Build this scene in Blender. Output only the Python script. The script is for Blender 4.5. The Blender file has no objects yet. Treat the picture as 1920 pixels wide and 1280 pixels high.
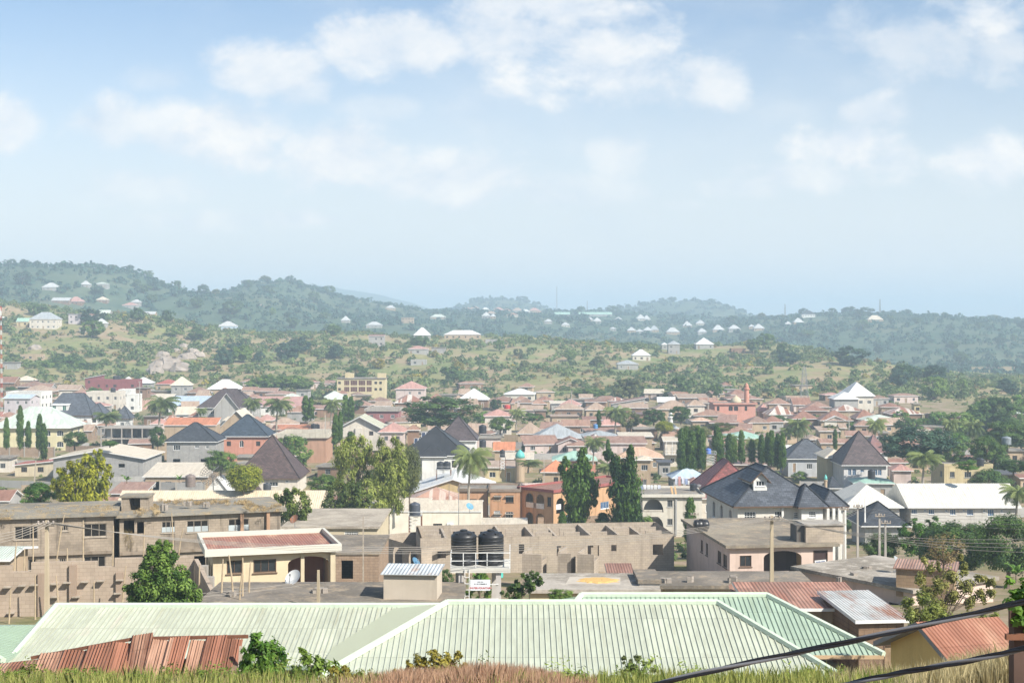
import bpy, math, random
import numpy as np
from mathutils import Vector, Matrix
random.seed(7)
RNG = np.random.default_rng(11)
SC = bpy.context.scene
COL = SC.collection
F, HY, CX = 2667.0, 603.0, 960.0          # focal length, horizon row and centre column of the 1920 px frame

# ------------------------------------------------------------------ mesh building
class MB:
    def __init__(s):
        s.v, s.f, s.m, s.uv = [], [], [], []
    def face(s, pts, mat=0, uv=None):
        n = len(s.v)
        s.v.extend([tuple(p) for p in pts])
        s.f.append(tuple(range(n, n + len(pts)))); s.m.append(mat); s.uv.append(uv)
    def hexa(s, p, mat=0):                 # p: 8 points, bottom ring then top ring
        n = len(s.v); s.v.extend([tuple(q) for q in p])
        for q in ((3, 2, 1, 0), (4, 5, 6, 7), (0, 1, 5, 4), (1, 2, 6, 5), (2, 3, 7, 6), (3, 0, 4, 7)):
            s.f.append(tuple(n + i for i in q)); s.m.append(mat); s.uv.append(None)
    def box(s, x0, x1, y0, y1, z0, z1, mat=0):
        s.hexa([(x0, y0, z0), (x1, y0, z0), (x1, y1, z0), (x0, y1, z0), (x0, y0, z1), (x1, y0, z1), (x1, y1, z1), (x0, y1, z1)], mat)
    def bar(s, a, b, w, h=None, mat=0):    # square bar from a to b
        h = h or w
        a, b = Vector(a), Vector(b); d = (b - a)
        if d.length < 1e-6: return
        d.normalize()
        up = Vector((0, 0, 1)) if abs(d.z) < .95 else Vector((0, 1, 0))
        r = d.cross(up).normalized() * (w / 2); u = r.cross(d).normalized() * (h / 2)
        s.hexa([a - r - u, a + r - u, a + r + u, a - r + u, b - r - u, b + r - u, b + r + u, b - r + u], mat)
    def tube(s, pts, rad, n=6, mat=0, cap=True):
        pts = [Vector(p) for p in pts]
        k0 = len(s.v)
        for i, p in enumerate(pts):
            d = (pts[min(i + 1, len(pts) - 1)] - pts[max(i - 1, 0)]).normalized()
            up = Vector((0, 1, 0)) if abs(d.y) < .9 else Vector((1, 0, 0))
            r = d.cross(up).normalized(); u = r.cross(d)
            R = rad[i] if isinstance(rad, (list, tuple)) else rad
            for j in range(n):
                a = 2 * math.pi * j / n
                s.v.append(tuple(p + r * (R * math.cos(a)) + u * (R * math.sin(a))))
        for i in range(len(pts) - 1):
            for j in range(n):
                a, b = k0 + i * n + j, k0 + i * n + (j + 1) % n
                s.f.append((a, b, b + n, a + n)); s.m.append(mat); s.uv.append(None)
        if cap:
            s.f.append(tuple(k0 + j for j in range(n))[::-1]); s.m.append(mat); s.uv.append(None)
            e = k0 + (len(pts) - 1) * n
            s.f.append(tuple(e + j for j in range(n))); s.m.append(mat); s.uv.append(None)
    def lathe(s, c, prof, n=20, mat=0):    # prof: (radius, z)
        k0 = len(s.v)
        for r, z in prof:
            for j in range(n):
                a = 2 * math.pi * j / n
                s.v.append((c[0] + r * math.cos(a), c[1] + r * math.sin(a), c[2] + z))
        for i in range(len(prof) - 1):
            for j in range(n):
                a, b = k0 + i * n + j, k0 + i * n + (j + 1) % n
                s.f.append((a, b, b + n, a + n)); s.m.append(mat); s.uv.append(None)
        e = k0 + (len(prof) - 1) * n
        s.f.append(tuple(e + j for j in range(n))); s.m.append(mat); s.uv.append(None)
        s.f.append(tuple(k0 + j for j in range(n))[::-1]); s.m.append(mat); s.uv.append(None)
    def build(s, name, mats, parent=None, smooth=False):
        me = bpy.data.meshes.new(name)
        me.from_pydata(s.v, [], s.f)
        for m in (mats if isinstance(mats, (list, tuple)) else [mats]): me.materials.append(m)
        me.polygons.foreach_set('material_index', s.m)
        if any(u is not None for u in s.uv):
            L = me.uv_layers.new(name='UVMap'); flat = []
            for f, u in zip(s.f, s.uv):
                for k in range(len(f)):
                    flat.extend(u[k] if u is not None else (0.0, 0.0))
            L.data.foreach_set('uv', flat)
        if smooth: me.polygons.foreach_set('use_smooth', [True] * len(s.f))
        me.update()
        return link(name, me, parent)

def link(name, data, parent=None):
    o = bpy.data.objects.new(name, data); COL.objects.link(o)
    if parent is not None: o.parent = parent
    return o

def mesh_np(name, V, Q, mats, midx=None, col=None):
    me = bpy.data.meshes.new(name)
    V = np.asarray(V, np.float32); Q = np.asarray(Q, np.int32); k = Q.shape[1]
    me.vertices.add(len(V)); me.vertices.foreach_set('co', V.ravel())
    me.loops.add(Q.size); me.loops.foreach_set('vertex_index', Q.ravel())
    me.polygons.add(len(Q)); me.polygons.foreach_set('loop_start', np.arange(0, Q.size, k, dtype=np.int32))
    for m in (mats if isinstance(mats, (list, tuple)) else [mats]): me.materials.append(m)
    if midx is not None: me.polygons.foreach_set('material_index', np.asarray(midx, np.int32))
    if col is not None:
        a = me.attributes.new('tone', 'FLOAT', 'FACE'); a.data.foreach_set('value', np.asarray(col, np.float32))
    me.update(calc_edges=True); me.validate()
    return me

REG = []                                   # every top-level thing with its column in the picture, for telling like things apart
def tag(o, label, cat, group=None, kind=None, px=None, share=False):
    o['label'] = label; o['category'] = cat
    if group: o['group'] = group
    if kind: o['kind'] = kind
    if not share: REG.append((o, label, px))
    return o
def thing(name, label, cat, loc, rz=0.0, group=None, px=None, share=False):
    o = link(name, None); o.location = loc; o.rotation_euler = (0, 0, rz); o.empty_display_size = .2
    if px is None: px = CX + F * loc[0] / max(loc[1], 1)
    return tag(o, label, cat, group, None, px, share)
ORD = 'first second third fourth fifth sixth seventh eighth ninth tenth eleventh twelfth thirteenth fourteenth fifteenth sixteenth seventeenth eighteenth nineteenth twentieth'.split()
ORD += ['twenty-' + w for w in ORD[:9]] + ['thirtieth'] + ['thirty-' + w for w in ORD[:9]] + ['fortieth'] + ['forty-' + w for w in ORD[:9]]
def settle_labels():
    d = {}
    for o, l, px in REG: d.setdefault(l, []).append((px if px is not None else 0, o))
    for l, v in d.items():
        if len(v) < 2: continue
        v.sort(key=lambda t: t[0])
        for i, (_, o) in enumerate(v):
            o['label'] = l + ', ' + ORD[i] + ' from the left'

def P(px, py, Y): return Vector(((px - CX) / F * Y, Y, (HY - py) / F * Y))

# ------------------------------------------------------------------ terrain
BY = [0, 6, 12, 18, 22, 25, 30, 45, 54, 62, 80, 90, 100, 125, 145, 165, 200, 250, 450, 560, 700, 1100, 1250, 1700, 2600, 4000, 9000]
BZ = [-1.7, -2.3, -3.3, -4.62, -5.55, -6.7, -9.2, -14.5, -16.5, -16.7, -17.5, -18.3, -20, -23.7, -25.5, -27.5, -33, -36, -36, -34, -33, -42, -44, -44, -30, -20, -8]
HILLS = [   # ridge distance, foot distance, back distance, back base, profile (column, row) of the crest
 (1010, 610, 1350, -42, [(-700,548),(-200,556),(0,566),(120,588),(300,596),(420,616),(520,628),(640,630),(790,634),(900,634),(1000,637),(1130,645),(1250,650),(1340,651),(1450,648),(1540,664),(1620,686),(1690,712),(1760,722),(1900,728),(2400,735)]),
 (800, 600, 1000, -42, [(-700,900),(1480,900),(1560,760),(1640,734),(1700,722),(1760,712),(1830,712),(1920,718),(2100,705),(2600,700)]),
 (1600, 1080, 2100, -20, [(-900,480),(-200,497),(0,501),(100,500),(180,500),(250,512),(300,536),(350,551),(400,556),(440,556),(480,556),(560,572),(640,590),(720,602),(820,610),(1000,640),(1200,660)]),
 (1950, 1350, 2500, -20, [(0,600),(300,575),(380,558),(440,548),(490,531),(545,530),(590,541),(640,558),(700,571),(760,579),(850,586),(950,590),(1100,600),(1300,640)]),
 (2350, 1450, 3000, -15, [(300,640),(600,600),(750,590),(900,587),(1010,588),(1140,588),(1250,596),(1400,602),(1500,604),(1700,610)]),
 (1900, 1250, 2600, -15, [(900,690),(1200,640),(1330,612),(1400,603),(1440,600),(1500,594),(1560,592),(1640,592),(1700,590),(1740,594),(1800,599),(1850,604),(1920,608),(2100,606),(2600,600)]),
 (3300, 2650, 4200, -10, [(780,640),(830,590),(860,575),(900,564),(940,561),(980,564),(1010,573),(1035,585),(1080,610)]),
 (3000, 2550, 4000, -10, [(1080,640),(1130,588),(1170,577),(1220,570),(1280,566),(1330,566),(1360,574),(1390,586),(1420,598),(1460,615)]),
 (5200, 4200, 7000, -8, [(300,585),(450,550),(560,534),(600,535),(640,541),(700,551),(760,565),(820,582),(900,600)]),
]
def sstep(t):
    t = np.clip(t, 0, 1); return t * t * (3 - 2 * t)
def hz(X, Y):
    X = np.asarray(X, float); Y = np.asarray(Y, float)
    z = np.interp(np.maximum(Y, 0), BY, BZ)
    base = z.copy()
    far = sstep((Y - 620) / 150)
    rough = (np.sin(X * .031 + 1.3 * np.sin(Y * .017)) * np.cos(Y * .027 + X * .011) * 2.2 + np.sin(X * .083 + Y * .05) * np.sin(Y * .071 - X * .02) * .9) * far
    for Y0, Yf, Yb, zb, prof in HILLS:
        px = [p[0] for p in prof]
        zr = np.interp(CX + F * X / Y0, px, [(HY - p[1]) / F * Y0 for p in prof])
        t = np.clip((Y - Yf) / (Y0 - Yf), 0, 1)
        up = base + (zr - base) * (.55 * sstep(t) + .45 * np.sin(t * math.pi / 2))
        dn = zb + (zr - zb) * (1 - sstep((Y - Y0) / (Yb - Y0)))
        h = np.where(Y < Y0, up, dn)
        h = np.where((Y < Yf) | (Y > Yb), -1e3, h)
        z = np.maximum(z, h)
    return z + rough
def ground(X, Y): return float(hz(X, Y))
def find_Y(px, py, he=0.0, y0=40.0, y1=6000.0):     # first depth at which the sight line comes down to he above the ground
    Y = y0 * np.power(y1 / y0, np.linspace(0, 1, 3000))
    dif = (HY - py) / F * Y - (hz((px - CX) / F * Y, Y) + he)
    k = np.nonzero(dif <= 0)[0]
    return float(Y[k[0]]) if len(k) else y1

# ------------------------------------------------------------------ materials
MATS = {}
def newmat(key):
    m = bpy.data.materials.new(key); m.use_nodes = True
    return m, m.node_tree, m.node_tree.nodes['Principled BSDF']
def nd(nt, t, **kw):
    n = nt.nodes.new(t)
    for k, v in kw.items():
        if k.startswith('i_'):
            n.inputs[k[2:].replace('_', ' ')].default_value = v
        elif k[0] == 'n' and k[1:].isdigit(): n.inputs[int(k[1:])].default_value = v
        else: setattr(n, k, v)
    return n
def L(nt, a, ai, b, bi): nt.links.new(a.outputs[ai], b.inputs[bi])
def c4(c): return (c[0], c[1], c[2], 1)
def sc(c, k): return (c[0] * k, c[1] * k, c[2] * k)
def mixc(nt, fac_node, fac_out, c1, c2, blend='MIX', fac=None):
    m = nd(nt, 'ShaderNodeMix', data_type='RGBA', blend_type=blend, clamp_factor=True)
    if fac_node is not None: nt.links.new(fac_node.outputs[fac_out], m.inputs[0])
    elif fac is not None: m.inputs[0].default_value = fac
    for i, c in ((6, c1), (7, c2)):
        if isinstance(c, tuple) and not isinstance(c[0], (int, float)): nt.links.new(c[0].outputs[c[1]], m.inputs[i])
        else: m.inputs[i].default_value = c4(c)
    return m                                # colour leaves at output 2
def ramp(nt, src, so, p0, p1, c0=(0, 0, 0), c1=(1, 1, 1)):
    r = nd(nt, 'ShaderNodeValToRGB'); e = r.color_ramp.elements
    e[0].position, e[1].position = p0, p1; e[0].color, e[1].color = c4(c0), c4(c1)
    L(nt, src, so, r, 0); return r
def objvec(nt, scale=(1, 1, 1), shift=True):
    tc = nd(nt, 'ShaderNodeTexCoord'); oi = nd(nt, 'ShaderNodeObjectInfo')
    mp = nd(nt, 'ShaderNodeMapping'); mp.inputs['Scale'].default_value = scale
    if shift:
        a = nd(nt, 'ShaderNodeVectorMath', operation='ADD'); k = nd(nt, 'ShaderNodeMath', operation='MULTIPLY', n1=60.0)
        L(nt, oi, 'Random', k, 0); L(nt, tc, 'Object', a, 0); L(nt, k, 0, a, 1); L(nt, a, 0, mp, 0)
    else: L(nt, tc, 'Object', mp, 0)
    return mp
def noise(nt, vec, scale, detail=4, rough=.6):
    n = nd(nt, 'ShaderNodeTexNoise', i_Scale=scale, i_Detail=detail, i_Roughness=rough)
    if vec is not None: L(nt, vec, 0, n, 'Vector')
    return n
def bump(nt, b, src, so, strength=.3, dist=.02):
    n = nd(nt, 'ShaderNodeBump', i_Strength=strength, i_Distance=dist)
    L(nt, src, so, n, 'Height'); L(nt, n, 0, b, 'Normal')

def plaster(col, dirt=.35, key=None):
    k = ('plaster', col, dirt)
    if k in MATS: return MATS[k]
    m, nt, b = newmat('plaster')
    n1 = noise(nt, objvec(nt), .7, 5)
    n2 = noise(nt, objvec(nt, (1.6, 1.6, .12)), 1.1, 5)
    r1 = ramp(nt, n1, 0, .3, .75); r2 = ramp(nt, n2, 0, .52, .78)
    a = mixc(nt, r1, 0, sc(col, .86), sc(col, 1.06))
    g = (col[0] * .42 + .02, col[1] * .38 + .015, col[2] * .34 + .01)
    mm = nd(nt, 'ShaderNodeMath', operation='MULTIPLY', n1=dirt * 1.6); L(nt, r2, 0, mm, 0)
    c = mixc(nt, mm, 0, (a, 2), g)
    L(nt, c, 2, b, 'Base Color'); b.inputs['Roughness'].default_value = .88; b.inputs['Specular IOR Level'].default_value = .2
    n3 = noise(nt, objvec(nt), 14, 3); bump(nt, b, n3, 0, .25, .02)
    MATS[k] = m; return m

def block(col, col2=None, mortar=None, dirt=.5, w=.46, h=.24):
    k = ('block', col, col2, mortar, dirt)
    if k in MATS: return MATS[k]
    m, nt, b = newmat('block_wall')
    col2 = col2 or sc(col, .8); mortar = mortar or sc(col, .62)
    tc = nd(nt, 'ShaderNodeTexCoord'); s = nd(nt, 'ShaderNodeSeparateXYZ'); L(nt, tc, 'Object', s, 0)
    ad = nd(nt, 'ShaderNodeMath', operation='ADD'); L(nt, s, 0, ad, 0); L(nt, s, 1, ad, 1)
    cb = nd(nt, 'ShaderNodeCombineXYZ'); L(nt, ad, 0, cb, 0); L(nt, s, 2, cb, 1)
    br = nd(nt, 'ShaderNodeTexBrick', i_Scale=1.0, i_Color1=c4(col), i_Color2=c4(col2), i_Mortar=c4(mortar))
    br.inputs['Mortar Size'].default_value = .012; br.inputs['Brick Width'].default_value = w; br.inputs['Row Height'].default_value = h
    L(nt, cb, 0, br, 'Vector')
    n1 = noise(nt, objvec(nt), .55, 6); r1 = ramp(nt, n1, 0, .48, .72)
    n2 = noise(nt, objvec(nt, (1.4, 1.4, .1)), 1.3, 5); r2 = ramp(nt, n2, 0, .55, .8)
    mm = nd(nt, 'ShaderNodeMath', operation='MULTIPLY', n1=dirt); L(nt, r1, 0, mm, 0)
    a = mixc(nt, mm, 0, (br, 0), sc(col, .5))
    m2 = nd(nt, 'ShaderNodeMath', operation='MULTIPLY', n1=dirt * 1.2); L(nt, r2, 0, m2, 0)
    c = mixc(nt, m2, 0, (a, 2), sc(col, .3))
    L(nt, c, 2, b, 'Base Color'); b.inputs['Roughness'].default_value = .93; b.inputs['Specular IOR Level'].default_value = .15
    bump(nt, b, br, 'Fac', -.5, .02)
    MATS[k] = m; return m

def sheet(col, rust=0.0, rcol=(.28, .12, .075), stripe=None, sh=.62, period=.2, rough=.5, metal=0.0, vary=.16, length=2.6):
    k = ('sheet', col, rust, rcol, stripe, sh, period)
    if k in MATS: return MATS[k]
    m, nt, b = newmat('roof_sheet')
    uv = nd(nt, 'ShaderNodeUVMap'); oi = nd(nt, 'ShaderNodeObjectInfo')
    s = nd(nt, 'ShaderNodeSeparateXYZ'); L(nt, uv, 0, s, 0)
    du = nd(nt, 'ShaderNodeMath', operation='DIVIDE', n1=sh); L(nt, s, 0, du, 0)
    dv = nd(nt, 'ShaderNodeMath', operation='MULTIPLY_ADD', n1=1 / length, n2=.45); L(nt, s, 1, dv, 0)
    fu = nd(nt, 'ShaderNodeMath', operation='FLOOR'); L(nt, du, 0, fu, 0)
    fv = nd(nt, 'ShaderNodeMath', operation='FLOOR'); L(nt, dv, 0, fv, 0)
    cb = nd(nt, 'ShaderNodeCombineXYZ'); L(nt, fu, 0, cb, 0); L(nt, fv, 0, cb, 1); L(nt, oi, 'Random', cb, 2)
    wn = nd(nt, 'ShaderNodeTexWhiteNoise', noise_dimensions='3D'); L(nt, cb, 0, wn, 0)
    base = (None, None)
    r0 = ramp(nt, wn, 0, 0, 1, sc(col, 1 - vary), sc(col, 1 + vary * .5))
    cur = (r0, 0)
    if stripe:
        cb2 = nd(nt, 'ShaderNodeCombineXYZ'); L(nt, fu, 0, cb2, 0); L(nt, oi, 'Random', cb2, 2)
        wn2 = nd(nt, 'ShaderNodeTexWhiteNoise', noise_dimensions='3D'); L(nt, cb2, 0, wn2, 0)
        r = ramp(nt, wn2, 0, .5, .56); cur = (mixc(nt, r, 0, cur, stripe), 2)
    sh3 = nd(nt, 'ShaderNodeVectorMath', operation='ADD'); kk = nd(nt, 'ShaderNodeMath', operation='MULTIPLY', n1=40.0)
    L(nt, oi, 'Random', kk, 0); L(nt, uv, 0, sh3, 0); L(nt, kk, 0, sh3, 1)
    mp = nd(nt, 'ShaderNodeMapping'); mp.inputs['Scale'].default_value = (1.3, .35, 1); L(nt, sh3, 0, mp, 0)
    n1 = noise(nt, mp, .8, 6, .65)
    if rust > 0:
        r = ramp(nt, n1, 0, .62 - rust * .35, .78 - rust * .3); cur = (mixc(nt, r, 0, cur, rcol), 2)
    n2 = noise(nt, mp, 2.4, 4); r2 = ramp(nt, n2, 0, .3, .8, (.8, .79, .77), (1.05, 1.05, 1.05))
    c = mixc(nt, None, 0, cur, (r2, 0), 'MULTIPLY', 1.0)
    fr = nd(nt, 'ShaderNodeMath', operation='FRACT'); L(nt, dv, 0, fr, 0); r3 = ramp(nt, fr, 0, .0, .022, (.62, .6, .57), (1, 1, 1)); c = mixc(nt, None, 0, (c, 2), (r3, 0), 'MULTIPLY', 1.0)
    mp2 = nd(nt, 'ShaderNodeMapping'); mp2.inputs['Scale'].default_value = (3.2, .16, 1); L(nt, sh3, 0, mp2, 0); n4 = noise(nt, mp2, 1.0, 5, .7); r4 = ramp(nt, n4, 0, .56, .74, (1, 1, 1), (.80, .74, .66)); c = mixc(nt, None, 0, (c, 2), (r4, 0), 'MULTIPLY', 1.0)
    L(nt, c, 2, b, 'Base Color'); b.inputs['Roughness'].default_value = rough; b.inputs['Metallic'].default_value = metal
    b.inputs['Specular IOR Level'].default_value = .35
    if period:
        mu = nd(nt, 'ShaderNodeMath', operation='MULTIPLY', n1=2 * math.pi / period); L(nt, s, 0, mu, 0)
        sn = nd(nt, 'ShaderNodeMath', operation='SINE'); L(nt, mu, 0, sn, 0); bump(nt, b, sn, 0, .6, .03)
    MATS[k] = m; return m

def shingle(col, row=.34, wid=.55, var=.35):
    k = ('shingle', col, row)
    if k in MATS: return MATS[k]
    m, nt, b = newmat('roof_tile')
    uv = nd(nt, 'ShaderNodeUVMap')
    br = nd(nt, 'ShaderNodeTexBrick', i_Scale=1.0, i_Color1=c4(sc(col, 1 - var)), i_Color2=c4(sc(col, 1 + var)), i_Mortar=c4(sc(col, .4)))
    br.inputs['Mortar Size'].default_value = .025; br.inputs['Brick Width'].default_value = wid; br.inputs['Row Height'].default_value = row
    L(nt, uv, 0, br, 'Vector')
    n1 = noise(nt, objvec(nt), .5, 4); r = ramp(nt, n1, 0, .3, .8, (.8, .8, .8), (1.25, 1.25, 1.25))
    c = mixc(nt, None, 0, (br, 0), (r, 0), 'MULTIPLY', 1.0)
    L(nt, c, 2, b, 'Base Color'); b.inputs['Roughness'].default_value = .6; b.inputs['Specular IOR Level'].default_value = .4
    bump(nt, b, br, 'Fac', -.6, .03)
    MATS[k] = m; return m

def plain(col, rough=.7, metal=0.0, vary=.12, scale=3.0, spec=.3):
    k = ('plain', col, rough, metal, vary, scale)
    if k in MATS: return MATS[k]
    m, nt, b = newmat('painted')
    n1 = noise(nt, objvec(nt), scale, 4); r = ramp(nt, n1, 0, .25, .8, sc(col, 1 - vary), sc(col, 1 + vary))
    L(nt, r, 0, b, 'Base Color'); b.inputs['Roughness'].default_value = rough; b.inputs['Metallic'].default_value = metal
    b.inputs['Specular IOR Level'].default_value = spec
    MATS[k] = m; return m

def slab(col, col2, col3):                 # weathered concrete deck with moss and straw patches
    k = ('slab', col, col2, col3)
    if k in MATS: return MATS[k]
    m, nt, b = newmat('concrete_deck')
    n1 = noise(nt, objvec(nt), .22, 6, .65); n2 = noise(nt, objvec(nt), .9, 6, .7); n3 = noise(nt, objvec(nt), 6, 3)
    r1 = ramp(nt, n1, 0, .42, .6); r2 = ramp(nt, n2, 0, .5, .68); r3 = ramp(nt, n3, 0, .3, .8, (.8, .8, .8), (1.12, 1.12, 1.12))
    a = mixc(nt, r1, 0, col, col2); c = mixc(nt, r2, 0, (a, 2), col3); d = mixc(nt, None, 0, (c, 2), (r3, 0), 'MULTIPLY', 1.0)
    L(nt, d, 2, b, 'Base Color'); b.inputs['Roughness'].default_value = .95; b.inputs['Specular IOR Level'].default_value = .1
    bump(nt, b, n2, 0, .4, .05)
    MATS[k] = m; return m

def leaf(col, col2, scale=1.2, trans=.35):
    k = ('leaf', col, col2, scale)
    if k in MATS: return MATS[k]
    m, nt, b = newmat('foliage')
    out = nt.nodes['Material Output']
    at = nd(nt, 'ShaderNodeAttribute', attribute_name='tone'); oi = nd(nt, 'ShaderNodeObjectInfo')
    n1 = noise(nt, objvec(nt), scale, 3)
    ad = nd(nt, 'ShaderNodeMath', operation='ADD'); L(nt, n1, 0, ad, 0)
    hf = nd(nt, 'ShaderNodeMath', operation='MULTIPLY_ADD', n1=.8, n2=-.40); L(nt, at, 'Fac', hf, 0); L(nt, hf, 0, ad, 1)
    o2 = nd(nt, 'ShaderNodeMath', operation='MULTIPLY_ADD', n1=.35, n2=-.17); L(nt, oi, 'Random', o2, 0)
    a2 = nd(nt, 'ShaderNodeMath', operation='ADD'); L(nt, ad, 0, a2, 0); L(nt, o2, 0, a2, 1)
    r = ramp(nt, a2, 0, .2, .8, col, col2)
    L(nt, r, 0, b, 'Base Color'); b.inputs['Roughness'].default_value = .55; b.inputs['Specular IOR Level'].default_value = .25
    tr = nd(nt, 'ShaderNodeBsdfTranslucent'); L(nt, r, 0, tr, 0)
    mx = nd(nt, 'ShaderNodeMixShader', n0=trans); L(nt, b, 0, mx, 1); L(nt, tr, 0, mx, 2); L(nt, mx, 0, out, 0)
    MATS[k] = m; return m

# wall colours (real-world albedo)
W = dict(
 cream=plaster((.55,.47,.33)), white=plaster((.68,.67,.63), .3), grey=plaster((.36,.35,.33), .45), tan=plaster((.42,.32,.22), .5), pink=plaster((.56,.36,.30), .3),
 salmon=plaster((.52,.25,.18), .3), orange=plaster((.49,.28,.165), .55), brown=plaster((.24,.15,.1), .5), yellow=plaster((.54,.45,.27), .4), maroon=plaster((.25,.09,.09), .4),
 lilac=plaster((.52,.47,.48), .3), offwhite=plaster((.60,.55,.47), .35), rose=plaster((.56,.46,.42), .35), blue=plaster((.45,.55,.65), .3),
 mud=block((.34,.25,.18), (.28,.2,.14), (.2,.14,.1)), blocks=block((.33,.29,.25), (.27,.24,.2)), bgrey=block((.36,.35,.33), (.31,.30,.29)), sand=block((.42,.31,.23),(.36,.27,.2),(.30,.22,.16)),
 dark=plaster((.12,.09,.08), .3), bright=plaster((.74,.71,.64), .25))
R = dict(
 rust=sheet((.33,.18,.13), .5, (.25,.125,.085)), rusty=sheet((.38,.235,.175), .35, (.27,.14,.095)), tan=sheet((.44,.33,.25), .35, (.34,.215,.15)), brown=sheet((.28,.19,.145), .4), pink=sheet((.52,.30,.255), .2, (.40,.2,.15)),
 white=sheet((.74,.74,.72), 0, vary=.08), cream=sheet((.66,.58,.46), .05, (.5,.4,.28), vary=.1), pale=sheet((.58,.64,.56), .05, (.5,.45,.35), vary=.12), green=sheet((.36,.55,.45), 0, vary=.12), blue=sheet((.50,.60,.70), 0, vary=.1),
 red=sheet((.42,.13,.10), .1), orange=sheet((.58,.24,.13), .15), peach=sheet((.62,.42,.30), .1, (.5,.3,.2)), grey=sheet((.40,.43,.45), .1, (.3,.25,.22)), stripe=sheet((.34,.17,.12), .3, stripe=(.62,.56,.5)), pstripe=sheet((.50,.30,.22), .1, stripe=(.62,.50,.42)),
 slate=shingle((.082,.091,.107)), dslate=shingle((.045,.051,.061)), wine=shingle((.21,.058,.052)), choc=shingle((.085,.055,.05)), black=sheet((.035,.037,.042), 0, vary=.2, rough=.45), bronze=shingle((.08,.06,.06)),
 deck=slab((.28,.26,.23), (.17,.155,.14), (.40,.33,.24)), dark=sheet((.10,.10,.11), .2))
GLASS = plain((.025, .03, .035), .15, 0, .3, 2.0, .6)
BLUEGLASS = plain((.06, .12, .22), .12, 0, .3, 2.0, .6)
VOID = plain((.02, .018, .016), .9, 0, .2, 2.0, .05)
FWHITE = plain((.72, .72, .70), .5); FBROWN = plain((.12, .075, .05), .6); FGREY = plain((.35, .35, .34), .6)
CONC = plaster((.36, .33, .29), .5); STEEL = plain((.28, .28, .28), .5, .3); WSTEEL = plain((.70, .70, .68), .5, 0, .15)
WOOD = plain((.30, .21, .13), .8, 0, .3); GWOOD = plain((.36, .31, .25), .85, 0, .3); BLACKP = plain((.018, .018, .02), .38, 0, .25, 3, .5)
BARK = plain((.17, .13, .095), .9, 0, .35, 4); PBARK = plain((.30, .26, .21), .9, 0, .3, 6); RUSTP = plain((.19, .085, .05), .8, .2, .4, 5)
# ------------------------------------------------------------------ houses
def slope(mb, a, b, c, d=None, mat=0):
    a, b, c = Vector(a), Vector(b), Vector(c)
    u = (b - a).normalized(); w = (c - a) - u * (c - a).dot(u); v = w.normalized()
    pts = [a, b, c] + ([Vector(d)] if d is not None else [])
    mb.face(pts, mat, [((p - a).dot(u), (p - a).dot(v)) for p in pts])

def ribs(mb, a, b, c, d, spacing, wid=.035, hgt=.05, mat=0, lap=0.0):
    a, b, c, d = map(Vector, (a, b, c, d))
    u = (b - a).normalized(); w = (d - a) - u * (d - a).dot(u); V = w.length; v = w.normalized(); n = u.cross(v)
    if n.z < 0: n = -n
    Lb = (b - a).length; ud, uc = (d - a).dot(u), (c - a).dot(u)
    x = spacing * .5
    while x < max(Lb, uc):
        lo, hi = 0.0, V
        if x < ud: hi = V * x / ud if ud > 0 else V
        if x > uc: hi = min(hi, V * (Lb - x) / (Lb - uc)) if Lb > uc else hi
        if ud < 0 and x < 0: pass
        if hi > .15:
            o = a + u * x + n * (hgt * .5 - .01)
            mb.bar(o + v * (lo + .01), o + v * (hi - .03), wid, hgt, mat)
        x += spacing

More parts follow.
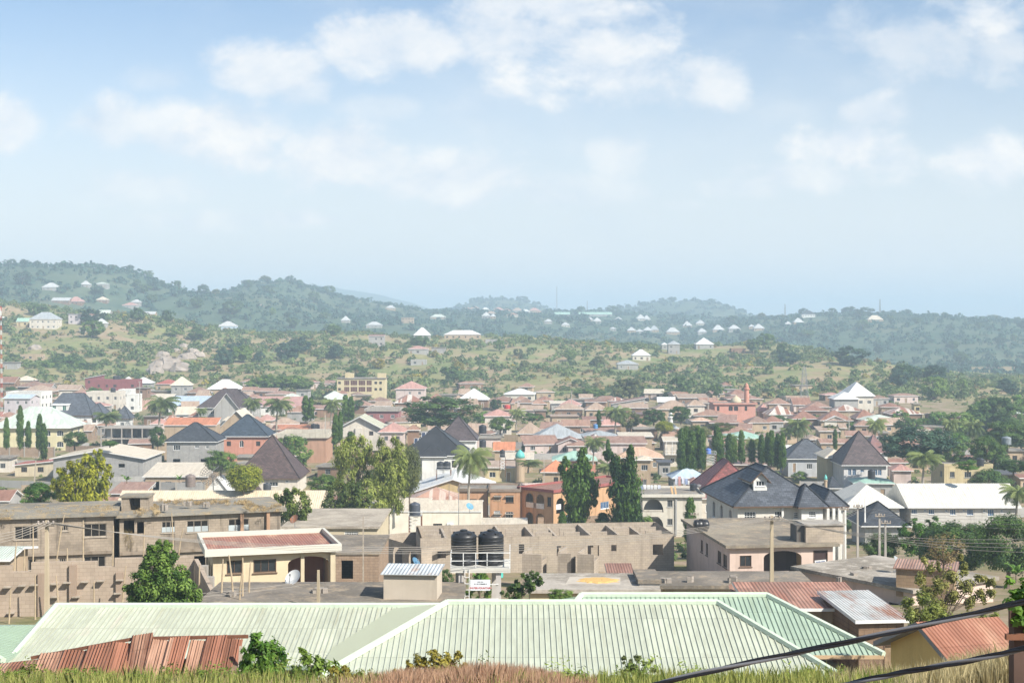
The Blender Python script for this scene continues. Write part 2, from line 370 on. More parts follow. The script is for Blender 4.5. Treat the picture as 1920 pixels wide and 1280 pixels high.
class House:
    def __init__(s, label, x0, x1, ye, yr, st=1, roof='hip', rm='rust', wm='cream', d=None, rz=0.0, he=None, ov=.6, ridge=None, Y=None,
                 name='house', cat='house', group=None, win=None, wf=None, along=None, caps=False, fascia=None, dr=True, parent=None, dY=0.0, z0=-2.5, share=False, hw=None, pfx='', ends=(1, 1)):
        he = he if he is not None else 3.1 * st + .15
        s.ends = ends; s.pfx = pfx; s.parent = parent; s.st = st; s.rz = rz; s.ov = ov
        xc = (x0 + x1) / 2
        if parent is None:
            s.Y = Y if Y is not None else find_Y(xc, ye, he)
        else: s.Y = parent.Y + dY
        s.d = d if d is not None else min(max((x1 - x0) / F * s.Y * .8, 5.0), 11.0)
        ext = (x1 - x0) / F * s.Y
        s.w = max((ext - s.d * abs(math.sin(rz))) / math.cos(rz) - 2 * ov, 1.0)
        z_e = (HY - ye) / F * (s.Y - ov)
        if parent is None:
            s.he = he; base = z_e - he
            s.E = thing(name, label, cat, ((xc - CX) / F * s.Y, s.Y + s.d / 2, base), rz, group, xc, share)
            s.off = Vector((0, 0, 0)); s.base = base
        else:
            s.E = parent.E; s.base = parent.base; s.he = z_e - s.base
            s.off = Matrix.Rotation(-parent.rz, 3, 'Z') @ Vector(((xc - CX) / F * s.Y - s.E.location.x, s.Y + s.d / 2 - s.E.location.y, 0)); s.rz = 0.0
            if hw is not None: z0 = s.he - hw
        s.far = s.Y > 330
        s.roof, s.rm, s.wm, s.along, s.ridge, s.caps, s.z0 = roof, R[rm] if isinstance(rm, str) else rm, W[wm] if isinstance(wm, str) else wm, along, ridge, caps, z0
        s.fascia = fascia or (FBROWN if rm in ('slate', 'choc') else None)
        yy = s.Y + s.d / 2
        s.rise = max((HY - yr) / F * yy - s.base - s.he, .35)
        s.holes = {'F': [], 'B': [], 'L': [], 'R': []}; s.wins = []; s.extra = []
        s.auto = win if win is not None else 'auto'; s.wf = wf or random.choice([FWHITE, FBROWN, FGREY]); s.dr = dr
        s.pieces = MB()
    # facade frame
    def fr(s, side):
        w, d = s.w / 2, s.d / 2
        return {'F': ((-w, -d), (1, 0), (0, -1), s.w), 'R': ((w, -d), (0, 1), (1, 0), s.d), 'L': ((-w, d), (0, -1), (-1, 0), s.d), 'B': ((w, d), (-1, 0), (0, 1), s.w)}[side]
    def pt(s, side, u, v, o=0.0):
        p, q, n, _ = s.fr(side)
        return Vector((p[0] + q[0] * u + n[0] * o, p[1] + q[1] * u + n[1] * o, v))
    def bx(s, mb, side, u0, u1, v0, v1, o0, o1, mat=0):
        mb.hexa([s.pt(side, u0, v0, o1), s.pt(side, u1, v0, o1), s.pt(side, u1, v0, o0), s.pt(side, u0, v0, o0),
                 s.pt(side, u0, v1, o1), s.pt(side, u1, v1, o1), s.pt(side, u1, v1, o0), s.pt(side, u0, v1, o0)], mat)
    def part(s, name, mb, mats, parent=None, smooth=False):
        if s.off.length > 0: mb.v = [(x + s.off.x, y + s.off.y, z) for x, y, z in mb.v]
        return mb.build(name, mats, parent or s.E, smooth)
    def hole(s, side, u0, u1, v0, v1, arch=0.0): s.holes[side].append((u0, u1, v0, v1, arch))
    def win(s, side, uc, vb, w=1.2, h=1.15, style='bars', frame=None, glass=None, arch=0.0, nm='window'):
        L_ = s.fr(side)[3]
        u0, u1 = uc - w / 2, uc + w / 2
        if u0 < .1 or u1 > L_ - .1 or vb + h > s.he + 3:
            if s.auto != 'auto': print('REJ', s.E.get('label'), side, round(u0, 2), round(u1, 2), round(L_, 2), round(vb, 2), round(h, 2))
            return
        for a in s.holes[side]:
            if u0 < a[1] + .1 and u1 > a[0] - .1 and vb < a[3] + .1 and vb + h > a[2] - .1: return
        s.hole(side, u0, u1, vb, vb + h, arch); s.wins.append((side, u0, u1, vb, vb + h, style, frame or s.wf, glass or GLASS, nm))
    def wpx(s, px0, px1, py0, py1, style='bars', frame=None, glass=None, arch=0.0, side='F', nm='window'):   # front window from its outline in the picture
        k = (s.Y) / F
        xm = s.E.location.x + s.off.x
        u0 = (px0 - CX) * k - xm + s.w / 2; u1 = (px1 - CX) * k - xm + s.w / 2
        if abs(s.rz) > .03: u0 = s.w / 2 + (u0 - s.w / 2) / math.cos(s.rz); u1 = s.w / 2 + (u1 - s.w / 2) / math.cos(s.rz)
        v1 = (HY - py0) * k - s.base; v0 = (HY - py1) * k - s.base
        s.win(side, (u0 + u1) / 2, v0, u1 - u0, v1 - v0, style, frame, glass, arch, nm)
    def auto_wins(s):
        pat = random.choice(['bars', 'bars', 'two', 'louvre'])
        vis = ['F', 'R' if s.E.location.x < 0 else 'L'] if s.Y > 300 else ['F', 'R', 'L']
        for side in vis:
            Ln = s.fr(side)[3]; n = max(1, int(Ln / 3.1)); n = min(n, 6)
            for k in range(s.st):
                dk = random.randrange(n) if (k == 0 and side == 'F' and s.dr and n > 1) else -1
                for i in range(n):
                    uc = Ln * (i + .5) / n + random.uniform(-.2, .2)
                    if random.random() < .1: continue
                    if i == dk: s.win(side, uc, .05, 1.0, 2.1, 'door', nm='door')
                    else:
                        hh = min(1.2, s.he - 3.1 * k - 1.3)
                        if hh > .5: s.win(side, uc, .95 + 3.1 * k, random.choice([1.0, 1.25, 1.4]), hh, pat)
    def walls(s):
        mb = MB(); t = .2; ztop = s.he + .0
        for side in 'FBLR':
            Ln = s.fr(side)[3]; H = s.holes[side]
            us = sorted({0.0, Ln, *[x for a in H for x in a[:2]]}); vs = sorted({s.z0, ztop, *[min(x, ztop) for a in H for x in a[2:4]]})
            for i in range(len(us) - 1):
                for j in range(len(vs) - 1):
                    um, vm = (us[i] + us[i + 1]) / 2, (vs[j] + vs[j + 1]) / 2
                    if any(a[0] < um < a[1] and a[2] < vm < a[3] for a in H): continue
                    q = [(us[i], vs[j]), (us[i + 1], vs[j]), (us[i + 1], vs[j + 1]), (us[i], vs[j + 1])]
                    mb.face([s.pt(side, u, v) for u, v in q], 0); 
                    if not s.far: mb.face([s.pt(side, u, v, -t) for u, v in q[::-1]], 0)
            for u0, u1, v0, v1, ar in H:
                v1 = min(v1, ztop)
                for (a, b) in (((u0, v0), (u1, v0)), ((u1, v0), (u1, v1)), ((u1, v1), (u0, v1)), ((u0, v1), (u0, v0))):
                    mb.face([s.pt(side, *a), s.pt(side, *b), s.pt(side, *b, -t), s.pt(side, *a, -t)], 0)
                if ar > 0:
                    N = 10; c = (u0 + u1) / 2; hw = (u1 - u0) / 2
                    cur = [(c - hw * math.cos(math.pi * i / N), v1 - ar + ar * math.sin(math.pi * i / N) - .002) for i in range(N + 1)]
                    for i in range(N):
                        (ua, va), (ub, vb) = cur[i], cur[i + 1]
                        mb.face([s.pt(side, ua, va), s.pt(side, ub, vb), s.pt(side, ub, v1), s.pt(side, ua, v1)], 0)
                        mb.face([s.pt(side, ua, va), s.pt(side, ua, va, -t), s.pt(side, ub, vb, -t), s.pt(side, ub, vb)], 0)
        w, d = s.w / 2, s.d / 2
        if s.roof == 'gablex' and s.wm is not None:
            for sg in (-1, 1): mb.face([(sg * w, -d, ztop), (sg * w, d, ztop), (sg * w, 0, ztop + s.rise * .97)], 0)
        if s.roof == 'gabley':
            for sg in (-1, 1): mb.face([(-w, sg * d, ztop), (w, sg * d, ztop), (0, sg * d, ztop + s.rise * .97)], 0)
        if s.roof == 'shedx':
            hi = s.rise
            for sg in (-1, 1): mb.face([(-w, sg * d, ztop), (w, sg * d, ztop), (w, sg * d, ztop + hi)], 0)
            mb.face([(w, -d, ztop), (w, d, ztop), (w, d, ztop + hi), (w, -d, ztop + hi)], 0)
        s.wall = s.part(s.pfx + 'wall', mb, s.wm)
    def do_win(s, it):
        side, u0, u1, v0, v1, st, fm, gl, nm = it
        mb = MB(); f = .07 if not s.far else .09; o0, o1 = -.14, -.06
        if st == 'void': return
        if st == 'door':
            s.bx(mb, side, u0, u0 + f, v0, v1, o0, .02); s.bx(mb, side, u1 - f, u1, v0, v1, o0, .02); s.bx(mb, side, u0 + f, u1 - f, v1 - f, v1, o0, .02)
            s.bx(mb, side, u0 + f, u1 - f, v0, v1 - f, -.12, -.08, 1)
            s.part(nm, mb, [fm, WOOD if gl is GLASS else gl]); return
        s.bx(mb, side, u0, u0 + f, v0, v1, o0, o1); s.bx(mb, side, u1 - f, u1, v0, v1, o0, o1)
        s.bx(mb, side, u0 + f, u1 - f, v1 - f, v1, o0, o1); s.bx(mb, side, u0 + f, u1 - f, v0, v0 + f, o0, o1)
        w, h = u1 - u0, v1 - v0; g = .04 if not s.far else .06
        nx = {'bars': 2, 'two': 1, 'three': 2, 'grid': 3, 'louvre': 1, 'fine': 7, 'sheet': 2}.get(st, 1); ny = {'grid': 2, 'louvre': 0, 'fine': 4, 'two': 0, 'three': 0, 'sheet': 0}.get(st, 0)
        for i in range(1, nx + 1):
            u = u0 + w * i / (nx + 1); s.bx(mb, side, u - g / 2, u + g / 2, v0 + f, v1 - f, o0 + .01, o1 - .01)
        for j in range(1, ny + 1):
            v = v0 + h * j / (ny + 1); s.bx(mb, side, u0 + f, u1 - f, v - g / 2, v + g / 2, o0 + .012, o1 - .012)
        if s.Y < 300:
            s.bx(mb, side, u0 - .08, u1 + .08, v0 - .08, v0 - .003, .002, .08)
        q = [s.pt(side, a, b, -.11) for a, b in ((u0 + .03, v0 + .03), (u1 - .03, v0 + .03), (u1 - .03, v1 - .03), (u0 + .03, v1 - .03))]
        if s.Y < 300:
            o = s.part(nm, mb, [fm]); pm = MB(); pm.face(q, 0); s.part('pane', pm, gl, o)
        else:
            mb.face(q, 1); s.part(nm, mb, [fm, gl])
    def roofs(s):
        mb = MB(); w, d, ze, r, ov = s.w / 2, s.d / 2, s.he, s.rise, s.ov
        W2, D2 = w + ov, d + ov; th = .16
        zt = ze + .03
        caps = []
        if s.roof in ('hip', 'pyramid'):
            al = s.along or ('x' if s.w >= s.d else 'y')
            if s.roof == 'pyramid': rl = .25
            else: rl = s.ridge if s.ridge is not None else max(abs(s.w - s.d) * .9, .6)
            a, b, c, e = (-W2, -D2, zt), (W2, -D2, zt), (W2, D2, zt), (-W2, D2, zt)
            if al == 'x':
                p, q = (-rl / 2 if s.ends[0] else -W2, 0, zt + r), (rl / 2 if s.ends[1] else W2, 0, zt + r)
                slope(mb, a, b, q, p); slope(mb, b, c, q); slope(mb, c, e, p, q); slope(mb, e, a, p)
                caps = [(a, p), (b, q), (c, q), (e, p), (p, q)]
            else:
                p, q = (0, -rl / 2, zt + r), (0, rl / 2, zt + r)
                slope(mb, a, b, p); slope(mb, b, c, q, p); slope(mb, c, e, q); slope(mb, e, a, p, q)
                caps = [(a, p), (b, p), (c, q), (e, q), (p, q)]
            lo = [(x, y, zt - th) for x, y, _ in (a, b, c, e)]; up = [a, b, c, e]
            for i in range(4): mb.face([lo[i], lo[(i + 1) % 4], up[(i + 1) % 4], up[i]], 1)
            mb.face(lo[::-1], 1)
        elif s.roof in ('gablex', 'gabley'):
            k = ov * r / (d if s.roof == 'gablex' else w)
            for sg in (-1, 1):
                if s.roof == 'gablex':
                    T = [(-W2 * sg, -sg * -1 * -D2, zt - k), (W2 * sg, -sg * -1 * -D2, zt - k), (W2 * sg, 0, zt + r), (-W2 * sg, 0, zt + r)]
                    T = [(-W2 * sg, -D2 * sg, zt - k), (W2 * sg, -D2 * sg, zt - k), (W2 * sg, 0, zt + r), (-W2 * sg, 0, zt + r)]
                else:
                    T = [(W2 * sg, -D2 * sg, zt - k), (W2 * sg, D2 * sg, zt - k), (0, D2 * sg, zt + r), (0, -D2 * sg, zt + r)]
                slope(mb, *T)
                B_ = [(x, y, z - th) for x, y, z in T]
                mb.face(B_[::-1], 1)
                for i in (0, 1, 3): mb.face([B_[i], B_[(i + 1) % 4], T[(i + 1) % 4], T[i]], 1)
                caps = [(T[2], T[3])]
        elif s.roof == 'shed':           # rises away from the front
            a, b, c, e = (-W2, -D2, zt), (W2, -D2, zt), (W2, D2, zt + r), (-W2, D2, zt + r)
            slope(mb, a, b, c, e)
            lo = [(x, y, z - th) for x, y, z in (a, b, c, e)]; up = [a, b, c, e]
            for i in range(4): mb.face([lo[i], lo[(i + 1) % 4], up[(i + 1) % 4], up[i]], 1)
            mb.face(lo[::-1], 1)
            mb.hexa([(-w, d - .2, ze - .2), (w, d - .2, ze - .2), (w, d, ze - .2), (-w, d, ze - .2), (-w, d - .2, ze + r - .2), (w, d - .2, ze + r - .2), (w, d, ze + r - .2), (-w, d, ze + r - .2)], 1)
        elif s.roof == 'shedx':          # rises towards the right
            a, b, c, e = (W2, -D2, zt + r), (W2, D2, zt + r), (-W2, D2, zt), (-W2, -D2, zt)
            slope(mb, e, a, b, c)
            lo = [(x, y, z - th) for x, y, z in (a, b, c, e)]; up = [a, b, c, e]
            for i in range(4): mb.face([lo[i], lo[(i + 1) % 4], up[(i + 1) % 4], up[i]], 1)
            mb.face(lo, 1)
        elif s.roof == 'flat':
            mb.box(-W2, W2, -D2, D2, ze + .004, ze + .26, 0)
        elif s.roof == 'parapet':        # low wall round a sunken deck
            h = max(r, .5)
            mb.box(-w + .2, w - .2, -d + .2, d - .2, ze - .2, ze + .05, 0)
            m2 = MB()
            for x0, x1, y0, y1 in ((-W2, W2, -D2, -D2 + .2), (-W2, W2, D2 - .2, D2), (-W2, -W2 + .2, -D2 + .2, D2 - .2), (W2 - .2, W2, -D2 + .2, D2 - .2)):
                m2.box(x0, x1, y0, y1, ze + .004, ze + h, 0)
            mb.box(-W2 + .2, W2 - .2, -D2 + .2, D2 - .2, ze + .051, ze + .12, 0); slope(mb, (-W2 + .21, -D2 + .21, ze + .124), (W2 - .21, -D2 + .21, ze + .124), (W2 - .21, D2 - .21, ze + .16), (-W2 + .21, D2 - .21, ze + .16))
            s.part('parapet', m2, s.fascia or s.wm)
        elif s.roof == 'none': return
        if s.caps:
            for a, b in caps: mb.tube([Vector(a) + Vector((0, 0, .03)), Vector(b) + Vector((0, 0, .03))], .11, 5, 2)
        s.roofp = s.part(s.pfx + 'roof', mb, [s.rm, s.fascia or FWHITE, s.capm if hasattr(s, 'capm') else s.rm])
    def finish(s):
        if s.auto == 'auto': s.auto_wins()
        for w in s.wins: s.do_win(w)
        s.walls(); s.roofs()
        return s
    def wing(s, x0, x1, ye, yr, dY=0.0, **k):
        return House('', x0, x1, ye, yr, parent=s, dY=dY, **k)

# ------------------------------------------------------------------ small objects
def water_tank(px, py, Y, r, h, label, col=(.02, .021, .024), n=20, group=None, name='water_tank', stripe=True):
    p = P(px, py, Y); t = thing(name, label, 'water tank', p, 0, group, px)
    mb = MB(); prof = [(r * .97, 0), (r, .04)]
    k = 9 if Y < 120 else 5
    for i in range(k):
        z0, z1 = .04 + (h * .8) * i / k, .04 + (h * .8) * (i + 1) / k
        prof += [(r, z0 + .01), (r * .965, z0 + (z1 - z0) * .2), (r, z0 + (z1 - z0) * .4), (r, z1 - .005)]
    prof += [(r * .97, h * .84 + .04), (r * .62, h * .95), (r * .36, h * .97)]
    mb.lathe((0, 0, 0), prof, n); m = plain(col, .42, 0, .25, 3, .45)
    mb.build('body', m, t, True)
    m2 = MB(); m2.lathe((0, 0, h * .97), [(r * .3, 0), (r * .3, .07), (r * .22, .1)], 14); m2.build('lid', m, t)
    if Y < 120:
        for i in range(5):
            a = 2 * math.pi * i / 5 + .3; m3 = MB(); c, s_ = math.cos(a), math.sin(a)
            m3.bar((r * .62 * c, r * .62 * s_, h * .9), (r * .86 * c, r * .86 * s_, h * .9), .2, .16); m3.build('shoulder_rib', m, t)
    return t

def dish(px, py, Y, r, label, col=(.6, .6, .58), az=-.6, tilt=.9, pole=.8):
    p = P(px, py, Y); t = thing('satellite_dish', label, 'satellite dish', p, az, None, px)
    mb = MB(); mb.tube([(0, 0, -pole), (0, 0, 0)], .04, 6); mb.bar((0, 0, -pole), (.3, .3, -pole), .05); mb.build('mast', STEEL, t)
    m2 = MB(); N = 18; rings = [0, .35, .7, 1]; D = Vector((0, -math.sin(tilt), math.cos(tilt))); U = Vector((1, 0, 0)); V_ = D.cross(U)
    idx = []
    for q in rings:
        row = []
        for j in range(N):
            a = 2 * math.pi * j / N
            m2.v.append(tuple(U * (r * q * math.cos(a)) + V_ * (r * q * math.sin(a)) + D * (r * .28 * q * q + .05))); row.append(len(m2.v) - 1)
        idx.append(row)
    for i in range(3):
        for j in range(N): m2.f.append((idx[i][j], idx[i][(j + 1) % N], idx[i + 1][(j + 1) % N], idx[i + 1][j])); m2.m.append(0); m2.uv.append(None)
    m2.build('reflector', plain(col, .5), t, True)
    m3 = MB(); m3.bar(tuple(V_ * (-r) + D * .3 * r), tuple(D * (r * .9)), .03); m3.bar(tuple(D * (r * .85)), tuple(D * (r * 1.0)), .1); m3.build('feed_arm', STEEL, t)
    return t

def pole(px, yb, yt, Y, label, wid=.22, mat=None, arms=True, name='utility_pole', cat='utility pole', group=None, lean=0.0, yaw=0.0):
    b, tp = P(px, yb, Y), P(px, yt, Y); h = tp.z - b.z
    t = thing(name, label, cat, b, yaw, group, px)
    mb = MB(); n = MB()
    x = lean * h
    mb.hexa([(-wid / 2, -wid / 2, -1), (wid / 2, -wid / 2, -1), (wid / 2, wid / 2, -1), (-wid / 2, wid / 2, -1), (x - wid * .3, -wid * .3, h), (x + wid * .3, -wid * .3, h), (x + wid * .3, wid * .3, h), (x - wid * .3, wid * .3, h)])
    mb.build('post', mat or plaster((.46, .40, .31), .25), t)
    if arms:
        a = MB(); a.bar((x - .5, -.2, h - .25), (x + .5, -.2, h - .25), .09); a.build('crossarm', GWOOD, t)
        for k in (-.42, -.14, .14, .42):
            i_ = MB(); i_.lathe((x + k, -.2, h - .2), [(.05, 0), (.075, .05), (.05, .1), (.075, .15), (.03, .2)], 8); i_.build('insulator', plain((.34, .29, .25), .3), t)
    return t

def wire(pts, rad, label, cat='power line', name='power_line', sag=0.0, mat=None, group=None, n=14, px=None, share=False):
    a, b = Vector(pts[0]), Vector(pts[-1])
    if len(pts) == 2:
        pts = [a.lerp(b, i / n) - Vector((0, 0, sag * 4 * (i / n) * (1 - i / n))) for i in range(n + 1)]
    o0 = Vector(pts[0]); mb = MB(); mb.tube([Vector(p) - o0 for p in pts], rad, 5)
    o = mb.build(name, mat or plain((.30, .28, .26), .6)); o.location = o0
    return tag(o, label, cat, group, None, px if px is not None else CX + F * (a.x + b.x) / (a.y + b.y), share)
# ------------------------------------------------------------------ vegetation
def cards(C, R_, per, ln, wd, rng, out=None, droop=0.0, up=.5, squash=1.0, tone=None):
    """Diamond leaves gathered round clump centres C with spread R_."""
    C = np.asarray(C, float); n = len(C); R_ = np.broadcast_to(np.asarray(R_, float), (n,))
    idx = np.repeat(np.arange(n), per); m = len(idx)
    d = rng.normal(size=(m, 3)); d /= np.linalg.norm(d, axis=1)[:, None] + 1e-9
    rr = np.power(rng.random(m), .45) * R_[idx]
    off = d * rr[:, None]; off[:, 2] *= squash
    p = C[idx] + off
    ctr = C.mean(0) if out is None else np.asarray(out, float)
    o = p - ctr; o /= np.linalg.norm(o, axis=1)[:, None] + 1e-9
    nrm = d * .7 + o * .6 + rng.normal(size=(m, 3)) * .45; nrm[:, 2] += up
    nrm /= np.linalg.norm(nrm, axis=1)[:, None] + 1e-9
    t = rng.normal(size=(m, 3)); t += o * .6; t[:, 2] -= droop * 3
    t -= nrm * (t * nrm).sum(1)[:, None]; t /= np.linalg.norm(t, axis=1)[:, None] + 1e-9
    b = np.cross(nrm, t)
    s = (.65 + .7 * rng.random(m))[:, None]
    l_, w_ = t * ln * s, b * wd * s * .5
    V = np.stack([p - l_ * .5, p + w_, p + l_ * .5, p - w_], 1).reshape(-1, 3)
    Q = np.arange(m * 4).reshape(-1, 4)
    ct = rng.random(n) if tone is None else tone
    T = np.clip(ct[idx] * .7 + rng.random(m) * .3, 0, 1)
    return V, Q, T
def merge(parts):
    V, Q, T, k = [], [], [], 0
    for v, q, t in parts:
        V.append(v); Q.append(q + k); T.append(t); k += len(v)
    return np.concatenate(V), np.concatenate(Q), np.concatenate(T)

LEAFS = dict(
 dark=leaf((.033,.078,.025), (.13,.215,.055)), mid=leaf((.06,.125,.025), (.22,.32,.07)), lime=leaf((.12,.165,.016), (.38,.40,.045)),
 olive=leaf((.07,.095,.03), (.23,.25,.085)), fresh=leaf((.045,.12,.018), (.17,.30,.05)), col=leaf((.035,.09,.018), (.15,.25,.045), 2.0),
 palm=leaf((.06,.10,.03), (.25,.30,.10), .6), blue=leaf((.03,.072,.05), (.08,.15,.085)), dry=leaf((.20,.16,.07), (.34,.26,.12)), gold=leaf((.16,.15,.03), (.38,.32,.06)), scrub=leaf((.06,.105,.035), (.18,.235,.075)), hazy_wood=leaf((.022,.068,.055), (.055,.125,.085)))  # last entry: far bush leaves, with the blue of haze put into their colour
PROTO = {}
def crown_pts(rng, n, lobes=5, wx=1.0, wz=.8, zc=0.0, inner=.35):
    L_ = rng.normal(size=(lobes, 3)); L_ /= np.linalg.norm(L_, axis=1)[:, None]
    L_[:, 2] = np.abs(L_[:, 2]) * .8 - .15
    d = rng.normal(size=(n, 3)); d /= np.linalg.norm(d, axis=1)[:, None]
    g = np.clip((d @ L_.T), 0, 1).max(1) ** 2
    r = (.62 + .38 * g) * (inner + (1 - inner) * np.power(rng.random(n), .4))
    p = d * r[:, None]; p[:, 2] = p[:, 2] * wz + zc; p[:, :2] *= wx
    return p
def limbs(mb, rng, base_h, targets, r0, top=None):
    top = top if top is not None else base_h
    mb.tube([(0, 0, -.6), (0, 0, 0), (rng.uniform(-.1, .1), rng.uniform(-.1, .1), base_h * .6), (0, 0, top)], [r0 * 1.25, r0, r0 * .8, r0 * .6], 7)
    for t in targets:
        t = Vector(t); s = Vector((0, 0, base_h * rng.uniform(.6, 1.0)))
        m = s.lerp(t, .5) + Vector((0, 0, -.12 * (t - s).length * rng.uniform(-.5, 1)))
        mb.tube([s, m, t], [r0 * .45, r0 * .3, r0 * .12], 5)
def proto(kind, var, det):
    """crown and trunk meshes of one kind of tree, about 10 m tall before scaling"""
    k = (kind, var, det)
    if k in PROTO: return PROTO[k]
    rng = np.random.default_rng(abs(hash((kind, var, det)) % 1) + var * 17 + len(kind) * 101 + ord(kind[0]) * 7)
    q = {'near': 4.5, 'mid': 2.4, 'far': .9}[det]; ls = {'near': .5, 'mid': .68, 'far': 1.1}[det]
    tb = MB(); lf = LEAFS['mid']
    if kind in ('broad', 'dark', 'fresh', 'olive', 'blue', 'gold', 'scrubtree'):
        lf = LEAFS[{'broad': 'mid', 'dark': 'dark', 'fresh': 'fresh', 'olive': 'olive', 'blue': 'blue', 'gold': 'gold', 'scrubtree': 'scrub'}[kind]]
        n = int(62 * q ** .4); C = crown_pts(rng, n, 8, inner=.5) * 4.6; C[:, 2] = np.maximum(C[:, 2] * 1.3 + 4.9, .9 + .8 * rng.random(n))
        v = cards(C, .65 + .65 * rng.random(n), int(62 * q ** .6), .62 * ls, .36 * ls, rng, (0, 0, 4.0), squash=.85, up=.65)
        limbs(tb, rng, 3.4, C[rng.integers(0, n, 7)], .32)
    elif kind == 'lime':               # loose drooping sprays
        lf = LEAFS['lime']; n = int(110 * q ** .5); C = crown_pts(rng, n, 7, .8, 1.0, 0, .2) * 4.6; C[:, 2] += 5.6
        v = cards(C, .9, int(52 * q ** .6), .7 * ls, .26 * ls, rng, (0, 0, 4), droop=.7, up=.2, squash=1.3)
        limbs(tb, rng, 3.4, C[rng.integers(0, n, 8)], .28)
    elif kind == 'airy':               # tall, thin-leaved, gaps between the sprays
        lf = LEAFS['olive']; n = int(85 * q ** .5); C = crown_pts(rng, n, 9, .72, 1.15, 0, .25) * 4.4; C[:, 2] += 5.4
        v = cards(C, .85, int(46 * q ** .6), .7 * ls, .2 * ls, rng, (0, 0, 4), droop=.8, up=.1, squash=1.35)
        limbs(tb, rng, 3.0, C[rng.integers(0, n, 16)], .24)
    elif kind == 'column':             # slim spire of hanging leaves
        lf = LEAFS['col']; n = int(120 * q ** .5); z = rng.random(n) ** .85 * 9.4 + .4
        rad = 1.0 * np.clip((10.2 - z) / 3.6, .12, 1) ** .8 * (.75 + .4 * np.sin(z * 1.7 + var) ** 2); a = rng.random(n) * 6.283; rad = rad * (.55 + .8 * rng.random(n))
        C = np.stack([rad * .7 * np.cos(a), rad * .7 * np.sin(a), z], 1)
        v = cards(C, .55, int(34 * q ** .6), .75 * ls, .24 * ls, rng, None, droop=1.6, up=.0, squash=1.5)
        tb.tube([(0, 0, -.6), (0, 0, 9)], [.2, .05], 6)
    elif kind == 'bare':               # twiggy, half leafless
        lf = LEAFS['dry']; n = int(40 * q ** .5); C = crown_pts(rng, n, 9, .8, 1.0, 0, .4) * 4.4; C[:, 2] += 5.2
        v = cards(C, .7, int(12 * q), .5 * ls, .22 * ls, rng, (0, 0, 4)); limbs(tb, rng, 2.5, C[rng.integers(0, n, 22)], .2)
    elif kind == 'bush':
        lf = LEAFS['mid']; n = int(40 * q ** .5); C = crown_pts(rng, n, 5, 1, .7) * 4.2; C[:, 2] = np.abs(C[:, 2]) * 1.8 + 1.2
        v = cards(C, 1.1, int(46 * q ** .6), .8 * ls, .5 * ls, rng, (0, 0, 2)); limbs(tb, rng, 1.0, C[rng.integers(0, n, 6)], .16)
    elif kind in ('palm', 'banana'):
        lf = LEAFS['palm'] if kind == 'palm' else LEAFS['fresh']
        top = Vector((.5, .1, 7.2)) if kind == 'palm' else Vector((0, 0, 2.0))
        if kind == 'palm': tb.tube([(0, 0, -.6), (.05, 0, 1.5), (.15, 0, 4), tuple(top)], [.26, .2, .16, .14], 7)
        else: tb.tube([(0, 0, -.3), tuple(top)], [.4, .25], 7)
        VV, QQ, TT = [], [], []; c = 0
        nf = 34 if kind == 'palm' else 8
        for i in range(nf):
            a = i * 2.399 + var; el = 1.15 - 1.75 * (i / nf) + rng.uniform(-.15, .15); Lf = rng.uniform(3.3, 4.2) if kind == 'palm' else rng.uniform(4.5, 7.0)
            if kind == 'banana': el = 1.2 - .6 * i / nf
            N = 11 if det != 'far' else 6; pos = top.copy(); ang = el; pts = []
            for j in range(N + 1):
                pts.append(pos.copy()); ang -= (1.5 if kind == 'palm' else 1.3) / N * (.5 + j / N)
                pos = pos + Vector((math.cos(a) * math.cos(ang), math.sin(a) * math.cos(ang), math.sin(ang))) * (Lf / N)
            side = Vector((-math.sin(a), math.cos(a), 0)); tn = rng.random() * .6 + (.4 if el > .3 else 0)
            for j in range(N):
                p0, p1 = pts[j], pts[j + 1]; f = j / N; ll = (1.15 * math.sin(math.pi * (.12 + .85 * f)) + .1)
                for sg in (-1, 1):
                    if kind == 'palm':
                        for h_ in (0, .5):
                            q0 = p0.lerp(p1, h_); q1 = p0.lerp(p1, h_ + .44); tip = q0 + side * (sg * ll * .62) + Vector((0, 0, -.62 * ll)) + (p1 - p0).normalized() * (ll * .45)
                            VV += [q0, q1, tip + (q1 - q0) * .3, tip]; QQ.append((c, c + 1, c + 2, c + 3)); TT.append(tn); c += 4
                    else:
                        l2 = .95 * math.sin(math.pi * (.08 + .9 * f)) + .05; l3 = .95 * math.sin(math.pi * (.08 + .9 * (j + 1) / N)) + .05
                        VV += [p0, p1, p1 + side * sg * l3 + Vector((0, 0, -.25 * l3)), p0 + side * sg * l2 + Vector((0, 0, -.25 * l2))]; QQ.append((c, c + 1, c + 2, c + 3)); TT.append(tn); c += 4
        v = (np.array([tuple(x) for x in VV]), np.array(QQ), np.array(TT))
    crown = mesh_np('crown', v[0], v[1], lf, None, v[2])
    bk = PBARK if kind == 'palm' else BARK
    tm = MB.build(tb, 'trunk', bk); trunk = tm.data; bpy.data.objects.remove(tm)
    ex = v[0]; W_ = float(np.percentile(ex[:, 0], 98.5) - np.percentile(ex[:, 0], 1.5)); H_ = float(np.percentile(ex[:, 2], 99.3))
    PROTO[k] = (crown, trunk, W_, H_); return PROTO[k]

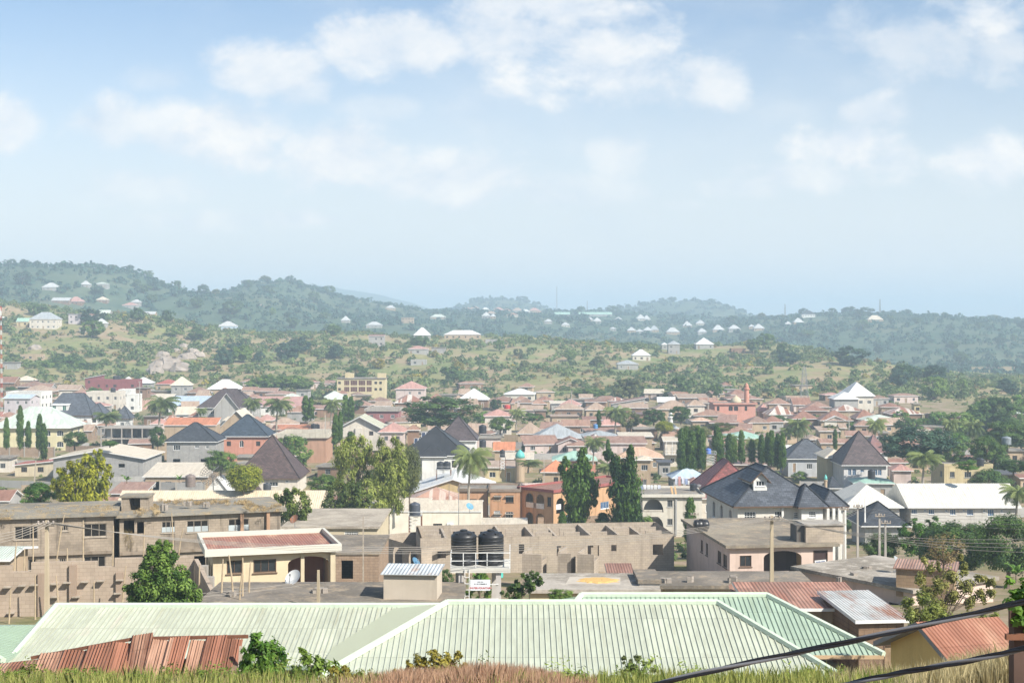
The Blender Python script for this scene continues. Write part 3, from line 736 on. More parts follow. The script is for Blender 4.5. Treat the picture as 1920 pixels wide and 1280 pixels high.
NV = {}
def tree(px, yb, yt, wpx, kind, label, Y=None, name='tree', cat='tree', group=None, det=None, share=False, single=False):
    Y = Y if Y is not None else find_Y(px, yb)
    det = det or ('near' if Y < 170 else 'mid' if Y < 420 else 'far')
    NV[kind] = NV.get(kind, -1) + 1; var = NV[kind] % (3 if det != 'near' else 2)
    crown, trunk, W_, H_ = proto(kind, var, det)
    b = P(px, yb, Y); h = (yb - yt) / F * Y; w = wpx / F * Y
    g = ground((px - CX) / F * Y, Y)
    e = thing(name, label, cat, (b.x, b.y, b.z), random.uniform(0, 6.28) if kind not in ('palm',) else random.uniform(-.5, .5), group, px, share)
    sx = w / W_; e.scale = (sx, sx, h / H_)
    link('crown', crown, e); link('trunk', trunk, e)
    return e

def blobs(cx, cy, cz, r, nq, rng, squash=.8, tone=None):
    """many lumpy bushes as one set of leaf cards; arrays of centres and radii"""
    n = len(cx); m = n * nq; idx = np.repeat(np.arange(n), nq)
    d = rng.normal(size=(m, 3)); d /= np.linalg.norm(d, axis=1)[:, None]; d[:, 2] = np.abs(d[:, 2]) * 1.15 - .15
    lob = 1 + .25 * np.sin(d[:, 0] * 3.1 + idx) + .22 * np.sin(d[:, 1] * 4.3 + idx * 1.7) + .15 * np.sin(d[:, 2] * 5 + idx * .6)
    R0 = r[idx] * lob * (.72 + .3 * rng.random(m))
    p = np.stack([cx[idx], cy[idx], cz[idx]], 1) + d * R0[:, None] * np.array([1, 1, squash])
    nrm = d + rng.normal(size=(m, 3)) * .45; nrm[:, 2] += .25; nrm /= np.linalg.norm(nrm, axis=1)[:, None]
    t = rng.normal(size=(m, 3)); t -= nrm * (t * nrm).sum(1)[:, None]; t /= np.linalg.norm(t, axis=1)[:, None]; b = np.cross(nrm, t)
    s = (r[idx] * (.30 + .2 * rng.random(m)) * (26 / nq) ** .5)[:, None]
    V = np.stack([p - t * s, p + b * s * .75, p + t * s, p - b * s * .75], 1).reshape(-1, 3)
    T = (rng.random(n) if tone is None else tone)[idx] * .75 + rng.random(m) * .25
    return V, np.arange(m * 4).reshape(-1, 4), T
def stuff(name, V, Q, T, mat, label, cat):
    o = link(name, mesh_np(name, V, Q, mat, None, T)); o['kind'] = 'stuff'; o['label'] = label; o['category'] = cat
    return o
# ------------------------------------------------------------------ ground, hills, scrub, grass
def land_mat(name, cols, sc1, sc2, rock=None):
    m, nt, b = newmat(name)
    n1 = noise(nt, objvec(nt, shift=False), sc1, 6, .6); n2 = noise(nt, objvec(nt, shift=False), sc2, 6, .65); n3 = noise(nt, objvec(nt, shift=False), sc2 * 6, 4)
    r1 = ramp(nt, n1, 0, .4, .6); r2 = ramp(nt, n2, 0, .43, .60); r3 = ramp(nt, n3, 0, .2, .85, (.75, .75, .75), (1.2, 1.2, 1.2))
    a = mixc(nt, r1, 0, cols[0], cols[1]); c = mixc(nt, r2, 0, (a, 2), cols[2]); d = mixc(nt, None, 0, (c, 2), (r3, 0), 'MULTIPLY', 1.0)
    L(nt, d, 2, b, 'Base Color'); b.inputs['Roughness'].default_value = 1.0; b.inputs['Specular IOR Level'].default_value = .05
    return m
def sheet_land(name, ys, mat, ncol):
    ys = np.asarray(ys); s = np.linspace(-1, 1, ncol)
    Yg, S = np.meshgrid(ys, s, indexing='ij'); X = S * (45 + .85 * np.maximum(Yg, 0)); Z = hz(X, Yg)
    V = np.stack([X, Yg, Z], -1).reshape(-1, 3); n, c = len(ys), ncol
    i = np.arange(n - 1)[:, None] * c + np.arange(c - 1)[None, :]
    Q = np.stack([i, i + 1, i + c + 1, i + c], -1).reshape(-1, 4)
    me = mesh_np(name, V, Q, mat); me.polygons.foreach_set('use_smooth', [True] * len(Q))
    o = link(name, me); o['kind'] = 'structure'; o['label'] = {'ground': 'dusty tan earth between the houses', 'hillside': 'dry grassy hillside rising behind the town', 'hills': 'hazy blue hills on the skyline'}[name]; o['category'] = 'terrain'
    return o
GM = land_mat('earth', ((.33, .25, .18), (.26, .205, .135), (.18, .175, .08)), .06, .14)
HM = land_mat('dry_slope', ((.25, .235, .105), (.17, .205, .08), (.31, .235, .145)), .012, .03)
FM = land_mat('far_slope', ((.075, .115, .07), (.115, .135, .085), (.06, .10, .065)), .005, .015)
yg = np.concatenate([np.linspace(-40, 1, 9), np.geomspace(2, 600, 150)])
yh = np.geomspace(600, 1230, 90); yf = np.geomspace(1230, 11000, 130)
sheet_land('ground', yg, GM, 161); sheet_land('hillside', yh, HM, 261); sheet_land('hills', yf, FM, 321)

def vnoise(X, Y, s, seed):
    return (np.sin(X / s + seed) * np.cos(Y / s * 1.3 + seed * 2) + .6 * np.sin(X / s * 2.3 - Y / s * 1.1 + seed * 3) + .4 * np.cos(X / s * 4.1 + Y / s * 3.7 + seed)) / 2
def scatter(n, y0, y1, seed, px0=-260, px1=2180, keep=None):
    rng = np.random.default_rng(seed)
    Y = np.sqrt(rng.random(n) * (y1 * y1 - y0 * y0) + y0 * y0); X = (rng.uniform(px0, px1, n) - CX) / F * Y
    if keep is not None:
        k = keep(X, Y, rng); X, Y = X[k], Y[k]
    return X, Y, rng
CLEAR = []                                # house plots on the slopes, kept free of scrub: (x, y, radius, sight clearance)
def cleared(X, Y):
    k = np.ones(len(X), bool)
    for x, y, r in CLEAR:
        k &= ~(((X - x) ** 2 + (Y - y) ** 2 < r * r) | ((np.abs(X - x * Y / y) < r * .8) & (Y < y) & (Y > y - 26)))
    return k
def plant_hills():
    # mid slope scrub, denser to the left and in the folds
    def keep_mid(X, Y, rng):
        px = CX + F * X / Y
        dens = .40 + .55 * vnoise(X, Y, 42, 1.0) + .25 * vnoise(X, Y, 14, 2.0) + np.where(px < 700, .18, 0) + .25 * np.exp(-((Y - 640) / 45) ** 2)
        return (rng.random(len(X)) < np.clip(dens, .05, .95)) & cleared(X, Y)
    X, Y, rng = scatter(23000, 615, 1080, 3, keep=keep_mid); Z = hz(X, Y)
    r = .7 + 2.5 * rng.random(len(X)) ** 2.6
    h = np.array(rng.random(len(X)))
    a = h < .8; v = blobs(X[a], Y[a], Z[a] + r[a] * .3, r[a], 44, rng); stuff('scrub', *v, LEAFS['scrub'], 'scattered green scrub covering the dry hillside behind the town', 'scrub')
    a = (h >= .8) & (h < .95); v = blobs(X[a], Y[a], Z[a] + r[a] * .2, r[a] * .75, 26, rng); stuff('dry_scrub', *v, LEAFS['dry'], 'straw coloured dry scrub between the green bushes of the hillside', 'scrub')
    a = h >= .965; v = blobs(X[a], Y[a], Z[a] + r[a] * .3, r[a] * .8, 30, rng); stuff('flowering_scrub', *v, LEAFS['gold'], 'yellowish flowering bushes dotted over the hillside', 'scrub')
    # weeds and low bushes in the yards of the town
    def keep_yard(X, Y, rng): return rng.random(len(X)) < np.clip(.3 + .5 * vnoise(X, Y, 22, 7.0) + .3 * vnoise(X, Y, 7, 8.0), 0, 1)
    X, Y, rng = scatter(9500, 150, 640, 9, keep=keep_yard); Z = hz(X, Y); r = .35 + 1.0 * rng.random(len(X)) ** 2
    v = blobs(X, Y, Z + r * .2, r, 34, rng); stuff('yard_scrub', *v, LEAFS['scrub'], 'low green weeds and bushes growing in the yards between the houses', 'scrub')
    def keep_far(X, Y, rng):
        return (rng.random(len(X)) < np.clip(.6 + .35 * vnoise(X, Y, 90, 4.0) + .2 * vnoise(X, Y, 30, 5.0), .1, 1)) & cleared(X, Y)
    X, Y, rng = scatter(14000, 1085, 2080, 5, keep=keep_far); Z = hz(X, Y); r = 1.6 + 3.6 * rng.random(len(X)) ** 2
    cx = np.concatenate([(np.linspace(a, b, n) + rng.normal(size=n) * 2 - CX) / F * y for a, b, y, n in ((-250, 420, 1600, 130), (420, 660, 1950, 60), (740, 1150, 2350, 70), (1370, 2150, 1900, 170))]); cy = np.concatenate([np.full(n, y) + rng.normal(size=n) * 12 for y, n in ((1600, 130), (1950, 60), (2350, 70), (1900, 170))])
    X, Y = np.concatenate([X, cx]), np.concatenate([Y, cy]); Z = hz(X, Y); r = np.concatenate([r, 1.8 + 3.4 * rng.random(len(cx)) ** 1.6])
    v = blobs(X, Y, Z + r * .4, r, 24, rng); stuff('woodland', *v, LEAFS['hazy_wood'], 'bluish hazy bush covering the hills beyond the dry slope', 'woodland')
    X, Y, rng = scatter(9000, 2080, 3400, 6, keep=keep_far); Z = hz(X, Y); r = 3 + 5 * rng.random(len(X)) ** 2
    v = blobs(X, Y, Z + r * .4, r, 14, rng); stuff('distant_woodland', *v, LEAFS['hazy_wood'], 'pale distant bush on the plateau and the rounded far hills', 'woodland')

def blades(n, region, h, w, seed, lean=.35, top=None):
    """grass blades as thin triangles folded to quads; region(rng,n) gives X, Y, height factor"""
    rng = np.random.default_rng(seed); X, Y, k = region(rng, n); n = len(X); Z = hz(X, Y)
    a = rng.random(n) * 6.283; hh = h * k * (.5 + .7 * rng.random(n)); ln = hh * lean * rng.random(n)
    b = rng.random(n) * 6.283; ww = w * (.6 + .6 * rng.random(n))
    dx, dy = np.cos(b) * ww / 2, np.sin(b) * ww / 2
    p = np.stack([X, Y, Z - .05], 1); sd = np.stack([dx, dy, 0 * dx], 1); tip = p + np.stack([np.cos(a) * ln, np.sin(a) * ln, hh], 1); mid = p + np.stack([np.cos(a) * ln * .3, np.sin(a) * ln * .3, hh * .6], 1)
    V = np.stack([p - sd, p + sd, mid + sd * .7, tip, mid - sd * .7], 1).reshape(-1, 3)
    return V, np.arange(n * 5).reshape(-1, 5), rng.random(n)
# ------------------------------------------------------------------ the houses one can tell apart
def houseAB(label, a, b, pe, he, d, roof='flat', rise=.4, **k):
    """front eave from a=(column, depth) to b=(column, depth); pe = eave row at a"""
    A = Vector(((a[0] - CX) / F * a[1], a[1], 0)); B = Vector(((b[0] - CX) / F * b[1], b[1], 0))
    ov = k.pop('ov', .3); u = (B - A); w = u.length; rz = math.atan2(u.y, u.x); n = Vector((-math.sin(rz), math.cos(rz), 0))
    h = House(label, a[0], b[0], pe, pe, roof=roof, he=he, d=d, ov=ov, Y=a[1], rz=0.0, **k)
    c = (A + B) / 2 + n * (d / 2 + ov)
    h.w = w - 2 * ov; h.rz = rz; h.base = (HY - pe) / F * a[1] - he; h.E.location = (c.x, c.y, h.base); h.E.rotation_euler = (0, 0, rz); h.rise = rise; h.far = False
    return h
def wAB(h, px0, px1, py0, py1, **k):     # window on a turned front
    u = Vector((math.cos(h.rz), math.sin(h.rz), 0)); n = Vector((-math.sin(h.rz), math.cos(h.rz), 0)); C = Vector((h.E.location.x, h.E.location.y, 0)) - n * (h.d / 2)
    def hit(px):
        q = (px - CX) / F               # X = q*Y ;  C + u*s
        s = (q * C.y - C.x) / (u.x - q * u.y); return s + h.w / 2, C.y + u.y * s
    (ua, ya), (ub, yb) = hit(px0), hit(px1); y = (ya + yb) / 2
    v1 = (HY - py0) / F * y - h.base; v0 = (HY - py1) / F * y - h.base
    h.win('F', (ua + ub) / 2, v0, ub - ua, v1 - v0, k.get('style', 'bars'), k.get('frame'), k.get('glass'), k.get('arch', 0.0), k.get('nm', 'window'))
def H(*a, **k):
    ex = k.pop('wpx', []); h = House(*a, **k)
    for w in ex: h.wpx(*w[:4], **(w[4] if len(w) > 4 else {}))
    return h

def mid_houses():
    D = dict
    M0 = H('slate-roofed mansion with white dormer and green shutters', 78, 174, 779, 737, st=2, rm='slate', wm='white', d=13, ridge=7, caps=True, wf=FWHITE).finish()
    g = M0.wing(157, 198, 782, 756, dY=1.0, st=2, rm='slate', wm='white', d=9, caps=True); g.finish()
    h = M0.wing(95, 129, 759, 754, dY=1.0, hw=4.2, roof='shed', rm='white', wm='white', d=5, ov=.2, win=0, pfx='dormer_')
    for a, b in ((98, 105), (117, 124)): h.wpx(a, b, 760, 777, 'two', FWHITE, plain((.02, .12, .08), .5))
    mb = MB(); 
    for v in (.35, .7, 1.0): h.bx(mb, 'F', -.3, h.w + .3, h.he - 4.0 + v, h.he - 3.94 + v, .9, .96)
    h.part('railing', mb, WSTEEL); h.finish()
    H('slim white turret house with slate pyramid roof', 214, 245, 785, 761, st=2, roof='pyramid', rm='slate', wm='white', d=5, caps=True, wf=FWHITE).finish()
    h = H('cream villa with broad pale green hip roof and arched windows', -16, 133, 802, 762, st=2, rm=sheet((.56,.64,.56), .15, (.50,.50,.42), vary=.2), wm=plaster((.60,.54,.34), .3), d=15, ridge=6, ov=1.0, wf=FWHITE, win=0)
    for k in (0, 1):
        for u in (.42, .6, .72, .9): h.win('F', h.w * u, .9 + 3.1 * k, 1.9, 1.6, 'three', FWHITE, arch=.7)
        for u in (.3, .7): h.win('R', h.d * u, .9 + 3.1 * k, 1.9, 1.6, 'three', FWHITE, arch=.7)
    h.finish()
    # concrete frame
    Y = find_Y(237, 802, 6.2); a, b = P(188, 802, Y), P(287, 802, Y); w = b.x - a.x; z = a.z
    t = thing('concrete_frame', 'unfinished two-storey concrete frame with open bays beside the cream barn roof', 'unfinished house', ((a.x + b.x) / 2, Y + 5, z - 6.2), 0, None, 237)
    for k, zz in enumerate((3.0, 6.0)):
        mb = MB(); mb.box(-w / 2, w / 2, -5, 5, zz, zz + .25); mb.build('floor_slab', CONC, t)
    for i in range(6):
        for y in (-4.8, 0, 4.8):
            mb = MB(); x = -w / 2 + .2 + (w - .4) * i / 5; mb.box(x - .15, x + .15, y - .15, y + .15, -2, 3.0); mb.box(x - .15, x + .15, y - .15, y + .15, 3.25, 6.0); mb.build('column', CONC, t)
    for i, (x0, x1) in enumerate(((.08, .2), (.42, .56), (.8, .97))):
        mb = MB(); mb.box(-w / 2 + w * x0, -w / 2 + w * x1, -3 + i, -2.8 + i, 3.25, 6); mb.build('infill_wall', W['bgrey'], t)
    mb = MB(); mb.box(-w / 2 + .5, w / 2 - .5, 4.4, 4.6, -2, 6); mb.build('rear_wall', W['bgrey'], t)
    H('grey block barn with wide cream gable roof beside the yellow-green tree', 94, 274, 859, 838, he=5.4, roof='gabley', rm='cream', wm='bgrey', d=17, ov=.7, win=0,
      wpx=[(198, 208, 869, 875, D(style='void')), (222, 234, 869, 876, D(style='void'))]).finish()
    H('tall house with orange sheet band and roof behind the dark hip roof', 306, 406, 797, 784, he=9.2, roof='shed', rm='orange', wm='tan', d=6, ov=.3).finish()
    H('grey block house with charcoal hip roof before the orange band', 308, 409, 828, 792, st=2, he=6.4, roof='hip', rm='dslate', wm='bgrey', d=10, ridge=.8, caps=True, win=0,
      wpx=[(325, 338, 834, 844), (365, 373, 834, 840), (385, 392, 835, 841), (324, 338, 860, 868, D(style='void')), (376, 392, 860, 868, D(style='void'))]).finish()
    H('cream gable roof house leaning against the pink charcoal-roofed house', 403, 484, 806, 767, st=2, roof='gabley', rm='cream', wm='tan', d=12).finish()
    h = H('pink house with charcoal triangle roof and oval window', 410, 504, 818, 777, st=2, roof='hip', ridge=.6, rm=shingle((.042, .058, .078)), wm='salmon', d=11, caps=True, win=0,
          wpx=[(449, 457, 825, 838, D(style='two', frame=FWHITE, arch=.9)), (425, 433, 827, 836), (480, 488, 827, 836)]); h.finish()
    h = H('house with tall brown hip roof and grey front gable', 369, 480, 764, 729, st=2, rm='bronze', wm='grey', d=13, ridge=5, caps=True)
    h.finish(); h.wing(397, 453, 766, 736, dY=-2.5, win=0, roof='gabley', rm='bronze', wm='grey', d=6, ov=.8).finish()
    h = H('white gable front with arched blue-railed window', 384, 431, 919, 891, he=2.6, roof='gabley', rm='white', wm='white', d=5, ov=.35, win=0); h.win('F', h.w / 2, .7, 1.3, 1.8, 'three', FWHITE, BLUEGLASS, arch=.6); h.finish()
    H('long low house with ribbed cream roof behind the unfinished block building', 205, 607, 973, 919, roof='gablex', rm=sheet((.66, .55, .40), .05, (.5, .4, .28), vary=.07, period=.35), wm='offwhite', d=15).finish()
    h = H('white house under a tall brown pyramid roof', 439, 563, 897, 815, roof='pyramid', rm='choc', wm='offwhite', d=13, caps=True, win=0, wpx=[(505, 521, 903, 911), (535, 541, 900, 904)]); h.finish()
    h.wing(440, 486, 915, 893, dY=-3.0, win=0, roof='gabley', rm='choc', wm='offwhite', d=4).finish()
    h = H('salmon two-storey block with cream concrete parapet', 520, 616, 821, 808, st=2, roof='parapet', rm='deck', wm=plaster((.42, .25, .17), .4), fascia=plaster((.50, .46, .38), .4), d=13, win=0, wpx=[(567, 575, 823, 830), (530, 541, 824, 832)]); h.finish()
    h = H('off-white two-storey house with pale green front gable above the airy trees', 628, 721, 802, 778, st=2, roof='gabley', rm=sheet((.52, .52, .40), .1, (.45, .4, .3)), wm='offwhite', d=13, win=0, ov=1.0,
          wpx=[(653, 661, 808, 815, D(frame=FBROWN)), (672, 677, 807, 812, D(frame=FBROWN)), (692, 700, 808, 816, D(frame=FBROWN))])
    mb = MB(); h.bx(mb, 'F', h.w * .4, h.w * .56, 0, h.he - .1, .01, .5); h.part('stair_bay', mb, W['offwhite']); h.finish()
    H('rose house with pink hip roof beside the pale green gable', 708, 760, 810, 792, st=2, rm='pink', wm='rose', d=10).finish()
    h = H('white house with black sheet roof carrying solar panels', 752, 877, 854, 799, st=2, rm='black', wm='white', d=15, ridge=2, caps=True, win=0,
          wpx=[(799, 805, 865, 881, D(style='door', nm='door')), (812, 817, 865, 881, D(style='door', nm='door')), (790, 795, 862, 876), (847, 856, 863, 876), (860, 868, 863, 876), (822, 836, 864, 876)])
    h.finish(); solar(h)
    h.wing(786, 838, 856, 834, dY=-2.0, roof='hip', rm='black', wm='white', d=4, win=0, ridge=.4).finish()
    h = H('white house with big brown hip roof behind the solar house', 820, 896, 826, 780, st=2, ridge=.6, rm='bronze', wm='white', d=13, caps=True); h.finish()
    H('low hall with ochre front wall and broad white roof beside the front palm', 770, 928, 922, 888, he=3.4, roof='gabley', rm='white', wm=plaster((.50, .38, .2), .2), d=18, win=0).finish()
    H('house with pink and cream striped hip roof behind the white hall', 766, 864, 939, 913, he=3.0, rm='pstripe', wm='tan', d=9).finish()
    h = H('plain white hall with low cream roof behind the water tank stand', 690, 904, 958, 937, he=4.6, roof='gablex', rm='cream', wm=plaster((.76, .70, .58), .2), d=13, ov=.15, win=0, wpx=[(812, 829, 981, 993, D(frame=FBROWN))])
    mb = MB(); 
    h.finish(); 
    m = thing('air_conditioner', 'white air conditioner box on the white hall wall', 'air conditioner', P(844, 988, h.Y - .25), 0, None, 844); mb.box(-.5, .5, -.2, .2, 0, .6); mb.build('casing', FWHITE, m); mb = MB(); mb.lathe((0, 0, 0), [(.22, 0), (.22, .02)], 14); g = mb.build('fan_grille', FGREY, m); g.rotation_euler = (math.pi / 2, 0, 0); g.location = (-.1, -.2, .3)
    H('low shed with plain white sheet roof beside the white hall', 901, 990, 991, 977, he=2.6, roof='shed', rm='cream', wm='tan', d=7, win=0).finish()
    # orange blocks
    H('small orange flat-roofed house with dark eaves', 858, 917, 921, 913, st=2, roof='parapet', rm='deck', wm='orange', fascia=plaster((.2, .15, .11), .6), d=8, win=0, ov=.3, wpx=[(879, 894, 935, 947, D(frame=FBROWN, style='three'))]).finish()
    h = H('orange two-storey block with lattice window and concrete parapet', 917, 977, 922, 911, st=2, roof='parapet', rm='deck', wm=plaster((.48, .27, .155), .7), fascia=plaster((.25, .19, .15), .5), d=9, win=0, ov=.15,
          wpx=[(926, 939, 928, 938, D(style='fine', frame=plaster((.5, .35, .22), .3))), (948, 963, 928, 942, D(frame=FBROWN, style='three')), (926, 938, 957, 967, D(style='fine', frame=FWHITE)), (948, 962, 959, 971, D(frame=FWHITE))])
    mb = MB()
    for (u0, u1) in ((.12, .4), (.5, .8)):
        for v in (5.55, 2.5): h.bx(mb, 'F', h.w * u0, h.w * u1, v, v + .1, .005, .45)
    h.part('window_hood', mb, CONC); h.finish()
    h = houseAB('ochre stair wing with arched door strips between the orange blocks', (976, 262), (1016, 250), 915, 6.3, 6, roof='parapet', rise=.9, rm='deck', wm=plaster((.42, .33, .2), .5), win=0, ov=.1, fascia=W['rose'])
    for u in (.12, .3, .5, .68):
        for k in (.9, 4.0): h.win('F', h.w * u, k, 1.0, 1.5, 'two', FBROWN)
    mb = MB(); h.bx(mb, 'F', 0, h.w, 3.0, 3.15, .005, 1.0); h.bx(mb, 'F', 0, h.w, 6.0, 6.12, .005, 1.0); h.part('canopy', mb, plain((.16, .16, .17), .7)); h.finish()
    h = houseAB('orange two-storey house with maroon roof band and arched verandas', (1038, 244), (1204, 262), 924, 6.3, 8, roof='parapet', rise=.35, rm='rust', wm=plaster((.50, .31, .175), .5), win=0, ov=.3, fascia=plaster((.30, .10, .09), .4))
    wAB(h, 1043, 1058, 933, 962, style='void', arch=1.0); wAB(h, 1126, 1142, 940, 953, style='bars', frame=FWHITE, glass=BLUEGLASS); wAB(h, 1165, 1180, 940, 953, frame=FWHITE)
    for u in (.3, .62): h.win('L', h.d * u, 3.3, 1.9, 2.5, 'void', arch=1.0); h.win('L', h.d * u, .1, 1.9, 2.4, 'void', arch=1.0)
    h.win('L', h.d * .88, 3.9, .9, 1.6, 'two', FBROWN)
    mb = MB(); h.bx(mb, 'L', h.d * .2, h.d * .72, 3.3, 4.2, -.1, .0); h.bx(mb, 'F', .3, 2.0, 3.3, 4.2, -.12, -.02); h.part('balustrade', mb, WSTEEL)
    mb = MB(); mb.box(-h.w / 2 + 2.5, h.w / 2 - .2, -h.d / 2 + 2.2, -h.d / 2 + 2.4, -1, h.he - .3); mb.box(-h.w / 2 + 2.4, -h.w / 2 + 2.6, -h.d / 2 + 2.2, h.d / 2 - .2, -1, h.he - .3); h.part('inner_wall', mb, W['yellow']); h.finish()
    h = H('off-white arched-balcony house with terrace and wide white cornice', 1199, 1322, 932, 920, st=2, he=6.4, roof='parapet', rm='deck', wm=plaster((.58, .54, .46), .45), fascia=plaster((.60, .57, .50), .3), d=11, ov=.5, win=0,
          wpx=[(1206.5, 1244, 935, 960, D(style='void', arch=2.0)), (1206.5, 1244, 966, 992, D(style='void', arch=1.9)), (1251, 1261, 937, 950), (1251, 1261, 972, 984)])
    k = h.Y / F; mb = MB()
    u0, u1 = .1, (1243 - 1199) * k - .6
    h.bx(mb, 'F', u0, u1, 4.15, 4.3, -.15, .02); h.bx(mb, 'F', u0, u1, 3.2, 3.35, -.15, .02)
    for i in range(18):
        u = u0 + (u1 - u0) * (i + .5) / 18; h.bx(mb, 'F', u - .06, u + .06, 3.35, 4.15, -.12, -.01)
    h.part('balustrade', mb, W['offwhite'])
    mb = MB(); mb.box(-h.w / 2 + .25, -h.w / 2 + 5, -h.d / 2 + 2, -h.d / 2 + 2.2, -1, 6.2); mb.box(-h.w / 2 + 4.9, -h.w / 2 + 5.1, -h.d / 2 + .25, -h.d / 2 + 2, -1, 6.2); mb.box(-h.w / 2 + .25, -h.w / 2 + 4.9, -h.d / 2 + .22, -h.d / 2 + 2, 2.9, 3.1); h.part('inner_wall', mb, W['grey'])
    mb = MB(); h.bx(mb, 'F', h.w * .55, h.w * .555 + .2, .2, 6.2, .005, .2); h.part('drainpipe', mb, FGREY); h.finish(); LAUNDRY.append(h)
    # slate house with turret
    h = H('wine-red tiled hip roof house behind the slate mansion', 1300, 1444, 934, 862, st=2, rm='wine', wm='offwhite', d=13, ridge=6, caps=True, Y=236); h.finish()
    h = H('large white mansion with slate hip roof, dormer and porch', 1346, 1552, 949, 872, st=2, he=6.2, rm='slate', wm=plaster((.66, .62, .55), .25), d=15, rz=.1, ridge=4.5, caps=True, win=0, wf=FWHITE, ov=.7)
    for a in ((1382, 1404, 958, 971), (1440, 1459, 958, 980), (1382, 1402, 988, 1000), (1440, 1457, 988, 1000), (1476, 1486, 960, 972)): h.wpx(*a, style='grid', frame=FWHITE)
    for u in (.25, .5, .78): h.win('L', h.d * u, 3.4, 1.4, 2.0, 'three', FWHITE, arch=.7)
    mb = MB(); h.bx(mb, 'F', h.w * .52, h.w * .545, 0, 6.0, .005, .3); h.part('pilaster', mb, W['white'])
    h.finish()
    g = h.wing(1402, 1441, 898, 880, dY=1.5, hw=2.6, roof='gabley', rm='slate', wm='white', d=5, ov=.4, caps=True, win=0, pfx='dormer_'); g.win('F', g.w / 2, g.he - .85, min(1.0, g.w - .3), .6, 'three', FWHITE); g.finish()
    g = h.wing(1488, 1549, 951, 908, dY=-1.0, roof='pyramid', rm='slate', wm='white', d=5.5, caps=True, win=0, pfx='porch_'); g.win('F', g.w / 2, g.he - 1.2, .8, .7, 'grid', FWHITE); g.finish()
    h = h.wing(1530, 1583, 950, 913, dY=1.5, st=2, rm='slate', wm='white', d=9, caps=True, win=0)
    for a in ((1543, 1551, 957, 969), (1556, 1562, 957, 970), (1568, 1576, 957, 970)): h.wpx(*a)
    for x in (-.48, -.15, .18, .49):
        mb = MB(); mb.box(x * h.w - .15, x * h.w + .15, -h.d / 2 - .9, -h.d / 2 - .6, -2, h.he - .15); h.part('column', mb, W['white'])
    h.finish()
    h = H('long white-roofed lodge with a row of small windows', 1700, 1913, 951, 906, he=3.6, rm=sheet((.66, .64, .57), 0, vary=.07, period=.4), wm=plaster((.52, .50, .46), .3), d=14, ov=.7, win=0, ridge=21, roof='hip', ends=(0, 1))
    for a, b, c in ((1709, 1720, 961), (1732, 1737, 957), (1741, 1752, 962), (1772, 1777, 957), (1781, 1792, 963), (1805, 1810, 957), (1813, 1825, 964), (1843, 1848, 958), (1852, 1864, 965), (1876, 1881, 959)): h.wpx(a, b, 954, c + 2, style='bars', frame=FWHITE, glass=BLUEGLASS)
    h.finish(); g = h.wing(1580, 1694, 951, 905, rm=sheet((.66, .64, .57), 0, vary=.07, period=.4), wm=plaster((.52, .50, .46), .3), d=14, ov=.7, win=0, ridge=5, ends=(1, 0))
    for a in ((1620, 1632, 955, 963), (1598, 1604, 955, 960), (1650, 1660, 955, 964)): g.wpx(*a, frame=FWHITE)
    g.finish()
    H('charcoal pyramid-roofed pavilion before the long white lodge', 1612, 1707, 986, 940, he=3.0, roof='pyramid', rm='dslate', wm='grey', d=8.5, caps=True, win=0, ov=.8).finish()
    H('grey house with slate hip roof left of the brown pyramid house', 1473, 1566, 860, 823, he=4.2, rm=shingle((.085, .092, .105)), wm=plaster((.44, .45, .46), .25), d=10, ridge=1, caps=True, win=0, wf=FWHITE,
      wpx=[(1486, 1493, 867, 885, D(style='door', nm='door', glass=GLASS)), (1512, 1523, 869, 879, D(style='three')), (1530, 1539, 867, 888, D(style='door', nm='door', glass=FGREY)), (1546, 1557, 869, 879, D(style='three'))]).finish()
    h = H('ochre house with cream hip roof and arched veranda between the grey and brown roofs', 1545, 1592, 858, 840, st=2, he=6.0, rm='cream', wm='yellow', d=10, win=0)
    h.win('F', h.w * .55, 3.1, 2.2, 2.6, 'void', arch=1.0); h.finish()
    h = H('white house under a tall dark brown pyramid roof', 1576, 1668, 872, 808, he=5.4, roof='pyramid', rm=shingle((.085, .062, .062)), wm=plaster((.62, .60, .58), .2), d=11, caps=True, win=0, wf=FWHITE, ov=.7)
    for a in ((1590, 1596, 878, 891), (1598, 1605, 878, 891), (1613, 1620, 879, 885), (1638, 1645, 880, 891), (1646, 1653, 880, 891)): h.wpx(*a, style='two', frame=FWHITE, glass=BLUEGLASS)
    h.finish()
    H('tall white house with brown-pink hip roof peeping out behind the brown pyramid', 1625, 1669, 849, 815, st=2, he=6.2, rm=sheet((.26, .15, .14), .1), wm='white', d=10, ridge=.5).finish()
    H('tiny charcoal pyramid-roofed hut beside the little white minaret', 1552, 1579, 915, 892, he=2.6, roof='pyramid', rm='dslate', wm='grey', d=5, win=0).finish()
    # far landmarks
    h = H('yellow three-storey block with dark open balconies at the hill foot', 630, 723, 710, 706, st=3, he=9.3, roof='flat', rm='deck', wm=plaster((.55, .47, .30), .3), d=12, ov=.4, win=0)
    for r in (713, 725): 
        for a, b in ((645, 655), (657, 670), (672, 685), (687, 697)): h.wpx(a, b, r, r + 9.5, style='bars', frame=W['yellow'], glass=plain((.10, .04, .035), .8), nm='balcony')
    for r in (715, 727):
        for a in (634, 702, 711): h.wpx(a, a + 5, r, r + 5, style='two', frame=FBROWN)
    mb = MB(); mb.box(-h.w / 2 + 3, -h.w / 2 + 6.5, -2, 2, h.he + .26, h.he + 2.2); h.part('stair_head', mb, W['yellow']); mb = MB(); mb.box(h.w / 2 - 3.5, h.w / 2, -2, 2, h.he + .26, h.he + 2.2); h.part('stair_head', mb, W['yellow']); h.finish()
    H('maroon two-storey block with flat concrete roof left of the great dark tree', 683, 750, 771, 764, st=2, roof='parapet', rm='deck', wm=plaster((.30, .13, .13), .4), fascia=CONC, d=13).finish()
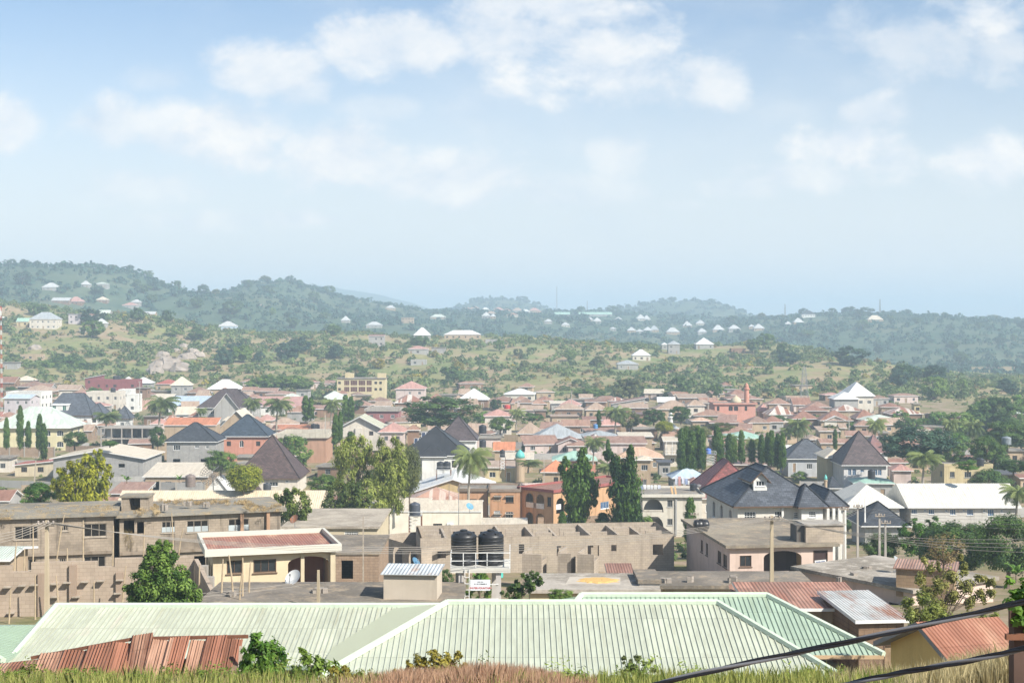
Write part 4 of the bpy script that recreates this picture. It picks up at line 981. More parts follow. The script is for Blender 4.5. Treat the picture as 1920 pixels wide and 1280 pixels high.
    h = H('white mansion with tall white pyramid roof at the hill foot', 1586, 1641, 742, 716, st=2, he=7, rm='white', wm='offwhite', d=14, ridge=3); h.finish()
    h.wing(1562, 1612, 748, 734, dY=-5, rm='white', wm='grey', d=9, ridge=4, win=0).finish()
    h = H('salmon two-storey mosque with flat roof', 1337, 1420, 758, 755, st=2, roof='parapet', rm='deck', wm=plaster((.55, .28, .22), .25), d=13, win=0, name='mosque', cat='mosque')
    for a, b in ((1344, 1349), (1366, 1374), (1376, 1384), (1396, 1401)): h.wpx(a, b, 761, 770, style='two', frame=FBROWN, arch=.4)
    k = h.Y / F
    mb = MB(); mb.lathe(((1385 - 1378) * k, 0, h.he + .2), [(1.9, 0), (1.9, .5), (1.7, 1.2), (1.1, 1.9), (.3, 2.3), (.05, 2.9)], 16); h.part('dome', mb, W['cream'], smooth=True)
    mb = MB(); mb.lathe(((1407 - 1378) * k, 2, h.he), [(.9, 0), (.85, 4.6), (1.15, 4.8), (1.15, 5.2), (.75, 5.3), (.7, 6.2), (.4, 6.8), (.05, 7.2)], 12); h.part('minaret', mb, W['salmon']); h.finish()
    h = H('little grey mosque with pyramid roof and white minaret', 1249, 1273, 803, 791, he=3.8, roof='pyramid', rm='grey', wm='offwhite', d=5, name='mosque', cat='mosque')
    mb = MB(); mb.lathe((0, 2.5, h.he), [(.7, -2), (.65, 2.6), (.95, 2.8), (.95, 3.1), (.6, 3.2), (.55, 4.0), (.3, 4.6), (.03, 5.4)], 12); h.part('minaret', mb, W['white']); h.finish()
    for px, yb, yt, Y, lab in ((975, 885, 842, 318, 'pale minaret with a teal dome left of the tall columnar trees'), (1548, 915, 889, 285, 'little white minaret beside the charcoal hut')):
        b = P(px, yb, Y); hh = (yb - yt) / F * Y; t = thing('minaret', lab, 'minaret', b, 0, None, px); r = hh * .2 if px < 1000 else hh * .12
        mb = MB(); mb.lathe((0, 0, -2), [(r, 0), (r, 2 + hh * .5), (r * 1.25, 2 + hh * .54), (r * 1.25, 2 + hh * .6), (r, 2 + hh * .62)], 14); mb.build('shaft', W['tan'], t)
        mb = MB(); mb.lathe((0, 0, hh * .62), [(r, 0), (r * 1.05, hh * .1), (r * .85, hh * .22), (r * .4, hh * .31), (.05, hh * .38)], 14); mb.build('dome', plain((.12, .42, .38), .5), t, True)
LAUNDRY = []
def solar(h):
    sl = h.rise / (h.d / 2 + h.ov); m1 = plain((.035, .045, .075), .2, 0, .2, 2, .6)
    for k, (px0, px1, py0, py1, n) in enumerate(((790, 822, 811, 823, 4), (776, 823, 822, 834, 6))):
        pm = (py0 + py1) / 2
        for yl in np.linspace(-h.d / 2, 0, 200):
            Y = h.E.location.y + yl; z = h.base + h.he + (yl + h.d / 2 + h.ov) * sl
            if (HY - pm) / F * Y <= z: break
        u0, u1 = (px0 - CX) / F * Y - h.E.location.x, (px1 - CX) / F * Y - h.E.location.x
        t = thing('solar_panel_array', ('upper, shorter' if k == 0 else 'lower, longer') + ' row of solar panels on the black roof', 'solar panels', (h.E.location.x + (u0 + u1) / 2, Y, z + .2), 0, None, (px0 + px1) / 2)
        w = u1 - u0; a = math.atan(sl)
        for i in range(n):
            x0, x1 = -w / 2 + w * i / n + .04, -w / 2 + w * (i + 1) / n - .04; hh = .85
            mb = MB(); mb.box(x0, x1, -hh, hh, 0, .05); o = mb.build('frame', WSTEEL, t); o.rotation_euler = (a, 0, 0)
            mb = MB(); mb.box(x0 + .06, x1 - .06, -hh + .06, hh - .06, .05, .058); mb.build('panel', m1, o)

def lattice(label, px, yb, yt, Y, wb, wt, n, mat, name='lattice_mast', cat='mast', thick=.12, bands=None):
    b = P(px, yb, Y); hh = (yb - yt) / F * Y; t = thing(name, label, cat, b, 0, None, px); mb = MB(); m2 = MB()
    for i in range(n):
        z0, z1 = hh * i / n, hh * (i + 1) / n; w0, w1 = wb + (wt - wb) * i / n, wb + (wt - wb) * (i + 1) / n; M = m2 if bands and i % 2 else mb
        c0 = [(-w0, -w0, z0), (w0, -w0, z0), (w0, w0, z0), (-w0, w0, z0)]; c1 = [(-w1, -w1, z1), (w1, -w1, z1), (w1, w1, z1), (-w1, w1, z1)]
        for j in range(4):
            M.bar(c0[j], c1[j], thick); M.bar(c0[j], c1[(j + 1) % 4], thick * .6); M.bar(c1[j], c1[(j + 1) % 4], thick * .6); M.bar(c0[(j + 1) % 4], c1[j], thick * .6)
    mb.build('frame', mat, t)
    if bands: m2.build('painted_band', bands, t)
    return t, hh
def masts():
    ws, rd = plain((.6, .6, .58), .6), plain((.45, .08, .05), .6)
    t, hh = lattice('red and white lattice telephone mast at the left edge', 1, 790, 574, 470, .6, .22, 24, ws, bands=rd, thick=.06)
    mb = MB(); mb.box(-.3, .3, -1.2, -.9, hh * .9, hh * .985); mb.build('antenna_panel', WSTEEL, t); mb = MB(); mb.lathe((1.1, -.8, hh * .9), [(.5, 0), (.5, .3)], 12); mb.build('dish', WSTEEL, t)
    t, hh = lattice('grey lattice power pylon at the foot of the dry slope', 1508, 778, 688, 560, 2.0, .5, 12, STEEL, name='power_pylon', cat='pylon', thick=.1)
    mb = MB(); mb.bar((-2.2, 0, hh * .85), (2.2, 0, hh * .85), .15); mb.bar((-1.8, 0, hh * .7), (1.8, 0, hh * .7), .15); mb.build('crossarm', STEEL, t)
    for px, yb, yt, Y, lab in ((1044, 586, 537, 2350, 'tall thin mast on the plateau skyline'), (1101, 588, 564, 2340, 'short thin mast beside the longest pale green building'), (1472, 600, 570, 1930, 'thin mast on the skyline left of the dark domed roof'), (1650, 590, 561, 1890, 'thin mast behind trees of the right-hand ridge')):
        lattice(lab, px, yb, yt, Y, 1.0, .4, 10, STEEL, thick=.25)
# ------------------------------------------------------------------ the town: (left, right, eave row, ridge row, storeys, roof, roof sheet, wall, label, options)
TOWN = [
 # far left edge of the town
 (28,62,713,704,1,'hip','cream','tan','cream hip-roofed house at the foot of the left hill',{}),
 (-10,32,716,706,1,'gablex','rust','brown','long rust-roofed house beside the red and white mast',{}),
 (30,86,725,714,1,'hip','brown','dark','dark-walled house with wide brown hip roof below the left hill',{}),
 (34,100,734,722,1,'hip','tan','brown','tan hip-roofed house with wide eaves in the left far rows',{}),
 (72,106,720,713,1,'flat','deck','tan','tan flat-roofed house under the left hill',{}),
 (104,150,730,721,1,'gablex','tan','tan','long tan-roofed house between the brown hip roof and the maroon block',{}),
 (128,176,738,729,1,'hip','rusty','tan','low rusty hip-roofed house before the maroon block',{}),
 (155,192,709,702,2,'shedx','cream','maroon','dark two-storey house with slanting cream roof at the hill foot',{}),
 (175,256,716,711,2,'parapet','deck','maroon','long maroon flat-roofed block in the left far rows',{}),
 (225,251,717,706,1,'pyramid','white','grey','small white pyramid-roofed house behind the maroon block',{}),
 (247,284,718,707,1,'hip','white','grey','white hip-roofed house right of the small white pyramid roof',{}),
 (288,336,720,711,1,'hip','red','tan','red-brown hip-roofed house behind the grey two-storey house',{}),
 (316,359,722,706,2,'hip','cream','bgrey','grey two-storey house with cream hip roof below the rocks',{}),
 (348,392,736,725,1,'hip','brown','brown','brown hip-roofed house beside the grey two-storey house',{}),
 (384,453,729,711,1,'hip','white','tan','house with big white hip roof behind the brown gables',{}),
 (452,484,731,725,1,'gablex','rusty','brown','low rusty-roofed house right of the big white hip roof',{}),
 (250,279,728,724,2,'flat','deck','brown','brown flat-roofed house with an arch in the left far rows',{}),
 (278,318,734,727,1,'flat','deck','tan','tan flat-topped house left of the grey two-storey house',{}),
 (5,62,746,739,2,'gablex','blue','lilac','lilac-walled house with pale blue gable roof at the left edge',{}),
 (10,82,737,733,2,'parapet','deck','white','white flat-roofed block behind the lilac house',{}),
 (88,132,748,741,1,'hip','tan','tan','tan hip-roofed house left of the slate mansion',{}),
 (162,224,738,733,2,'parapet','deck','offwhite','off-white two-storey flat-roofed block behind the slate mansion',{'d':9}),
 (222,246,733,729,2,'parapet','deck','white','white annex of the off-white block with stair top',{'d':7}),
 (237,259,741,738,2,'parapet','deck','white','narrow white tower house beside the dirt road',{'d':6}),
 (258,272,752,749,1,'parapet','deck','pink','pink roadside wall house by the dirt road',{'d':16}),
 (313,383,760,744,1,'shed','blue','white','long house with pale blue roof behind the orange-banded roof',{'d':14}),
 (328,371,775,762,1,'gablex','cream','white','white low house with cream roof behind the orange-banded roof',{}),
 (457,488,745,738,1,'hip','rusty','tan','rusty hip roof beside the brown gables',{}),
 # left middle
 (478,522,733,727,1,'gablex','rusty','brown','long rusty-roofed shed before the dark tree row',{}),
 (494,556,739,732,1,'hip','rusty','tan','rusty hip-roofed house before the dark tree row',{}),
 (519,569,748,737,1,'hip','pale','white','white-green hip-roofed house behind the red-pink roof',{}),
 (470,566,762,745,1,'shed','pink','white','house with long red-pink roof left of the columnar trees',{'d':14}),
 (553,582,732,729,2,'flat','deck','grey','grey flat-roofed block left of the yellow block',{}),
 (597,652,748,733,1,'hip','pale','white','white house with pale green hip roof below the yellow block',{'st':1}),
 (690,732,752,744,1,'hip','brown','tan','brown hip roof below the yellow block',{}),
 (664,696,742,737,1,'flat','deck','tan','tan flat house under the yellow block',{}),
 (738,798,755,740,1,'hip','stripe','brown','house with rust and white striped hip roof below the pink house',{}),
 (740,790,766,757,1,'hip','brown','rose','brown-roofed house before the striped roof',{}),
 (740,798,729,714,2,'hip','pink','rose','pink two-storey house with hip roof at the hill foot',{'d':12}),
 (800,836,750,738,1,'hip','rust','brown','rust hip-roofed house behind the great dark tree',{}),
 (858,918,749,728,1,'pyramid','white','brown','house with tall white pyramid roof behind the great dark tree',{}),
 (846,872,749,741,1,'hip','tan','tan','tan hip roof leaning on the white pyramid roof',{}),
 (915,972,753,742,1,'hip','brown','tan','brown hip-roofed house right of the white pyramid roof',{}),
 (905,962,780,767,2,'hip','pink','offwhite','pink-roofed house with arched porch right of the great dark tree',{'arch':1}),
 (955,966,756,746,1,'hip','rust','tan','narrow rust roof beside the pink-roofed house',{}),
 (820,862,741,736,1,'flat','deck','bgrey','grey unroofed house behind the great dark tree',{}),
 # centre
 (944,1006,739,728,1,'hip','white','offwhite','off-white house with bright white hip roof at the hill foot',{}),
 (972,1000,755,745,1,'pyramid','brown','tan','small tan house with brown pyramid roof',{'he':4.4}),
 (993,1026,757,746,1,'hip','rusty','brown','rusty hip-roofed house right of the small pyramid roof',{}),
 (1000,1026,770,766,1,'flat','deck','brown','dark flat-topped sheds below the rusty hip roof',{}),
 (1030,1068,756,752,1,'shed','cream','green' if False else 'grey','long cream-roofed shop behind the tan hip roofs',{}),
 (1038,1096,767,755,1,'hip','tan','brown','tan hip-roofed house with dark porch in the centre rows',{}),
 (1095,1143,768,754,1,'hip','tan','tan','tan hip-roofed house right of the dark-porched one',{}),
 (1065,1106,750,746,1,'flat','deck','bgrey','unfinished grey block house behind the centre tan roofs',{}),
 (1096,1141,753,748,1,'gablex','brown','brown','long brown-roofed house behind the centre tan roofs',{}),
 (1146,1212,757,744,1,'shedx','rust','grey','grey gabled shed with sloping rust roof before the light round tree',{}),
 (1160,1218,764,757,1,'gablex','tan','brown','low tan-roofed stalls below the grey gabled shed',{}),
 (1158,1212,777,770,1,'flat','dark','brown','dark flat-roofed sheds below the tan-roofed stalls',{}),
 (1228,1302,767,750,1,'hip','tan','tan','wide tan hip-roofed house in the middle of the far rows',{}),
 (1286,1324,760,749,1,'hip','tan','offwhite','off-white house with tan hip roof before the flat brown roofs',{'st':2}),
 (1270,1330,746,739,1,'shed','tan','brown','long brown house with flat tan roof under the dark tree',{}),
 (1232,1268,752,744,1,'gablex','white','grey','grey house with white roof behind the wide tan roof',{}),
 (1362,1432,748,738,1,'hip','rusty','tan','rusty hip-roofed house behind the salmon mosque',{}),
 (1300,1369,779,767,1,'hip','rusty','tan','tan house with rusty hip roof before the salmon mosque',{}),
 (1296,1336,789,782,1,'hip','peach','tan','low peach-roofed house before the rusty hip roof',{}),
 (1330,1392,793,786,1,'hip','rusty','brown','low rusty-roofed house below the salmon mosque',{}),
 (1398,1446,792,780,1,'hip','brown','tan','brown hip roof right of the salmon mosque',{}),
 (1420,1446,770,756,1,'hip','pink','tan','pink hip roof behind the salmon mosque',{}),
 (1030,1086,781,777,1,'flat','tan','tan','tan flat-roofed house with narrow windows in the centre',{}),
 (1090,1150,786,780,1,'gablex','rust','brown','rust-roofed shed right of the tan flat-roofed house',{}),
 (968,1021,813,792,1,'hip','tan','tan','house with beige hip roof beside the grey roofs',{}),
 (1000,1092,821,794,1,'hip','grey','yellow','yellow-walled house with grey metal hip roof',{'d':13}),
 (1088,1163,818,807,1,'hip','grey','tan','house with low grey metal hip roof right of the yellow-walled house',{}),
 (1043,1097,831,819,1,'gabley','rust','rose','small gabled house with rust roof before the grey roofs',{'d':8}),
 (1098,1214,831,820,2,'shed','rusty','rose','long brown-roofed two-storey house in the centre',{'d':8}),
 (1160,1226,818,812,2,'shed','cream','tan','tan two-storey house with cream roof behind the long brown roof',{}),
 (1185,1236,805,801,1,'flat','deck','brown','dark flat-roofed house behind the small mosque',{}),
 (1035,1122,863,845,1,'hip','green','salmon','brick-red house with green hip roof left of the tall columnar trees',{}),
 (1013,1072,885,862,1,'hip','orange','tan','house with orange hip roof behind the tall columnar trees',{}),
 (940,1003,860,850,1,'shed','cream','tan','low cream-roofed house below the teal dome',{}),
 (1155,1247,858,835,1,'hip','peach','tan','house with wide peach hip roof behind the tall columnar trees',{}),
 (1243,1302,827,820,2,'shed','cream','offwhite','off-white balcony house with flat cream roof left of the row of columnar trees',{'balc':1}),
 (1190,1227,862,854,2,'hip','cream','tan','unfinished tan two-storey house between the columnar trees',{}),
 (1255,1329,896,875,1,'hip','blue','grey','house with pale blue metal hip roof behind the laundry terrace',{}),
 (1290,1318,906,895,1,'hip','pink','rose','small pink-roofed house behind the laundry terrace',{}),
 (1232,1262,868,862,1,'flat','dark','grey','grey shed with blue tarpaulin beside the columnar trees',{}),
 (1355,1442,822,808,1,'hip','green','tan','house with long pale green roof behind the columnar tree row',{}),
 (760,788,806,796,2,'hip','rusty','brown','brown house with rusty hip roof beside the great dark tree',{}),
 # right
 (1440,1486,757,746,2,'hip','rusty','tan','tan two-storey house with rusty hip roof near the pylon',{}),
 (1484,1522,757,745,1,'gablex','rust','rose','rose-walled house with rust roof behind the pylon',{}),
 (1512,1562,763,753,1,'hip','rusty','tan','rusty hip-roofed house right of the pylon',{}),
 (1499,1558,770,760,1,'hip','rust','brown','brown house with rust hip roof before the pylon',{}),
 (1436,1492,777,759,1,'hip','stripe','offwhite','house with rust and cream striped hip roof left of the pylon',{}),
 (1430,1472,791,779,1,'hip','rust','grey','rust hip-roofed house at the left foot of the pylon row',{}),
 (1484,1537,785,770,1,'hip','rust','brown','brown house with steep rust hip roof below the pylon',{}),
 (1537,1602,788,769,1,'hip','rust','tan','tan house with wide rust hip roof below the white pyramid mansion',{}),
 (1543,1590,788,778,1,'gabley','white','offwhite','small house with white gable before the wide rust roof',{'d':8}),
 (1563,1619,770,758,1,'hip','stripe','tan','striped hip-roofed house right below the white pyramid mansion',{}),
 (1601,1647,784,768,1,'hip','rust','brown','rust hip-roofed house behind the long white hip roof',{}),
 (1615,1694,788,777,1,'hip','pale','offwhite','off-white house with long pale hip roof and porch',{}),
 (1651,1697,763,755,1,'hip','rust','tan','tan house with rust hip roof right of the white pyramid mansion',{}),
 (1665,1732,776,763,1,'hip','stripe','brown','long house with rust and white striped roof at the hill foot',{}),
 (1712,1729,758,755,1,'flat','deck','yellow','small yellow unfinished house at the hill foot',{}),
 (1533,1576,808,800,1,'shed','tan','tan','tan shed with flat tiled roof among the palms',{}),
 (1573,1590,801,794,1,'gablex','tan','tan','tiny tan-roofed hut by the slim columnar tree',{}),
 (1745,1806,780,774,1,'gablex','tan','brown','long tan roof behind the right-hand palms',{}),
 (1834,1868,791,787,1,'gablex','rust','brown','rust shed among the right-hand trees',{}),
 (1760,1790,830,822,1,'flat','tan','tan','tan flat house behind the great round tree',{}),
 (1664,1704,866,859,1,'gablex','rust','rose','small house with rust roof right of the brown pyramid house',{}),
 (1672,1716,882,869,1,'hip','pink','rose','pink hip-roofed house left of the front palm',{}),
 (1758,1832,895,880,1,'shed','rusty','rose','rose house with long rusty roof right of the front palm',{}),
 (1828,1912,890,885,1,'flat','dark','tan','dark flat-roofed house behind the long white roof',{}),
 (1788,1858,864,855,1,'shed','rust','yellow','yellow house with rust roof on its terrace',{}),
 (1770,1862,874,867,2,'parapet','deck','yellow','yellow flat-roofed terrace house at the right',{'d':9}),
 (1600,1684,906,893,1,'hip','green','grey','grey house with light green roof behind the long white roof',{}),
 (1878,1926,846,840,1,'flat','deck','tan','tan flat house at the far right edge',{}),
 (1905,1940,895,888,1,'gablex','rust','tan','rust-roofed house at the right edge behind the palm',{}),
 (1868,1930,775,768,1,'gablex','pale','tan','pale-roofed house under the right-hand trees',{}),
 # left middle-near
 (24,128,872,858,1,'shedx','red','cream','cream one-storey house with red roof beside the dirt yard',{'d':8,'he':2.6}),
 (-40,22,860,853,1,'flat','deck','offwhite','unfinished off-white block house at the left edge',{}),
 (508,586,805,797,1,'shed','orange','offwhite','house with long orange roof strip behind the salmon parapet block',{'d':6}),
 (268,392,893,872,1,'shed','cream','tan','long cream-roofed shed behind the cream barn roof',{'d':12}),
 (-30,20,937,918,1,'gablex','rust','grey','red-rust roofed house cut by the left edge',{'d':7}),
 (204,272,925,908,1,'shed','rusty','tan','low rust-roofed shed behind the unfinished block building',{'d':8}),
 (1135,1200,852,846,1,'flat','deck','tan','tan flat-roofed house behind the tall columnar trees',{}),
 (880,942,822,816,1,'flat','deck','rose','rose flat-roofed house right of the brown gabled mansion',{}),
 (924,968,842,828,1,'gablex','orange','tan','orange-roofed house left of the beige hip roof',{}),
 (905,975,876,866,1,'shed','tan','yellow','yellow-walled house with tan roof behind the water tower',{}),
 (645,668,826,819,1,'flat','deck','grey','grey shed behind the airy trees',{}),
 (440,500,858,850,1,'flat','deck','tan','tan flat house behind the brown pyramid roof',{}),
 (1452,1500,842,834,1,'gablex','white','rose','white-roofed house beside the columnar row',{}),
]
def town():
    for x0, x1, ye, yr, st, roof, rm, wm, label, op in TOWN:
        op = dict(op); arch = op.pop('arch', 0); balc = op.pop('balc', 0); st = op.pop('st', st)
        h = House(label, x0, x1, ye, yr, st=st, roof=roof, rm=rm, wm=wm, ov=op.pop('ov', .5 if roof != 'parapet' else .05), rz=op.pop('rz', random.uniform(-.1, .1) if 'd' not in op else 0.0), **op)
        if arch:
            for i in range(3): h.win('F', h.w * (.35 + .25 * i), 3.3, h.w * .17, 2.2, 'two', FWHITE, arch=.9)
        if balc:
            mb = MB()
            for u in np.linspace(.3, h.w - .3, 5): h.bx(mb, 'F', u - .08, u + .08, 3.2, 6.2, 1.0, 1.2)
            h.bx(mb, 'F', 0, h.w, 3.0, 3.2, .005, 1.25); h.bx(mb, 'F', 0, h.w, 3.9, 4.05, 1.07, 1.15)
            h.part('balcony', mb, W['white'])
        h.finish()

HILLHOUSES = [ # (left, right, eave, ridge, storeys, roof, sheet, wall, label)
 (78,108,538,530,1,'hip','white','grey','white hip-roofed house high on the left hill'),
 (150,168,533,526,1,'pyramid','white','grey','white pyramid-roofed house high on the left hill'),
 (178,201,532,529,1,'hip','pale','grey','long pale-roofed house high on the left hill'),
 (96,130,563,558,1,'gablex','white','brown','long white-roofed house among dark trees of the left hill'),
 (125,154,565,556,1,'hip','pink','brown','red hip-roofed house among dark trees of the left hill'),
 (180,201,562,556,1,'hip','cream','brown','cream hip-roofed house among dark trees of the left hill'),
 (228,256,572,567,1,'hip','pink','grey','long red-roofed house under the round dark trees'),
 (245,263,566,561,1,'hip','white','grey','small white-roofed house under the round dark trees'),
 (127,159,589,585,2,'flat','grey','lilac','grey flat-roofed two-storey house on the left slope'),
 (158,182,592,587,1,'hip','pink','grey','pinkish-roofed house on the left slope'),
 (182,206,586,581,1,'gablex','pale','grey','pale-roofed house on the left slope'),
 (177,199,606,597,1,'hip','white','grey','white hip-roofed house in trees below the left slope houses'),
 (54,107,598,585,2,'hip','grey','offwhite','big two-storey villa with grey hip roof on the left slope'),
 (30,54,602,596,1,'gablex','green','yellow','small yellow house with green roof beside the grey villa'),
 (147,160,614,611,1,'flat','deck','grey','small flat hut below the grey villa'),
 (408,442,611,602,1,'hip','white','blue','lone white hip-roofed house on the dry left slope'),
 (268,291,588,584,1,'gablex','white','tan','white-roofed shed by the red earth bank'),
 (4,33,680,678,1,'flat','deck','bgrey','unfinished grey block house at the foot of the left slope'),
 (38,75,664,661,1,'none','deck','tan','roofless tan block walls on the left slope'),
 (690,721,630,627,2,'shed','rust','grey','two-storey block house with rust roof on the mid slope'),
 (763,803,654,648,1,'hip','pink','grey','long house with pinkish hip roof on the mid slope'),
 (770,799,674,672,1,'none','deck','grey','roofless block walls below the pinkish-roofed house'),
 (775,807,628,614,1,'hip','white','grey','white hip-roofed house on the ridge left of the long white roof'),
 (832,902,627,619,1,'hip','white','tan','very long white-roofed house on the ridge'),
 (808,836,652,649,1,'flat','deck','bgrey','grey roofless house right of the pinkish-roofed house'),
 (910,943,636,632,1,'none','deck','bgrey','grey unfinished block walls near the ridge'),
 (639,656,600,592,1,'pyramid','white','grey','white pyramid roof in the fold of the second hill'),
 (686,716,609,603,1,'hip','white','grey','white roofs in the fold of the second hill'),
 (722,741,577,572,1,'hip','white','tan','white hip-roofed house on the saddle of the hills'),
 (752,776,595,590,2,'flat','deck','tan','tan two-storey block on the saddle of the hills'),
 (806,836,594,589,1,'hip','pale','tan','long pale-roofed house on the saddle of the hills'),
 (1185,1221,666,655,1,'hip','white','offwhite','white hip-roofed house alone on the middle of the dry slope'),
 (1157,1198,682,675,1,'hip','grey','grey','long grey-roofed house on the dry slope below the white one'),
 (1252,1276,645,639,2,'hip','grey','bgrey','grey two-storey house near the crest of the dry slope'),
 (1240,1253,646,642,1,'hip','white','grey','small white-roofed house beside the grey one near the crest'),
 (1304,1339,645,633,1,'pyramid','white','grey','white pyramid-roofed house on the crest of the dry slope'),
 (1371,1398,653,651,1,'none','deck','brown','brown unfinished walls at the crest of the dry slope'),
 (1627,1657,599,591,1,'hip','cream','tan','lone cream hip-roofed house under the right-hand ridge'),
 (1503,1529,589,582,1,'hip','dslate','white','white house with dark domed roof on the right-hand ridge'),
 (1472,1484,607,602,1,'pyramid','white','grey','small white pyramid roof left under the dark domed roof'),
 (1488,1508,604,596,1,'hip','white','tan','white hip roof under the dark domed roof'),
 (1040,1069,589,585,1,'gablex','green','grey','long pale green-roofed building by the tall mast'),
 (1085,1148,589,585,1,'gablex','green','grey','longest pale green-roofed building on the plateau skyline'),
]
SPECK = [(1020,1036,602,598),(1052,1069,609,604),(1098,1113,599,594),(1112,1128,602,595),(1153,1167,598,594),(1193,1210,597,589),(1206,1220,598,591),(1143,1156,616,613),(1176,1193,619,613),(1192,1207,621,617),(1206,1224,619,613),
 (1249,1275,622,614),(1280,1298,610,602),(1305,1323,606,600),(1308,1326,622,615),(1336,1359,618,609),(1366,1389,616,609),(1404,1416,612,608),(1413,1434,615,607),(1218,1236,618,610),(903,920,592,585),(919,930,593,588)]
RED = [(866,884,580,576),(880,900,578,574),(902,918,580,576),(925,945,581,576),(940,960,584,579),(960,980,582,577),(975,995,584,580),(992,1012,582,577),(1004,1018,586,582),(950,972,590,586),(912,930,587,583)]
def hill_houses():
    lst = [h + ('white pyramid-roofed house scattered on the far hazy plateau',) for h in []]
    R['dullwhite'] = sheet((.55, .56, .56), 0, vary=.1)
    for x0, x1, ye, yr, st, roof, rm, wm, label in HILLHOUSES:
        if rm == 'white' and ye < 612: rm = 'dullwhite'
        h = House(label, x0, x1, ye, yr, st=st, roof=roof, rm=rm, wm=wm, ov=.4 if roof != 'none' else 0, name='hill_house', group='houses scattered on the hills')
        h.finish(); CLEAR.append((h.E.location.x, h.E.location.y, h.w * .62 + 2))
        if h.Y > 5000: print('FAR', label, h.Y)
    for k, S in enumerate((SPECK, RED)):
        for x0, x1, ye, yr in S:
            Y = find_Y((x0 + x1) / 2, ye, 3.0)
            lab = 'small white-roofed house scattered on the far hazy plateau' if k == 0 else 'tiny pinkish-roofed house of the crowded village on the far plateau'
            h = House(lab, x0, x1, ye, yr, roof='hip', rm=('dullwhite' if x0 != 1218 else 'grey') if k == 0 else random.choice(['pink', 'rusty', 'tan', 'white']), wm=random.choice(['offwhite', 'tan', 'grey']), ov=.5, name='hill_house', Y=min(Y, 2330), group='white roofs of the far plateau' if k == 0 else 'village roofs on the far plateau')
            h.finish(); CLEAR.append((h.E.location.x, h.E.location.y, h.w * .7 + 3))

PLOTS = []
def infill():
    """small sheds, yard walls and low houses that fill the gaps between the named houses"""
    rng = random.Random(44); taken = []
    for o in list(COL.objects):
        if o.parent is None and o.get('category') in ('house', 'mosque', 'unfinished house', 'minaret', 'wall') and 140 < o.location.y < 760:
            xs = [v[0] for c in o.children if c.type == 'MESH' and c.name.split('.')[0] in ('wall', 'roof', 'floor_slab') for v in c.bound_box] or [-4, 4]
            taken.append((o.location.x, o.location.y, (max(xs) - min(xs)) / 2))
    n = 0
    for _ in range(4000):
        if n >= 160: break
        px = rng.uniform(-20, 1940); Y = math.exp(rng.uniform(math.log(250), math.log(660))); X = (px - CX) / F * Y
        if px > 1700 and Y > 480 or (px > 1780 and Y > 330) or (px < 80 and Y < 330) or (235 < px < 290 and 420 < Y < 560): continue
        small = n >= 84; w = rng.uniform(5, 9) if small else rng.uniform(6.5, 13)
        if n > 40 and Y < 380: continue
        if any(abs(X - x) < (w / 2 + r) * .8 and abs(Y - y) < (6.5 if small else 9) for x, y, r in taken): continue
        he = rng.choice([2.6, 2.8, 3.1, 3.1]); k = F / Y; z = ground(X, Y) + he; ye = HY - z * k
        roof, rm, word = rng.choice([('hip', 'rusty', 'rusty hip-roofed'), ('hip', 'rust', 'dark rust hip-roofed'), ('gablex', 'rusty', 'rust gable-roofed'), ('hip', 'tan', 'tan hip-roofed'), ('gablex', 'tan', 'tan gable-roofed'), ('hip', 'brown', 'brown hip-roofed'), ('flat', 'deck', 'grey flat-roofed'), ('shed', 'rusty', 'rusty lean-to roofed'), ('hip', 'stripe', 'striped tin-roofed'), ('shed', 'cream', 'cream lean-to roofed'), ('hip', 'pink', 'pinkish hip-roofed')])
        zone = 'far rows' if Y > 480 else 'middle rows' if Y > 340 else 'nearer yards'
        h = House(('little ' + word + ' shed in the ' if small else 'low ' + word + ' house squeezed into the ') + zone, px - w / 2 * k, px + w / 2 * k, ye, ye - rng.uniform(1.0, 2.2) * k * (0 if roof == 'flat' else 1) - 4.0 / Y * 36, roof=roof, rm=rm, wm=rng.choice(['tan', 'mud', 'brown', 'brown', 'rose', 'cream', 'bgrey', 'tan']), he=he, Y=Y, d=rng.uniform(5, 8), ov=.45, rz=rng.uniform(-.25, .25), group='small sheds between the houses' if small else 'low houses squeezed between the others', name='shed' if small else 'house', cat='shed' if small else 'house')
        h.finish(); taken.append((X, Y, w / 2)); n += 1
    print('infill', n)
    # yard walls of grey block between the plots
    m = 0
    for _ in range(900):
        if m >= 46: break
        px = rng.uniform(0, 1900); Y = math.exp(rng.uniform(math.log(245), math.log(600))); X = (px - CX) / F * Y; w = rng.uniform(7, 18)
        if any(abs(X - x) < (w / 2 + r) * .7 and abs(Y - y) < 6 for x, y, r in taken) or (px > 1750 and Y > 400): continue
        t = thing('yard_wall', 'low block yard wall between the houses', 'wall', (X, Y, ground(X, Y)), rng.uniform(-.35, .35), 'yard walls between the houses', px, share=True); mb = MB(); mb.box(-w / 2, w / 2, -.1, .1, -1, rng.uniform(1.4, 2.1)); mb.build('wall', W[rng.choice(['bgrey', 'mud', 'tan', 'grey'])], t); m += 1

